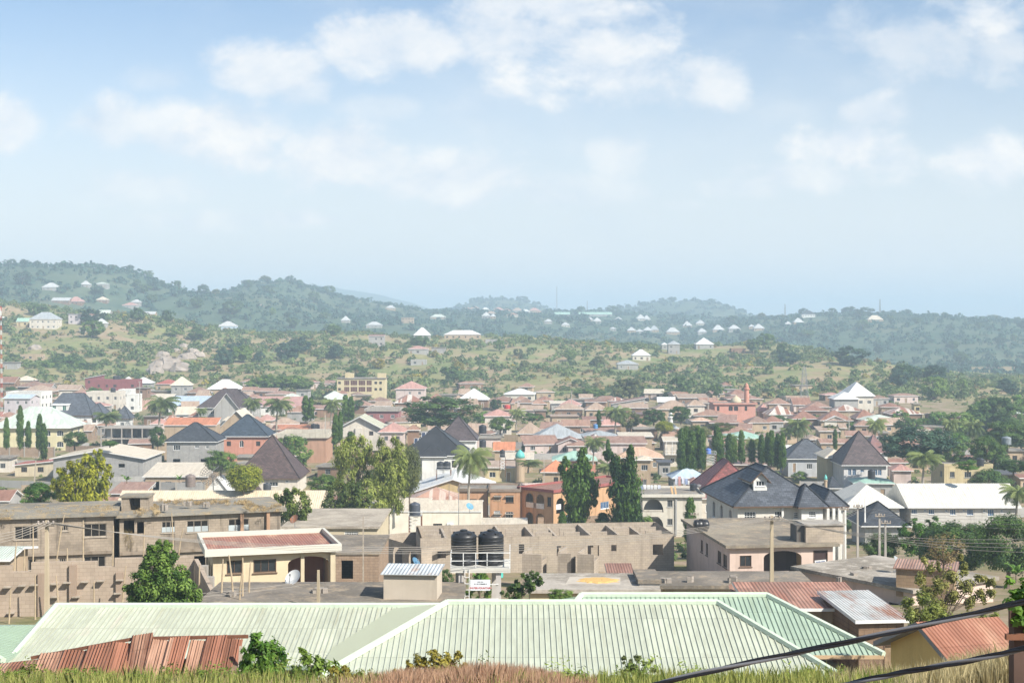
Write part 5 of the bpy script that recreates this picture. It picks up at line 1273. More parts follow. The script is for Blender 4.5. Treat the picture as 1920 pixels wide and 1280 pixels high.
def boulders():
    rng = np.random.default_rng(8); rm = slab((.36, .31, .27), (.27, .23, .2), (.42, .34, .25))
    for i, (px, py, s) in enumerate(((300, 692, 7), (312, 680, 5), (322, 690, 8), (338, 694, 6), (305, 668, 4), (350, 672, 5), (362, 662, 4), (330, 660, 3), (372, 668, 4), (292, 700, 5), (345, 650, 3), (540, 652, 5), (528, 660, 4), (490, 575, 4), (66, 655, 4))):
        Y = find_Y(px, py, 0, 600); p = P(px, py, Y); N = 10; mb = MB(); V = []
        for a in range(7):
            th = math.pi * a / 6
            for b in range(N):
                ph = 6.283 * b / N; r = s * (.75 + .35 * rng.random()); V.append((r * math.sin(th) * math.cos(ph) * 1.1, r * math.sin(th) * math.sin(ph), r * math.cos(th) * .75))
        mb.v = V
        for a in range(6):
            for b in range(N): mb.f.append((a * N + b, (a + 1) * N + b, (a + 1) * N + (b + 1) % N, a * N + (b + 1) % N)); mb.m.append(0); mb.uv.append(None)
        o = mb.build('boulder', rm); o.location = p; tag(o, 'bare tan-grey rock outcrop on the dry slope', 'rock', 'rocks on the slope', px=px, share=True); CLEAR.append((p.x, p.y, s))
# ------------------------------------------------------------------ the near houses and yards (closer than 170 m)
def ribbed_roof(label, ridge, eave, dback, mat, spacing, name='green_roofed_house', wall=None, rows=None, wh=3.0, mats=None, cap=True, lend='hip', rend='hip'):
    """long roof from its front outline: ridge=((col,col),row,Y), eave=((col,col),row,Y); ribs stand on every slope"""
    (r0, r1), ry, rY = ridge; (e0, e1), ey, eY = eave
    zr, ze = (HY - ry) / F * rY, (HY - ey) / F * eY
    X = lambda c, Y: (c - CX) / F * Y
    a, b = Vector((X(e0, eY), eY, ze)), Vector((X(e1, eY), eY, ze)); p, q = Vector((X(r0, rY), rY, zr)), Vector((X(r1, rY), rY, zr))
    c, d = Vector((b.x, rY + dback, ze)), Vector((a.x, rY + dback, ze)); o = Vector(((a.x + b.x) / 2, rY, ze - wh))
    t = thing(name, label, 'house', o, 0, None, (e0 + e1) / 2)
    a, b, c, d, p, q = [v - o for v in (a, b, c, d, p, q)]
    mb = MB(); th = Vector((0, 0, -.14))
    if lend == 'gable': p.x = a.x; 
    if rend == 'gable': q.x = b.x
    if rend == 'rake': c.x = q.x - .3
    S = [(a, b, q, p), (c, d, p, q)] + ([(d, a, p, p)] if lend == 'hip' else []) + ([(b, c, q, q)] if rend in ('hip', 'rake') else [])
    for s in S:
        slope(mb, s[0], s[1], s[2], s[3] if s[3] is not s[2] else None, 0)
        if s is not S[1]: ribs(mb, s[0], s[1], s[2], s[3], spacing, .03, .05, 0)
    for s, e in ((a, b), (b, c), (c, d), (d, a)): mb.face([s + th, e + th, e, s], 1)
    mb.face([a + th, d + th, c + th, b + th], 1)
    if cap:
        up = Vector((0, 0, .05))
        for s, e in ((p, q), (a, p), (b, q)): mb.tube([s + up, e + up], [.14, .14], 6, 2)
        mb.bar(a + Vector((0, -.02, -.07)), b + Vector((0, -.02, -.07)), .05, .16, 1)
    mb.build('roof', [mat] + (mats or [mat, mat]), t)
    wb = MB(); x0, x1, y0, y1 = a.x + .6, b.x - .6, a.y + .6, d.y - .6
    wb.box(x0, x1 if rend != 'rake' else q.x - .5, y0, y1, -2.5, wh - .16); wb.build('wall', wall or W['tan'], t)
    return t, o
def near_houses():
    gm = sheet((.485, .52, .42), .02, (.46, .46, .38), sh=1.0, period=0, vary=.1, rough=.45, length=3.4); gm2 = sheet((.36, .46, .36), .02, (.4, .44, .36), sh=1.0, period=0, vary=.1, rough=.45); gm3 = sheet((.52, .55, .44), .12, (.55, .50, .42), sh=1.0, period=0, vary=.12, rough=.5)
    gcap = plain((.50, .58, .46), .5)
    t, o = ribbed_roof('near house with long pale green ribbed hip roof in front of the water stand', ((838, 1345), 1131, 60.5), ((588, 1588), 1276, 54), 6.2, gm, .225, mats=[gm2, gcap], rend='rake')
    t, o = ribbed_roof('green ribbed hip-roofed house half hidden behind the nearest pale green roof', ((1090, 1438), 1117, 66), ((1000, 1657), 1228, 60.5), 5.5, gm2, .225, mats=[plaster((.5, .36, .22), .3), gcap], wall=W['orange'], rend='rake')
    t, o = ribbed_roof('long pale green gable-roofed house with whitish end sheets left of the nearest roof', ((38, 860), 1137, 64), ((8, 872), 1248, 57.5), 6, gm3, .215, mats=[gm2, gcap], lend='gable', rend='gable', wall=W['tan'])
    t, o = ribbed_roof('green roof corner cut off by the left edge below the block wall', ((-200, -100), 1175, 60), ((-300, 6), 1240, 57), 4, gm2, .23, mats=[gm2, gcap])
    House('tan hut with pale green roof cut off by the left edge above the block wall', -60, 24, 1047, 1030, he=3, roof='gablex', rm='pale', wm='tan', d=5, Y=104, win=0).finish()
    # unfinished two-storey block building
    dm = slab((.27, .25, .21), (.19, .175, .15), (.42, .32, .19))
    uw = block((.345, .285, .22), (.29, .24, .185), (.22, .18, .14), 1.1)
    h = houseAB('unfinished two-storey block building with open dark windows and straw-covered flat roof', (-60, 122.5), (222, 125.5), 976, 6.3, 8.5, roof='flat', rm=dm, wm=uw, win=0, ov=.45)
    h.fascia = plaster((.24, .19, .14), .8)
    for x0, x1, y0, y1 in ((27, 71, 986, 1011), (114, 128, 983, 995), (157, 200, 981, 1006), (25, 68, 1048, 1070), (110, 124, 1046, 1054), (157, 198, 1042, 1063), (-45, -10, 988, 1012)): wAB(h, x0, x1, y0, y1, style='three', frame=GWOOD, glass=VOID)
    mb = MB(); h.bx(mb, 'F', 0, h.w, 3.0, 3.25, .005, .3); h.part('floor_band', mb, plaster((.27, .22, .17), .7)); h.finish()
    g = houseAB('longer straw-roofed wing of the unfinished block building with tin-shuttered windows', (214, 127), (538, 132), 972, 6.4, 8.5, roof='flat', rm=dm, wm=uw, win=0, ov=.5)
    g.fascia = plaster((.22, .18, .14), .8)
    tin = sheet((.45, .50, .52), .1, (.3, .25, .2))
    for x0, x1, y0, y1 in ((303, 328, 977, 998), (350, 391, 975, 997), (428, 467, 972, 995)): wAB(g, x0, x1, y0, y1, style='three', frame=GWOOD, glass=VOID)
    for x0, x1, y0, y1 in ((218, 224, 976, 1000), (232, 252, 975, 1000), (257, 270, 978, 1000), (218, 250, 1040, 1075), (300, 330, 1042, 1060), (350, 385, 1042, 1060)): wAB(g, x0, x1, y0, y1, style='void')
    mb = MB(); g.bx(mb, 'F', 0, g.w, 3.05, 3.3, .005, .3); g.part('floor_band', mb, plaster((.27, .22, .17), .7))
    for s_, u0, u1, v0, v1, *_ in list(g.wins)[:3]:
        for i in range(3):
            mb = MB(); a0, a1 = u0 + (u1 - u0) * (i + .06) / 3, u0 + (u1 - u0) * (i + .94) / 3; g.bx(mb, 'F', a0, a1, v0 + .05, v0 + (v1 - v0) * .5, -.05, -.03); g.part('tin_shutter', mb, tin)
    mb = MB(); 
    for u in (g.w - 3.6, g.w - 1.2): mb.box(u - g.w / 2 - .15, u - g.w / 2 + .15, -g.d / 2 - .35, -g.d / 2 - .05, -1, g.he)
    g.part('porch_post', mb, plaster((.40, .25, .16), .5)); g.finish()
    p = P(257, 961, 131); t = thing('stair_head', 'small block stair head with dark doorway on the straw-covered roof', 'stair head', (p.x, p.y, g.base + g.he + .28), .05, None, 257)
    mb = MB(); mb.box(-1.25, -.55, -.8, 1.4, -.3, 1.2); mb.box(.45, 1.2, -.8, 1.4, -.3, 1.2); mb.box(-.55, .45, 1.2, 1.4, -.3, 1.2); mb.build('wall', uw, t); mb = MB(); mb.box(-1.4, 1.3, -.95, 1.5, 1.204, 1.36); mb.build('roof', dm, t)
    # bungalow
    bw = plaster((.60, .50, .34), .25); fas = sheet((.62, .60, .52), .05, (.45, .4, .3), period=.12)
    h = houseAB('cream bungalow with rust-red roof and white fascia in front of the unfinished building', (384, 97), (641, 99.6), 1044, 3.5, 7, roof='parapet', rise=.45, rm=sheet((.36, .15, .10), .35, (.52, .30, .2), period=.2, sh=.8), wm=bw, fascia=fas, win=0, ov=.6)
    wAB(h, 425, 454, 1050, 1075, style='two', frame=FBROWN); wAB(h, 475, 518, 1048, 1073, style='three', frame=FBROWN)
    wAB(h, 540, 617, 1042, 1094, style='void', arch=.5)
    for u in (.15, .45, .75): h.win('L', h.d * u, 1.4, 1.3, 1.2, 'three', FBROWN, arch=.3)
    mb = MB(); u0 = h.w * .62; hw, hd = h.w / 2, h.d / 2
    mb.box(-hw + u0, hw - .25, -hd + 2.2, -hd + 2.4, -1, 3.3); mb.box(-hw + u0 - .3, -hw + u0 - .1, -hd + .25, -hd + 2.4, -1, 3.3); h.part('porch_wall', mb, plaster((.36, .18, .12), .2))
    mb = MB(); mb.box(-hw + u0, hw - .2, -hd - .3, -hd + .2, -1, .12); h.part('porch_floor', mb, plaster((.30, .22, .24), .3))
    mb = MB(); h.bx(mb, 'F', u0 + .2, u0 + 2.3, .95, 1.02, -.12, -.06)
    for i in range(16): h.bx(mb, 'F', u0 + .2 + i * .14, u0 + .23 + i * .14, .12, .95, -.11, -.08)
    h.part('railing', mb, plain((.25, .12, .09), .6))
    mb = MB(); h.bx(mb, 'F', .1, h.w * .6, -.1, .1, .9, 1.1)
    for i in range(34): u = .15 + i * h.w * .6 / 34.5; h.bx(mb, 'F', u, u + .1, .1, .75, .96, 1.04)
    h.bx(mb, 'F', .1, h.w * .6, .75, .85, .92, 1.08); h.part('low_balustrade', mb, W['cream'])
    mb = MB(); mb.box(hw - .15, hw + .2, -hd - .3, -hd + .05, -1, 3.45); mb.box(hw - 2.2, hw - 1.95, -hd - .1, -hd + .15, -1, 3.45); h.part('porch_column', mb, W['cream']); h.finish()
    # block shell without roof
    sw = block((.43, .36, .28), (.37, .31, .25), (.28, .235, .185), .45)
    h = houseAB('roofless grey block building shell with many open rooms behind the water stand', (788, 143), (1264, 146), 1009, 3.4, 9, roof='none', wm=sw, win=0, ov=0)
    for x0, x1, y0, y1 in ((820, 836, 1026, 1046), (973, 983, 1020, 1038), (1044, 1060, 1023, 1042), (1102, 1123, 1022, 1042), (1146, 1156, 1021, 1033), (1224, 1243, 1020, 1040)): wAB(h, x0, x1, y0, y1, style='void')
    for k in range(5): h.win('B', h.w * (k + .5) / 5, 1, 1.4, 1.3, 'void')
    h.finish(); hw, hd = h.w / 2, h.d / 2
    for i in range(1, 9):
        mb = MB(); x = -hw + h.w * i / 9 + random.uniform(-.4, .4); mb.box(x - .12, x + .12, -hd + .21, hd - .21, -1, 3.3 - .15 * (i % 3)); h.part('partition_wall', mb, sw)
    for j, y in enumerate((-1.2, 1.6)):
        for i in range(9):
            x0, x1 = -hw + h.w * i / 9 + .6, -hw + h.w * (i + 1) / 9 - .6
            if (i + j) % 4 == 3: continue
            mb = MB(); mb.box(x0, x1 - 1.0, y - .12, y + .12, -1, 3.3); mb.box(x1 - 1.0, x1, y - .12, y + .12, 2.2, 3.3); h.part('partition_wall', mb, sw)
    mb = MB(); mb.box(-hw + .2, hw - .2, -hd + .2, hd - .2, -1.2, .05); h.part('floor_slab', mb, CONC)
    g = houseAB('left end of the roofless shell with open bays over a dark undercroft', (704, 150), (790, 141), 1003, 6.2, 9, roof='none', wm=sw, win=0, ov=0)
    for u in (.16, .5, .84): g.win('F', g.w * u, 3.9, g.w * .2, 1.7, 'void'); g.win('F', g.w * u, -.5, g.w * .22, 2.6, 'void')
    g.win('R', 2.5, 3.6, 2.6, 2.2, 'void'); g.finish()
    mb = MB(); mb.box(-g.w / 2 - .9, g.w / 2 + .4, -g.d / 2 - .8, g.d / 2, 2.75, 2.98); g.part('floor_slab', mb, plaster((.14, .13, .12), .5))
    for i, (px, y0, w, lab) in enumerate(((997, 1075, 38, 'stepped half-built block wall nearest the water tanks'), (1058, 1074, 26, 'half-built block wall in the middle of the three below the shell'), (1098, 1076, 32, 'tall dark half-built block wall before the shell'))):
        Y = 128 - i; p = P(px, y0, Y); t = thing('half_built_wall', lab, 'wall', p, -.25, 'half-built walls before the shell', px); k = w / F * Y / 2
        mb = MB(); mb.box(-k, k, 0, .22, -3, 1.75); mb.build('wall', sw, t); mb = MB(); mb.box(-k, -k + .22, .22, 3.2, -3, 1.85); mb.box(k - .22, k, .22, 2.0, -3, 1.2)
        mb.build('return_wall', sw, t)
    # pink flat-roofed house
    pw = plaster((.60, .47, .40), .3)
    h = houseAB('pinkish flat-roofed house with arched balcony and white sign beside the concrete pole', (1361, 130), (1575, 131.2), 1028, 3.3, 17, roof='flat', rm=slab((.30, .26, .2), (.21, .18, .145), (.40, .32, .22)), wm=pw, win=0, ov=.5)
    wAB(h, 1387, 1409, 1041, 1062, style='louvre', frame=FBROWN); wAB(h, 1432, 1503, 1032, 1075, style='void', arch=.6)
    wAB(h, 1525, 1552, 1031, 1062, style='door', frame=FBROWN, glass=plain((.05, .03, .028), .6), nm='door')
    for u in (.1, .22, .5, .62): h.win('L', h.d * (1 - u), 1.2, .8 if u > .3 else 1.4, 1.2, 'two', FBROWN)
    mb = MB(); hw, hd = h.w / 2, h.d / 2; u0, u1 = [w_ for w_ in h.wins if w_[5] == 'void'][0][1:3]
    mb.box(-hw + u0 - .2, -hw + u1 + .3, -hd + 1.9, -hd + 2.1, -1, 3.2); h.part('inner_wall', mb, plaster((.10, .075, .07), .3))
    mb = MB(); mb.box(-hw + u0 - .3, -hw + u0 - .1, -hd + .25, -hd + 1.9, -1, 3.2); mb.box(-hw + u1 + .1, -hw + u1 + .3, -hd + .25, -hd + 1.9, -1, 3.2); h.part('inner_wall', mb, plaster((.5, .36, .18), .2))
    mb = MB(); h.bx(mb, 'F', u0 + .05, u1 - 1.2, .95, 1.05, -.12, 0)
    for i in range(18): u = u0 + .08 + i * (u1 - u0 - 1.3) / 18; h.bx(mb, 'F', u, u + .07, 0, .95, -.1, -.03)
    h.part('balustrade', mb, pw); h.finish()
    # notice on the door
    p = P(1538.5, 1053, 129.6); t = thing('notice_board', 'small tilted white notice with blue lettering on the dark door of the pinkish house', 'sign', p, .02, None, 1538); t.rotation_euler = (0, -.09, .02)
    mb = MB(); mb.box(-.52, .52, 0, .02, -.18, .18); mb.build('board', FWHITE, t); mb = MB()
    for x in (-.42, -.32, -.22, -.13, -.05, .08, .17, .25, .33): mb.box(x, x + .06, -.006, -.001, -.07, .08)
    mb.build('lettering', plain((.05, .09, .25), .6), t)
    z = h.base + h.he + .27
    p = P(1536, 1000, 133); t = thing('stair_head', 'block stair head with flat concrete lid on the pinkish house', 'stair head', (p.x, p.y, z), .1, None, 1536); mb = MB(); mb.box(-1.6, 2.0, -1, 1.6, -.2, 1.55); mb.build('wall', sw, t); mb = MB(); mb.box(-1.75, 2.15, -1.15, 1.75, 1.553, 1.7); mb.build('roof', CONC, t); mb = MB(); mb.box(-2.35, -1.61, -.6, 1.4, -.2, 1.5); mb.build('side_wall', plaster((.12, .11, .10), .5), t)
    p = P(1315, 1012, 139); t = thing('water_tank', 'black tank lying on its side on the left edge of the pinkish house roof', 'water tank', (p.x, p.y, h.base + h.he + .27), .1, None, 1315)
    mb = MB(); mb.lathe((0, 0, -.75), [(.3, 0), (.5, .1), (.52, .3), (.5, .34), (.52, .38), (.52, .7), (.5, .74), (.52, .78), (.52, 1.15), (.5, 1.4), (.3, 1.5)], 18); o = mb.build('body', BLACKP, t, True); o.rotation_euler = (0, math.pi / 2, 0); o.location.z = .6
    for x in (-.45, .45): mb = MB(); mb.box(x - .08, x + .08, -.35, .35, 0, .3); mb.build('support', BLACKP, t)
    mb = MB(); mb.lathe((0, 0, 1.08), [(.2, 0), (.2, .1)], 12); mb.build('lid', BLACKP, t)
    # other flat roofs
    dk = slab((.24, .21, .175), (.165, .145, .12), (.36, .29, .21)); dk2 = slab((.40, .36, .31), (.25, .22, .18), (.5, .45, .38))
    h = houseAB('long low pinkish building with stained concrete roof running towards the viewer', (1482, 111), (1712, 101), 1067, 3.2, 9, roof='flat', rm=dk2, wm=pw, win=0, ov=.3, fascia=CONC)
    for u in (.12, .3, .5, .68, .85): h.win('F', h.w * u, 1.3, .9, .9, 'louvre', FBROWN)
    h.finish(); z1 = h.base + h.he
    p = P(1737, 1095, 103); t = thing('stair_head', 'mud-brick stair head with rusty tin lid behind the thin thorny tree', 'stair head', (p.x, p.y, z1 + .2), -.35, None, 1737); mb = MB(); mb.box(-2.0, 2.0, -1.5, 1.5, -.6, 1.45); mb.build('wall', block((.34, .24, .15), (.29, .2, .13)), t)
    mb = MB(); slope(mb, (-2.2, -1.7, 1.47), (2.2, -1.7, 1.47), (2.2, 1.7, 1.62), (-2.2, 1.7, 1.62)); mb.box(-2.2, 2.2, -1.7, 1.7, 1.40, 1.455); mb.build('roof', R['rusty'], t)
    House('tan house with wide dark concrete deck below the pinkish house', 1228, 1530, 1104, 1090, he=3.0, roof='flat', rm=dk, wm='tan', d=5.5, Y=103, ov=.25, fascia=CONC).finish()
    hc = House('house with pale concrete roof where yellow maize is spread to dry', 985, 1238, 1112, 1100, he=3.0, roof='flat', rm=dk2, wm='yellow', d=5.6, Y=95, ov=.3, fascia=CONC); hc.finish()
    z = hc.base + hc.he + .265; mz = P(1122, 1090, 98)
    mb = MB(); rng = np.random.default_rng(3); N = 26
    ring = [(math.cos(6.283 * i / N) * 1.35 * (1 + .2 * math.sin(i * 1.9)), math.sin(6.283 * i / N) * 1.1 * (1 + .15 * math.sin(i * 2.7)), 0.0) for i in range(N)]
    for i in range(N):
        a, b = ring[i], ring[(i + 1) % N]; a1, b1 = (a[0] * .8, a[1] * .8, .07), (b[0] * .8, b[1] * .8, .07); mb.face([a, b, b1, a1]); mb.face([a1, b1, (0, 0, .08)])
    o = mb.build('drying_maize', plain((.58, .37, .13), .8, 0, .4, 9)); o.location = (mz.x, mz.y, z); tag(o, 'orange-yellow maize grain spread to dry on the pale flat roof', 'maize', px=1122)
    mb = MB(); mb.hexa([(-2.0, -1.2, 0), (1.7, -1.5, 0), (1.9, 1.2, 0), (-1.6, 1.5, 0), (-2.0, -1.2, .02), (1.7, -1.5, .02), (1.9, 1.2, .02), (-1.6, 1.5, .02)]); o = mb.build('tarpaulin', plain((.46, .41, .34), .8)); o.location = (mz.x - .3, mz.y, z - .022); tag(o, 'pale cloth spread under the drying maize', 'cloth', px=1110)
    House('shed with rusty tin roof at the right of the drying maize', 1140, 1192, 1084, 1074, he=2.4, roof='shed', rm='rust', wm='mud', d=4, Y=104, ov=.2, win=0).finish()
    House('dark shallow yard house with flat roof at the right of the maize roof', 1196, 1240, 1094, 1086, he=2.6, roof='flat', rm=dk, wm='grey', d=4, Y=96, ov=.1).finish()
    H('tan house with flat roof and lattice window left of the roofless shell', 528, 712, 991, 983, he=3.4, roof='flat', rm=slab((.42, .37, .30), (.3, .26, .21), (.5, .44, .36)), wm='cream', d=15, Y=160, ov=.3, fascia=CONC, win=0, wpx=[(646, 672, 996, 1013, dict(style='fine', frame=FWHITE)), (683, 695, 1004, 1016)]).finish()
    H('mud-block yard house with flat roof below the lattice window house', 590, 712, 1040, 1033, he=3.2, roof='flat', rm=dk, wm='mud', d=10, Y=124, ov=.1, win=0, wpx=[(640, 662, 1050, 1085, dict(style='void'))]).finish()
    hd = House('low house with broad dark concrete deck in front of the bungalow', 372, 868, 1137, 1125, he=2.2, roof='flat', rm=dk, wm='grey', d=5.6, Y=77.5, ov=.2, fascia=CONC, win=0); hd.finish()
    z = hd.base + hd.he + .265; p = P(773, 1128, 78.6); t = thing('rooftop_hut', 'small plastered hut with tin lid standing on the dark deck', 'hut', (p.x, p.y, z), -.08, None, 773); hh = (1128 - 1082) / F * 78.6
    mb = MB(); mb.box(-1.5, 1.45, -.6, 1.6, -.02, hh); mb.build('wall', plaster((.52, .45, .36), .35), t)
    mb = MB(); slope(mb, (-1.65, -.8, hh + .04), (1.6, -.8, hh + .04), (1.6, 1.8, hh + .2), (-1.65, 1.8, hh + .2)); mb.face([(-1.65, -.8, hh + .004), (1.6, -.8, hh + .004), (1.6, -.8, hh + .04), (-1.65, -.8, hh + .04)], 0); mb.build('roof', sheet((.56, .60, .62), .15, (.42, .27, .18)), t)
    House('rust-roofed long house behind the green roof, with one pale sheet', 1402, 1628, 1141, 1128, he=2.7, roof='shed', rm=sheet((.42, .225, .16), .4, (.33, .15, .10), sh=.9, vary=.3), wm='tan', d=4.8, Y=72, ov=.3, win=0).finish()
    h = houseAB('mud-brick house with half rusty, half silver tin roof', (1604, 68), (1708, 68.3), 1164, 3.6, 5.2, roof='shed', rise=.35, rm=sheet((.50, .51, .50), .45, (.32, .15, .09), period=.16, sh=.7), wm=block((.25, .17, .115), (.2, .135, .095), (.13, .09, .06), .6), win=0, ov=.25)
    h.win('F', h.w * .7, .4, .7, 2.0, 'door', FBROWN, nm='door'); h.finish()
    h = houseAB('small yellow house with rust-brown corrugated roof at the lower right', (1806, 41), (1968, 41.8), 1262, 2.9, 4.2, roof='gablex', rise=.95, rm=sheet((.34, .15, .095), .3, (.48, .27, .18), period=.13, sh=.75), wm=plaster((.62, .44, .16), .15), win=0, ov=.4, fascia=plain((.22, .22, .21), .8))
    h.win('L', h.d * .72, -.6, .9, 2.1, 'void', nm='door'); h.finish()
    # broken rusty roofs lower left
    rr = sheet((.33, .145, .09), .5, (.18, .08, .05), period=.11, sh=.5, rough=.8, stripe=(.44, .26, .18), vary=.35, length=1.5); p0 = P(265, 1252, 46)
    t = thing('tin_shed', 'collapsing shed under torn, rust-brown corrugated sheets', 'shed', (p0.x, p0.y, ground(p0.x, p0.y)), .03, None, 265)
    hs = p0.z - t.location.z; S = [(-3.3, -2.5, .45, -.3, .9, 2.6, .05), (-2.55, -1.7, .56, -.2, .9, 2.4, -.04), (-1.75, -.95, .68, -.05, 1.0, 2.5, .12), (-1.0, -.3, .82, .05, 1.0, 2.1, -.08), (-.35, .3, 1.0, .3, 1.15, 1.25, .1), (.3, .95, .9, .25, 1.1, 1.9, -.09), (.85, 1.5, .93, .2, 1.1, 2.2, .06), (1.55, 2.1, .86, .2, 1.1, 2.0, -.05), (2.05, 2.7, .94, .25, 1.1, 2.3, .07), (2.62, 3.2, .9, .2, 1.1, 2.0, -.04)]
    for x0, x1, zt, zb, yb, run, tw in S:
        mb = MB(); a, b, c, d = (x0 + .02, -run + tw, hs + zb - .55), (x1 + .05, -run - tw, hs + zb - .5 + tw), (x1 + .04, .2, hs + zt + tw), (x0, .2, hs + zt)
        for i in range(16):                    # corrugated: a folded strip
            f0, f1 = i / 16, (i + 1) / 16; k0, k1 = .03 * (i % 2), .03 * ((i + 1) % 2)
            la = lambda p, q, f, k: (p[0] + (q[0] - p[0]) * f, p[1] + (q[1] - p[1]) * f, p[2] + (q[2] - p[2]) * f + k)
            w = x1 - x0; mb.face([la(a, b, f0, k0), la(a, b, f1, k1), la(d, c, f1, k1), la(d, c, f0, k0)], 0, [(x0 + w * f0, 0), (x0 + w * f1, 0), (x0 + w * f1, run), (x0 + w * f0, run)])
        mb.build('roof_sheet', rr, t)
    mb = MB(); mb.bar((-3.6, .25, hs + .3), (.3, .3, hs + 1.0), .1, .1); mb.bar((-.3, .25, hs + .9), (3.4, .25, hs + .95), .12, .1); mb.build('ridge_board', RUSTP, t)
    mb = MB(); mb.box(-3.2, 3.1, -2.2, -2.05, -1, hs - .6); mb.box(-3.2, 3.1, .3, .45, -1, hs + .2); mb.box(3.1, 3.25, -2.2, .45, -1, hs + .3); mb.build('wall', block((.30, .20, .13)), t)
    mb = MB(); mb.bar((3.2, -1.9, -.5), (3.35, -.9, hs + .9), .1); mb.bar((3.6, -.6, -.5), (3.55, -.4, hs + .8), .1); mb.build('timber_post', GWOOD, t)
    mb = MB(); slope(mb, (-7.0, -2.8, hs - .35), (-3.2, -2.6, hs - .2), (-3.3, .1, hs + .3), (-7.0, .1, hs - .1)); o = mb.build('lower_roof', rr, t)
    # long block wall
    Y = 87.0; bw_ = block((.42, .34, .265), (.37, .295, .23), (.30, .24, .185), .4); A, B = P(-40, 1145, Y), P(366, 1145, Y + 1.5); zb = ground(A.x, Y)
    t = thing('block_wall', 'long unfinished block wall with notched top and wooden stubs at the left', 'wall', (A.x, Y, zb), math.atan2(1.5, B.x - A.x), None, 160)
    w = B.x - A.x; mb = MB(); prof = [(-40, 22, 1057), (22, 58, 1069), (58, 182, 1052), (182, 215, 1063), (215, 366, 1047)]
    for x0, x1, yt in prof:
        u0, u1 = (x0 + 40) / 406 * w, (x1 + 40) / 406 * w; mb.box(u0, u1, 0, .23, -1.5, (HY - yt) / F * (Y + .7) - zb)
    mb.build('wall', bw_, t)
    for px in (-10, 78, 137, 225, 300):
        u = (px + 40) / 406 * w; mb = MB(); mb.box(u - .22, u + .22, -.2, -.002, -1.5, 2.6 if px != 137 else 3.1); mb.build('pier', plaster((.33, .25, .19), .5), t)
    for i, (px, py) in enumerate(((15, 1098), (42, 1096), (65, 1095), (103, 1094), (127, 1092), (160, 1091), (190, 1090), (226, 1089), (104, 1118), (144, 1119), (222, 1114), (22, 1146))):
        u = (px + 40) / 406 * w; z = (HY - py) / F * (Y + .5) - zb; mb = MB(); mb.box(u - .22, u + .22, -.42, .0, z, z + .07); mb.build('scaffold_stub', GWOOD, t)
    p = P(368, 1047, Y + 1.5); t2 = thing('block_wall', 'return wall with grey piers running from the long block wall towards the green roofs', 'wall', (p.x, p.y, zb), 0, None, 390); q = P(418, 1112, 77); dv = Vector((q.x - p.x, q.y - p.y, 0)); zt = p.z - zb
    mb = MB(); n_ = Vector((-dv.y, dv.x, 0)).normalized() * .12
    mb.hexa([-n_ + Vector((0, 0, -1)), n_ + Vector((0, 0, -1)), dv + n_ + Vector((0, 0, -1)), dv - n_ + Vector((0, 0, -1)), -n_ + Vector((0, 0, zt)), n_ + Vector((0, 0, zt)), dv + n_ + Vector((0, 0, zt - .9)), dv - n_ + Vector((0, 0, zt - .9))]); mb.build('wall', bw_, t2)
    for f in (.15, .38, .6, .82):
        mb = MB(); c = dv * f + n_ * 2.4; mb.box(c.x - .2, c.x + .2, c.y - .2, c.y + .2, -1, zt - .9 * f); mb.build('pier', CONC, t2)
    # fences far left
    for px0, px1, py, he, lab in ((-10, 102, 838, 2.6, 'long brown yard wall before the slim columnar trees at the left'), (204, 300, 902, 2.2, 'grey yard wall beside the barrel hut'), (330, 384, 904, 2.2, 'grey yard wall left of the white gable front'), (1415, 1480, 900, 2.2, 'grey yard wall behind the slate mansion'), (1500, 1552, 902, 2.2, 'grey yard wall below the grey slate-roofed house')):
        Y = find_Y((px0 + px1) / 2, py, he); a, b = P(px0, py, Y), P(px1, py, Y); t = thing('yard_wall', lab, 'wall', ((a.x + b.x) / 2, Y, a.z - he), 0, None, (px0 + px1) / 2); k = (b.x - a.x) / 2
        mb = MB(); mb.box(-k, k, 0, .2, -2, he); mb.build('wall', W['mud'] if px0 < 0 else W['bgrey'], t)
        mb = MB(); n_ = int(k * 2 / 3.5)
        for i in range(n_ + 1): x = -k + 2 * k * i / max(n_, 1); mb.box(x - .15, x + .15, -.12, -.002, -2, he + .15)
        mb.build('pier', CONC, t)
    p = P(310, 917, 262); h = House('little hut with tin roof and blue barrel behind the cream ribbed roof', 290, 331, 894, 886, he=2.4, roof='shed', rm='stripe', wm='tan', d=4, ov=.3, win=0); h.finish()
    water_tank(315, 917, h.Y - .8, .45, 1.1, 'blue barrel before the little tin-roofed hut', (.10, .28, .5), name='barrel')

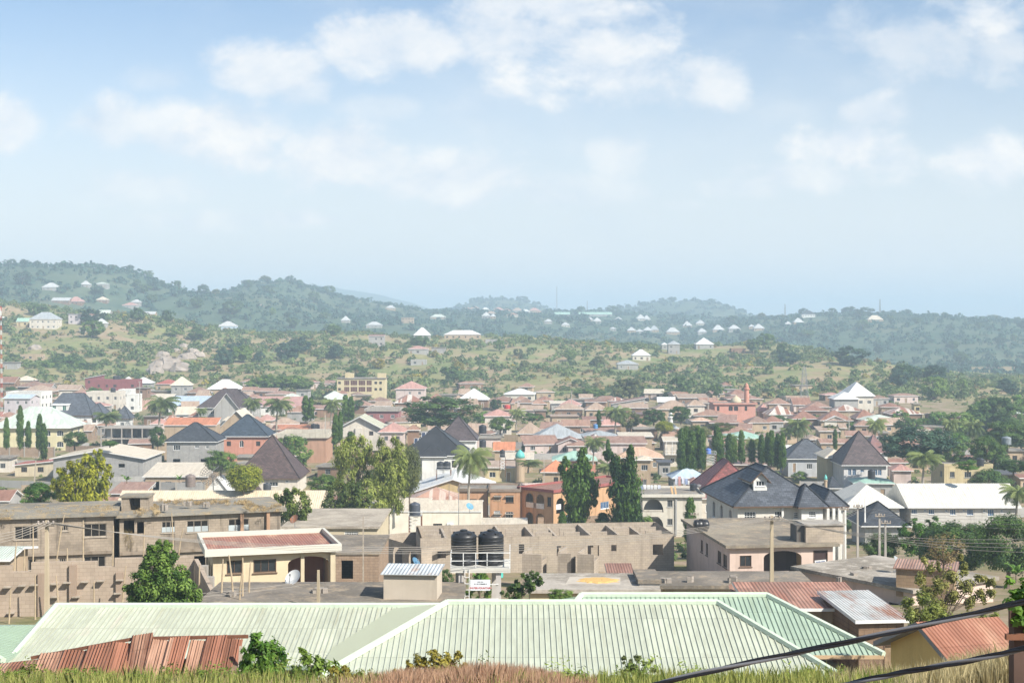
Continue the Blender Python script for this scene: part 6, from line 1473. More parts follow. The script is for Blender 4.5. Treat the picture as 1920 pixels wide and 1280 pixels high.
def roof_bits():
    for px, py, Y, k, lab in ((308, 951, 129, .5, 'low rubble stub on the straw-covered roof'), (352, 942, 132, .35, 'small block on the straw-covered roof'), (388, 944, 132, .3, 'small stone on the straw-covered roof'), (1378, 1012, 137, .45, 'rusty column stub on the pinkish house roof'), (1430, 1016, 135, .3, 'loose block on the pinkish house roof'), (1597, 1080, 107, .4, 'concrete lump on the stained roof'), (1625, 1066, 110, .4, 'small chimney block on the stained roof'), (1568, 1084, 105, .25, 'broken block on the stained roof'), (1372, 1088, 104, .5, 'concrete rubble on the wide dark deck'), (1290, 1086, 104, .4, 'grey block left on the wide dark deck'), (1250, 1092, 104, .5, 'dark rubbish heap on the wide dark deck'), (600, 1112, 80, .5, 'broken slab on the dark deck before the bungalow'), (440, 1118, 79, .4, 'brick stack by the scaffold poles'), (1040, 1100, 97, .35, 'loose block on the pale maize roof'), (1195, 1096, 97, .4, 'stone on the pale maize roof')):
        p = P(px, py, Y); dg = None; rng = random.Random(px); mb = MB()
        for i in range(4):
            x, y, s_ = rng.uniform(-.3, .3), rng.uniform(-.2, .2), k * rng.uniform(.35, .7); a = rng.uniform(0, 3); c, n = math.cos(a) * s_, math.sin(a) * s_; z0 = -.3; z1 = s_ * rng.uniform(.6, 1.3)
            q = [(x + c, y + n), (x - n, y + c), (x - c * .8, y - n), (x + n, y - c * .9)][::1]; mb.hexa([(*w, z0) for w in q] + [(*w, z1) for w in q])
        o = mb.build('concrete_rubble', W['blocks']); o.location = p; tag(o, lab, 'rubble', px=px)
    rng = np.random.default_rng(6); C, R_ = [], []
    for px0, px1, py0, py1, n in ((60, 215, 950, 966, 90), (0, 60, 955, 972, 26), (250, 300, 942, 962, 18), (300, 470, 936, 944, 40), (455, 530, 945, 957, 22), (160, 205, 950, 962, 40)):
        for i in range(n):
            px, py = rng.uniform(px0, px1), rng.uniform(py0, py1); zt = -17.0 if px < 215 else -17.15; Y = min(max(zt * F / (HY - py), 122), 136.5); C.append(((px - CX) / F * Y, Y, zt + .02)); R_.append(rng.uniform(.2, .5))
    v = cards(C, R_, 60, .3, .03, rng, None, -.8, 0, .45); stuff('roof_straw', *v, leaf((.34, .24, .11), (.58, .44, .24), 2.0), 'straw-coloured dry grass growing on the unfinished building roof', 'dry grass')
    C = [(P(px, py, Y).x, Y, P(px, py, Y).z) for px, py, Y in ((1372, 998, 141), (1380, 997, 141), (1388, 998, 141), (1396, 998, 141), (236, 1000, 128), (240, 1006, 128), (236, 1014, 128), (244, 1022, 128))]
    v = cards(C[:4], .3, 60, .2, .08, rng); o = link('roof_weeds', mesh_np('roof_weeds', v[0], v[1], LEAFS['fresh'], None, v[2])); tag(o, 'patch of green weeds at the back of the pinkish house roof', 'weeds', px=1385)
    v = cards(C[4:], .45, 130, .5, .02, rng, None, .9, 0, 1.3); o = link('dry_creeper', mesh_np('dry_creeper', v[0], v[1], LEAFS['dry'], None, v[2])); tag(o, 'withered brown creeper hanging on the unfinished building corner', 'creeper', px=240)
# ------------------------------------------------------------------ water stand, poles, wires, rooftop things
def text_mesh(txt, size, mat, parent, loc, name='lettering', bold=True):
    cu = bpy.data.curves.new('lettering', 'FONT'); cu.body = txt; cu.size = size; cu.align_x = 'CENTER'; cu.extrude = .004
    if bold: cu.offset = size * .02
    o = bpy.data.objects.new(name, cu); COL.objects.link(o); dg = bpy.context.evaluated_depsgraph_get()
    me = bpy.data.meshes.new_from_object(o.evaluated_get(dg)); bpy.data.objects.remove(o)
    me.materials.clear(); me.materials.append(mat); q = link(name, me, parent); q.location = loc; q.rotation_euler = (math.pi / 2, 0, 0); return q
def water_stand():
    Y = 84.0; c = P(900, 1060, Y); zg = ground(c.x, Y)
    t = thing('water_stand', 'white railed platform on four concrete legs carrying two black water tanks', 'water stand', (c.x, Y, zg), 0, None, 900)
    z = c.z - zg; k = Y / F; w0, w1 = (846 - 900) * k, (957 - 900) * k
    mb = MB(); mb.box(w0, w1, -1.2, 2.0, z - .1, z + .06); mb.bar((w0, -1.15, z - .16), (w1, -1.15, z - .16), .08, .1); mb.build('platform', plaster((.62, .60, .54), .3), t)
    cm = plaster((.50, .47, .44), .25)
    for px, y in ((866, -.9), (935, -.9), (857, 1.7), (926, 1.7)):
        mb = MB(); x = (px - 900) * k; mb.box(x - .15, x + .15, y - .15, y + .15, -1, z - .1); mb.build('leg', cm, t)
    mb = MB(); R_ = z + .95
    for x in (w0 + .03, (870 - 900) * k, (893 - 900) * k, (914 - 900) * k, w1 - .03): mb.bar((x, -1.17, z), (x, -1.17, R_), .05)
    for x in (w0 + .03, w1 - .03):
        for y in (.4, 1.95): mb.bar((x, y, z), (x, y, R_), .05)
        for zz in (z + .48, R_): mb.bar((x, -1.17, zz), (x, 1.95, zz), .045)
    for zz in (z + .48, R_): mb.bar((w0, -1.17, zz), (w1, -1.17, zz), .045)
    mb.build('railing', WSTEEL, t)
    mb = MB(); x0, x1 = (873 - 900) * k, (881 - 900) * k
    for x in (x0, x1): mb.bar((x, -1.35, -.5), (x, -1.25, z), .04)
    for i in range(9): mb.bar((x0, -1.33, .1 + i * .36), (x1, -1.33, .1 + i * .36), .03)
    mb.build('ladder', WSTEEL, t)
    mb = MB(); a, b = (866 - 900) * k, (935 - 900) * k
    mb.bar((a, -1.08, z - 1.9), (b, -1.08, 0), .06); mb.bar((b, -1.08, z - 1.9), (a, -1.08, 0), .06); mb.bar((a, -1.08, z - .9), (b, -1.08, z - .9), .05); mb.bar((a, -1.08, z - 1.75), (b, -1.08, z - 1.75), .05); mb.build('bracing', WSTEEL, t)
    bp = P(900.5, 1106.5, Y - 1.25); s = thing('sign_board', 'white sign reading WATER FOUNTAIN under the water tanks', 'sign', bp, 0, None, 900)
    W_, H_ = 37 * k, 20 * k
    mb = MB(); mb.box(-W_ / 2, W_ / 2, 0, .03, 0, H_); mb.build('board', plain((.68, .70, .74), .5, 0, .04), s)
    text_mesh('WATER FOUNTAIN', .145, plain((.50, .05, .05), .6), s, (0, -.008, H_ * .16))
    mb = MB(); rng = random.Random(5)
    for zz, hh, ww in ((H_ * .56, .06, .36), (H_ * .76, .045, .16)):
        x = -ww
        while x < ww: l = rng.uniform(.025, .05); mb.box(x, x + l, -.008, -.002, zz, zz + hh); x += l + rng.choice([.014, .014, .05])
    mb.build('small_lettering', plain((.05, .05, .06), .6), s)
    water_tank(869.5, 1058, Y + .25, .76, 2.05, 'left of the two black ribbed water tanks on the white railed platform', n=32, group='black tanks on the water stand')
    water_tank(920.5, 1058, Y + .25, .76, 2.05, 'right one of the pair of black ribbed water tanks on the white railed platform', n=32, group='black tanks on the water stand')
    water_tank(935, 1082, Y + 4, .28, .7, 'small turquoise tank behind the right leg of the water stand', (.08, .45, .38))
def stands():
    def stand(px0, px1, yp, yb, Y, lab, tanks, n=4):
        c = P((px0 + px1) / 2, yb, Y); z = (yb - yp) / F * Y; k = (px1 - px0) / F * Y / 2
        t = thing('tank_stand', lab, 'tank stand', c, 0, None, (px0 + px1) / 2)
        mb = MB(); mb.box(-k, k, -k, k, z - .1, z); mb.build('platform', STEEL, t)
        for sx in (-1, 1):
            for sy in (-1, 1): mb = MB(); mb.bar((sx * k * .95, sy * k * .95, -1.5), (sx * k * .95, sy * k * .95, z - .1), .1); mb.build('leg', RUSTP, t)
        mb = MB()
        for i in range(n):
            z0, z1 = (z - .2) * i / n, (z - .2) * (i + 1) / n
            for sy in (-1, 1): mb.bar((-k, sy * k * .95, z0), (k, sy * k * .95, z1), .05); mb.bar((k, sy * k * .95, z0), (-k, sy * k * .95, z1), .05)
        for sy in (-1, 1):
            mb.bar((-k, sy * k, z + .5), (k, sy * k, z + .5), .04); mb.bar((sy * k, -k, z + .5), (sy * k, k, z + .5), .04)
            for sx in (-1, 1): mb.bar((sx * k, sy * k, z), (sx * k, sy * k, z + .5), .04)
        mb.build('bracing', WSTEEL, t)
        for tx, ty, r, h, tl, col in tanks: water_tank(tx, ty, Y, r, h, tl, col)
    bk = (.03, .033, .04)
    stand(767, 791, 965, 992, 196, 'rusty steel stand with a dark tank before the white hall', [(778, 965, .75, 1.75, 'dark grey tank on the rusty stand before the white hall', (.07, .08, .1))])
    stand(1353, 1371, 938, 1000, 185, 'tall rusty tank stand before the slate mansion', [(1362, 938, .5, 1.25, 'black tank on the tall rusty stand before the slate mansion', bk), (1362, 962, .45, 1.2, 'lower black tank inside the tall rusty stand', bk)], 5)
    stand(937, 948, 856, 880, 300, 'slim steel tank stand right of the front palm', [(942, 856, .55, 1.5, 'black tank on the slim stand right of the front palm', bk)])
    stand(1322, 1342, 850, 872, 305, 'steel tank stand with blue tank left of the columnar row', [(1328, 850, .6, 1.1, 'blue tank on the stand left of the columnar row', (.1, .2, .6))])
    stand(818, 846, 878, 886, 282, 'low steel rack with black drums before the solar house', [(826, 878, .75, 1.4, 'left black drum on the low rack before the solar house', bk), (838, 878, .75, 1.4, 'right-hand black drum on the low rack before the solar house', bk)])
    for px, py, Y, r, h, lab, col in (
        (1068, 988, 225, .85, 2.0, 'pale grey-blue tank before the orange veranda house', (.22, .27, .31)), (1300, 918, 238, .6, 1.1, 'black tank on the off-white laundry terrace', bk), (1310, 918, 240, .5, .9, 'grey tank at the right end of the laundry terrace', (.2, .2, .2)),
        (1634, 897, 247, .65, 1.6, 'black tank standing before the dark brown pyramid house', bk), (1692, 945, 258, .8, 1.7, 'left dark tank in the roof gap of the white lodge', bk), (1699, 945, 259, .75, 1.7, 'right dark tank in the roof gap of the white lodge', bk),
        (501, 918, 280, .8, 1.4, 'grey-black tank below the brown pyramid roof', (.06, .065, .075)), (588, 803, 350, .7, 1.2, 'black tank behind the salmon parapet', bk), (595, 803, 352, .6, 1.1, 'smaller black tank behind the salmon parapet', bk),
        (1838, 873, 250, .65, 1.4, 'dark tank on the yellow terrace house', bk), (1887, 833, 300, 1.0, 1.7, 'grey tank on a wall in the right-hand trees', (.2, .23, .25)), (216, 711, 610, 1.0, 1.6, 'left black tank on the maroon block roof', bk), (222, 711, 612, 1.0, 1.6, 'right black tank on the maroon block roof', bk),
        (212, 735, 545, 1.0, 1.7, 'black tank on the off-white two-storey block', bk), (951, 766, 520, 1.2, 1.4, 'red tank on the pink-roofed house', (.5, .05, .04)), (1117, 803, 420, .7, 1.3, 'blue tank below the dark centre sheds', (.1, .25, .5)), (905, 812, 330, .9, 2.0, 'upper black tank right of the brown gabled house', bk), (905, 838, 330, .8, 1.7, 'lower black tank right of the brown gabled house', bk),
        (1213, 752, 560, .9, 1.4, 'dark tank behind the grey gabled shed', bk), (357, 912, 250, .9, 2.2, 'brown-grey upright tank on the long cream shed', (.2, .16, .14))):
        water_tank(px, py, Y, r, h, lab, col, 12)
    for px, py, Y, r, lab, kw in (
        (1553 / 3, 1, 1, 1, None, None), (552, 1085, 83, .52, 'white satellite dish on the dark deck before the bungalow', {}), (1386, 1105, 98, .42, 'pale satellite dish behind the second green roof', dict(az=.5)), (1371, 1106, 98.5, .4, 'brown rusty satellite dish behind the second green roof', dict(col=(.2, .11, .08), az=.9)),
        (778, 1054, 118, .42, 'blue satellite dish left of the water tanks', dict(col=(.08, .18, .28), az=1.1)), (642, 968, 176, .8, 'grey satellite dish right of the broad-leaved tree', dict(col=(.5, .52, .54))), (627, 970, 176, .6, 'white satellite dish behind the lattice window house', {}), (553, 974, 146, .5, 'brown dish on the flat roof behind the porch posts', dict(col=(.3, .14, .08))),
        (1316, 921, 236, .6, 'white dish at the corner of the laundry terrace', dict(az=.8)), (1680, 1052, 108, .4, 'grey dish on the pinkish roof by the dark trees', dict(az=1.0, col=(.3, .32, .33))), (880, 950, 200, .55, 'blue dish on the white hall', dict(col=(.12, .3, .42), az=.6)), (0, 0, 1, 1, None, None)):
        if lab: dish(px, py, Y, r, lab, **kw)
def mesh_dish():
    p = P(399, 893, 268); t = thing('satellite_dish', 'huge dark open mesh dish beside the white gable front', 'satellite dish', p, .5, None, 399); r = 2.3; mb = MB(); D = Vector((-.35, -.75, .56)).normalized(); U = D.cross(Vector((0, 0, 1))).normalized(); V_ = D.cross(U)
    f = lambda q, a: tuple((U * math.cos(a) + V_ * math.sin(a)) * (r * q) + D * (r * .3 * q * q))
    for j in range(24):
        a = 6.283 * j / 24; mb.tube([f(q, a) for q in (.05, .4, .7, 1)], .035, 4)
    for q in (.3, .5, .7, .85, 1):
        for j in range(24): mb.bar(f(q, 6.283 * j / 24), f(q, 6.283 * (j + 1) / 24), .05)
    mb.build('reflector', plain((.10, .09, .08), .7), t); mb = MB(); mb.tube([(0, 0, 0), (.3, .5, -3.2)], .1, 6); mb.build('mast', STEEL, t); mb = MB()
    for j in range(3): mb.bar(f(.95, 2.094 * j), tuple(D * (r * .8)), .05)
    mb.build('feed_arm', STEEL, t)
def poles():
    cn = plaster((.48, .40, .28), .2); gy = plaster((.42, .39, .35), .3)
    pole(88, 1158, 975, 80, 'near concrete power pole before the long block wall', .27, cn)
    pole(1447, 1142, 966, 84, 'tan concrete power pole before the pinkish house', .27, cn)
    for px, yb, yt, Y, lab in ((1582, 1056, 950, 150, 'grey concrete pole left of the trio before the charcoal pavilion'), (1608, 1058, 945, 148, 'grey pole with white insulators before the charcoal pavilion'), (1649, 1062, 962, 140, 'grey pole before the dark leafy tree'), (1660, 1058, 975, 141, 'thin grey pole beside the dark leafy tree')): pole(px, yb, yt, Y, lab, .26, gy)
    pole(681, 1075, 968, 118, 'thin dark pole left of the roofless shell', .12, GWOOD, False); pole(597, 1132, 1068, 76, 'short tan concrete post on the dark deck', .2, cn, False)
    pole(1302, 1010, 960, 170, 'dark pole beside the slim tree of the arched-balcony house', .16, BARK, True); pole(1072, 775, 733, 520, 'pale pole in the centre far rows', .3, gy); pole(1328, 765, 742, 540, 'pale pole right of the dark tree on the far rows', .3, gy); pole(262, 755, 715, 520, 'pole by the dirt road', .3, gy)
    pole(61, 940, 855, 215, 'leaning wooden pole beside the dirt yard', .2, GWOOD, True, lean=.08); pole(1020, 900, 830, 300, 'thin pole right of the teal dome', .15, gy, False); pole(1592, 808, 770, 430, 'pale pole below the rust rows', .25, gy); pole(610, 805, 778, 350, 'white post behind the salmon parapet', .22, gy, False); pole(860, 990, 915, 215, 'thin dark pole beside the orange flat house', .12, STEEL, False); pole(842, 950, 903, 240, 'thin rod by the striped hip roof', .1, STEEL, False); pole(1622, 965, 932, 200, 'white post before the white lodge', .2, WSTEEL, False)
    # bamboo and scaffold poles by the unfinished walls
    for px, yb, yt, ln, Y in ((25, 1075, 1015, .1, 100), (45, 1068, 1028, .03, 100), (62, 1054, 987, 0, 105), (103, 1053, 965, .2, 105), (156, 1053, 975, 0, 105), (126, 1053, 1027, 0, 100), (211, 1064, 985, .02, 105), (268, 1050, 985, .05, 106), (326, 960 + 85, 960, -.05, 112), (332, 1046, 990, .2, 104), (66, 1140, 1077, 0, 86), (110, 1140, 1078, -.08, 86), (176, 1140, 1090, 0, 86), (228, 1128, 1060, .12, 86), (15, 1190, 1105, .06, 84), (373, 1112, 1058, .02, 84), (342, 1078, 1062, .1, 88), (414, 1132, 1048, .05, 80), (440, 1130, 1040, -.12, 79), (455, 1130, 1045, .0, 79), (447, 1131, 1075, .12, 78), (465, 1131, 1052, .06, 80), (1212, 905, 878, .1, 250)):
        b = P(px, yb, Y); h = (yb - yt) / F * Y; mb = MB(); mb.tube([(0, 0, -.8), (ln * h * .5, .02, h * .5), (ln * h, 0, h)], [.055, .05, .035], 6); o = mb.build('scaffold_pole', plain((.42, .33, .22), .8, 0, .25)); o.location = b
        tag(o, 'thin bare scaffold pole by the ' + ('unfinished building and block wall' if px < 370 else 'return wall before the bungalow' if px < 500 else 'tall columnar tree'), 'pole', 'scaffold poles', px=px)
def wires():
    a, b = P(88, 978, 79.8), P(1447, 970, 83.8); g = 'power lines between the concrete poles'; lw = plain((.34, .31, .27), .6)
    for k in range(4):
        dx = Vector(((-.42, -.14, .14, .42)[k], -.2 + .0 * k, .0)); d2 = Vector(((-.42, -.14, .14, .42)[k], -.2, 0))
        wire([a + dx, b + d2], .014, 'thin power line sagging from the left concrete pole to the tan one', share=True, sag=1.55 + .12 * k, group=g, mat=lw, n=24)
        wire([b + d2, P(1960, 1008 + 9 * k, 70)], .014, 'thin power line running from the tan pole out to the right', share=True, sag=.5, group=g, mat=lw)
        wire([a + dx, P(-60, 1000 + 8 * k, 76)], .014, 'thin power line running from the left concrete pole out of the picture', share=True, sag=.3, group=g, mat=lw)
        wire([P(1608, 950 + 2 * k, 148), P(1960, 962 + 10 * k, 120)], .012, 'thin power line from the insulator pole towards the right edge', share=True, sag=.5, group=g, mat=lw)
        wire([b + d2, P(1608, 952 + 3 * k, 148)], .012, 'thin power line between the tan pole and the insulator pole', share=True, sag=.5, group=g, mat=lw)
    for py0, py1 in ((1128, 1098), (1122, 1092), (1134, 1118)): wire([P(230, py0, 74), P(560, py1, 80)], .01, 'thin service wire over the green roof ridge', sag=.1, group=g, mat=lw)
    # two heavy twisted cables close to the camera
    blk = plain((.012, .012, .014), .32, 0, .2, 3, .55); gry = plain((.16, .16, .17), .35, 0, .2, 3, .5)
    for pts, lab, r in (([(1100, 1318), (1232, 1280), (1420, 1238), (1640, 1192), (1800, 1156), (1960, 1118)], 'upper thick black twisted cable crossing the lower right corner' , .0092), ([(1440, 1322), (1595, 1280), (1700, 1258), (1820, 1238), (1960, 1206)], 'lower thick grey-black twisted cable crossing the lower right corner', .009)):
        Y = 7.0; xs = np.linspace(pts[0][0], pts[-1][0], 90); ys = np.interp(xs, [p[0] for p in pts], [p[1] for p in pts])
        ys = np.convolve(np.pad(ys, 8, mode='reflect', reflect_type='odd'), np.ones(17) / 17, 'valid')
        ax = [P(x, y, Y - .6 * i / 90) for i, (x, y) in enumerate(zip(xs, ys))]; o0 = ax[0]
        c = link('twisted_cable', None); c.location = o0; tag(c, lab, 'cable', px=pts[2][0])
        for s in range(3):
            mb = MB(); mb.tube([p - o0 + Vector((0, math.cos(i * .17 + s * 2.094) * r * .8, math.sin(i * .17 + s * 2.094) * r * .8)) for i, p in enumerate(ax)], r * .85, 8); mb.build('strand', gry if s == 2 else blk, c, True)
    b = P(1912, 1330, 7.6); t = thing('steel_post', 'rusty steel post overgrown with creeper at the right edge', 'post', b, 0, None, 1912); h = (1330 - 1128) / F * 7.6
    mb = MB(); mb.box(-.045, .045, -.04, .04, -1.5, h); mb.box(-.075, .075, -.06, -.041, h - .12, h - .03); mb.build('shaft', plain((.085, .052, .04), .8, 0, .4, 5), t); mb = MB(); mb.bar((-.1, -.07, h - .17), (.12, -.07, h - .17), .03); mb.build('bracket', RUSTP, t)
    rng = np.random.default_rng(2); C = np.stack([rng.normal(0, .035, 40) + .0, rng.normal(0, .03, 40) - .05, h + .02 + rng.normal(0, .05, 40) - .06 * (rng.random(40) < .4)], 1)
    v = cards(C, .03, 16, .04, .03, rng, (0, 0, h - .1)); o = link('creeper', mesh_np('creeper', v[0], v[1], LEAFS['fresh'], None, v[2])); o.location = b + Vector((0, 0, 0)); tag(o, 'bright green creeper on top of the rusty steel post', 'creeper', px=1905)
def laundry():
    h = LAUNDRY[0]; z = h.base + h.he + .5; cols = [(.7, .7, .72), (.62, .64, .72), (.35, .42, .6), (.6, .35, .33), (.72, .72, .7), (.25, .2, .3)]
    for i, (px, py, w, hh, ci) in enumerate(((1203, 911, 5, 9, 2), (1209, 911, 6, 8, 0), (1216, 911, 6, 8, 4), (1222, 911, 5, 8, 0), (1229, 911, 6, 8, 4), (1236, 911, 6, 7, 1), (1268, 897, 5, 16, 1), (1274, 898, 5, 18, 3), (1281, 898, 6, 12, 1), (1287, 900, 5, 11, 2), (1291, 903, 4, 8, 4))):
        Y = h.Y + 2.2; p = P(px, py, Y); k = Y / F; mb = MB(); w_, h_ = w * k, hh * k; N = 5
        for j in range(N):
            x0, x1 = -w_ / 2 + w_ * j / N, -w_ / 2 + w_ * (j + 1) / N; y0, y1 = .06 * (-1) ** j, .06 * (-1) ** (j + 1); mb.face([(x0, y0, -h_), (x1, y1, -h_), (x1, y1 * .3, 0), (x0, y0 * .3, 0)]); mb.face([(x0, y0 * .3 + .01, 0), (x1, y1 * .3 + .01, 0), (x1, y1 + .01, -h_), (x0, y0 + .01, -h_)])
        o = mb.build('washing', plain(cols[ci], .8)); o.location = p + Vector((0, 0, h_ * .3)); tag(o, ('white' if ci in (0, 4) else 'pale lilac' if ci == 1 else 'blue' if ci == 2 else 'pinkish') + ' cloth drying on the terrace of the arched-balcony house', 'washing', 'washing on the terrace', px=px)
    for px, ln in ((1262, -.3), (1268, -.2)):
        Y = h.Y + .8; p = P(px, 919, Y); mb = MB(); mb.hexa([(-.15, 0, 0), (.15, 0, 0), (.15, .06, 0), (-.15, .06, 0), (-.15 + ln, .3, 1.5), (.15 + ln, .3, 1.5), (.15 + ln, .36, 1.5), (-.15 + ln, .36, 1.5)]); o = mb.build('plank', plain((.55, .36, .18), .7)); o.location = (p.x, p.y, h.base + h.he + .1); tag(o, 'pale plank leaning behind the terrace parapet', 'plank', 'planks on the terrace', px=px)
    mb = MB(); a, b = P(1200, 904, h.Y + 2.2), P(1242, 904, h.Y + 2.2)
    wire([a, b], .02, 'washing line on the terrace with white cloths', 'washing line', 'washing_line', .1)
# ------------------------------------------------------------------ trees one can tell apart
def blob_tree(label, Y, base, blobs_, lf, ln, wd, per, droop, trunk, name='tree', seed=1, up=.3, squash=1.2, dens=1.0, cat='tree', spread=.5):
    """a near tree whose crown is made of leaf clumps round given (column, row, radius px) boughs, spread in depth as well"""
    rng = np.random.default_rng(seed); b = P(base[0], base[1], Y); k = Y / F; C, R_ = [], []
    ax = np.interp
    for px, py, r in blobs_:
        n = max(5, int((r / 3.7) ** 1.6 * dens))
        for i in range(n):
            d = rng.normal(size=3); d /= np.linalg.norm(d); q = rng.random() ** .6 * r * k * 1.05
            C.append(((px - base[0]) * k + d[0] * q, d[1] * q * 1.1 + rng.normal() * r * k * .3, (base[1] - py) * k + d[2] * q)); R_.append(r * k * spread * rng.uniform(.75, 1.25))
    t = thing(name, label, cat, b, 0, None, base[0])
    v = cards(C, R_, per, ln, wd, rng, None, droop, up, squash); link('crown', mesh_np('crown', v[0], v[1], lf, None, v[2]), t)
    mb = MB(); h = (base[1] - trunk[0]) * k; mb.tube([(0, 0, -1), (0, 0, h * .5), ((trunk[1] - base[0]) * k, 0, h)], [trunk[2], trunk[2] * .8, trunk[2] * .3], 7)
    for i in rng.integers(0, len(C), trunk[3]): mb.tube([(0, 0, h * rng.uniform(.3, .9)), tuple(np.array(C[i]) * .6 + np.array([0, 0, h * .2])), C[i]], [trunk[2] * .4, trunk[2] * .25, trunk[2] * .08], 5)
    mb.build('trunk', BARK, t); return t
def trees():
    T = tree
    # the two tall hanging-leaf trees before the orange house
    cl = leaf((.022, .066, .012), (.125, .22, .03), 1.0)
    blob_tree('tall dark columnar tree with a drooping arm, left of the two before the orange house', 218, (1087, 1012), [(1092, 845, 8), (1091, 858, 10), (1090, 872, 14), (1060, 868, 8), (1056, 882, 8), (1063, 890, 10), (1088, 890, 18), (1085, 908, 22), (1104, 905, 14), (1112, 915, 11), (1118, 925, 8), (1117, 940, 6), (1068, 908, 14), (1084, 928, 22), (1072, 930, 12), (1100, 935, 14), (1085, 948, 19), (1082, 966, 18), (1068, 955, 9), (1082, 984, 18), (1080, 1000, 16)], cl, .62, .23, 62, 1.4, (850, 1091, .28, 10), seed=4, up=.0, squash=1.5, dens=1.35, spread=.62)
    blob_tree('tall dark columnar tree with a side spire, right of the two before the orange house', 214, (1176, 1014), [(1183, 844, 8), (1184, 858, 10), (1181, 874, 13), (1146, 853, 9), (1138, 851, 6), (1153, 862, 10), (1158, 876, 13), (1178, 892, 18), (1158, 892, 12), (1172, 910, 22), (1190, 905, 10), (1150, 918, 10), (1174, 930, 24), (1192, 930, 11), (1172, 950, 24), (1192, 955, 12), (1172, 970, 24), (1190, 980, 14), (1160, 985, 12), (1174, 992, 24), (1160, 1002, 12)], cl, .62, .23, 62, 1.4, (850, 1182, .3, 10), seed=9, up=.0, squash=1.5, dens=1.35, spread=.62)
    T(1294, 1020, 935, 20, 'column', 'slim green column tree before the arched-balcony house', 205); T(1054, 1004, 960, 14, 'column', 'small round-topped bushy column left of the two tall dark trees', 214); T(1214, 1002, 968, 24, 'bush', 'clipped green bush at the foot of the arched-balcony house', 208); T(1130, 1006, 962, 24, 'column', 'young conifer-like tree between the two tall dark trees', 216)
    # slim columns at the far left
    for px, yb, yt, w in ((12, 840, 784, 10), (38, 840, 762, 12), (53, 838, 790, 10), (74, 842, 778, 12), (82, 860, 795, 12)): T(px, yb, yt, w, 'column', 'slim bright column tree before the cream villa', 352 if yb < 850 else 338)
    # columns in the middle and right
    for px, yb, yt, w in ((573, 788, 742, 13), (583, 786, 745, 12), (648, 790, 742, 13), (658, 788, 744, 12)): T(px, yb, yt, w, 'column', 'column tree of the pairs before the pale green roof', 440)
    for px, yb, yt, w in ((630, 832, 778, 13), (638, 826, 772, 9), (658, 840, 810, 16)): T(px, yb, yt, w, 'column', 'dark column tree left of the pale green gable', 340)
    for px, yb, yt, w, Y in ((1278, 882, 806, 16, 302), (1287, 882, 802, 16, 305), (1297, 880, 808, 18, 302), (1308, 880, 800, 17, 304), (1316, 880, 806, 14, 302), (1344, 872, 800, 16, 312), (1350, 872, 812, 14, 314), (1368, 868, 814, 14, 318), (1376, 866, 822, 12, 318), (1390, 866, 808, 12, 320), (1410, 866, 824, 12, 320), (1428, 868, 815, 12, 318), (1440, 870, 812, 13, 314), (1447, 872, 808, 14, 312), (1458, 876, 814, 14, 308), (1467, 878, 812, 12, 306), (1566, 842, 805, 8, 380)):
        T(px, yb, yt, w, 'column', 'column tree in the row left of the grey slate-roofed house', Y, group='row of column trees')
    for px, yb, yt in ((1123, 800, 769), (1243, 806, 774), (1140, 858, 824)): T(px, yb, yt, 8 if px < 1300 else 9, 'column', 'single slim column tree among the central far houses', 420 if yb < 830 else 320)
    # palms
    for px, yb, yt, w, Y, lab in ((298, 805, 742, 58, 430, 'big coconut palm before the pale blue roof'), (198, 812, 772, 48, 410, 'dark coconut palm beside the slim turret house'), (518, 803, 745, 50, 430, 'coconut palm before the red-pink roof'), (470, 790, 745, 32, 440, 'coconut palm beside the brown gables'), (620, 795, 748, 36, 430, 'shaded palm before the white house with pale green roof'), (376, 790, 764, 20, 420, 'small bright palm before the brown gables'),
        (878, 945, 836, 68, 236, 'front coconut palm before the white hall roof'), (1153, 815, 762, 46, 420, 'full coconut palm in the centre'), (968, 802, 766, 30, 440, 'palm beside the beige hip roof'), (1112, 868, 818, 40, 330, 'palm behind the tall dark columnar trees'), (990, 885, 862, 46, 300, 'low palm crown beside the orange hip roof'), (1140, 905, 868, 46, 290, 'palm fronds between the two tall dark trees'),
        (1640, 838, 784, 36, 360, 'palm left of the brown pyramid roof'), (1495, 850, 785, 40, 370, 'palm group behind the grey slate-roofed house'), (1475, 840, 800, 30, 370, 'smaller palm behind the column row'), (1780, 838, 784, 30, 372, 'slender palm right of the great round tree'), (1822, 848, 788, 36, 360, 'palm with yellow lower fronds at the right'), (1730, 905, 845, 62, 262, 'front palm right of the brown pyramid house'), (1905, 978, 908, 64, 215, 'palm cut by the right edge'), (1860, 790, 752, 34, 460, 'far palm in the right-hand trees'),
        (180, 958, 893, 36, 190, 'short palm beside the yellow-green tree'), (1408, 870, 820, 30, 330, 'palm in the columnar row'), (1365, 850, 815, 34, 335, 'palm behind the columnar row'), (122, 710, 690, 20, 700, 'palm below the dark trees of the left slope')):
        T(px, yb, yt, w, 'palm', lab, Y, 'palm_tree', 'palm tree')
    # near trees
    B = blob_tree; md, fr = leaf((.06, .125, .022), (.28, .41, .085), 1.5), LEAFS['fresh']
    B('bushy green tree before the long block wall', 73, (305, 1152), [(296, 1024, 10), (310, 1028, 12), (282, 1034, 12), (300, 1044, 18), (322, 1046, 13), (276, 1054, 15), (310, 1066, 22), (258, 1074, 15), (284, 1080, 22), (336, 1076, 15), (250, 1100, 15), (276, 1108, 24), (312, 1104, 26), (344, 1100, 18), (362, 1112, 15), (250, 1124, 14), (290, 1130, 24), (334, 1128, 24), (366, 1130, 14)], md, .17, .08, 70, .3, (1060, 303, .16, 12), seed=12, up=.5, dens=1.3)
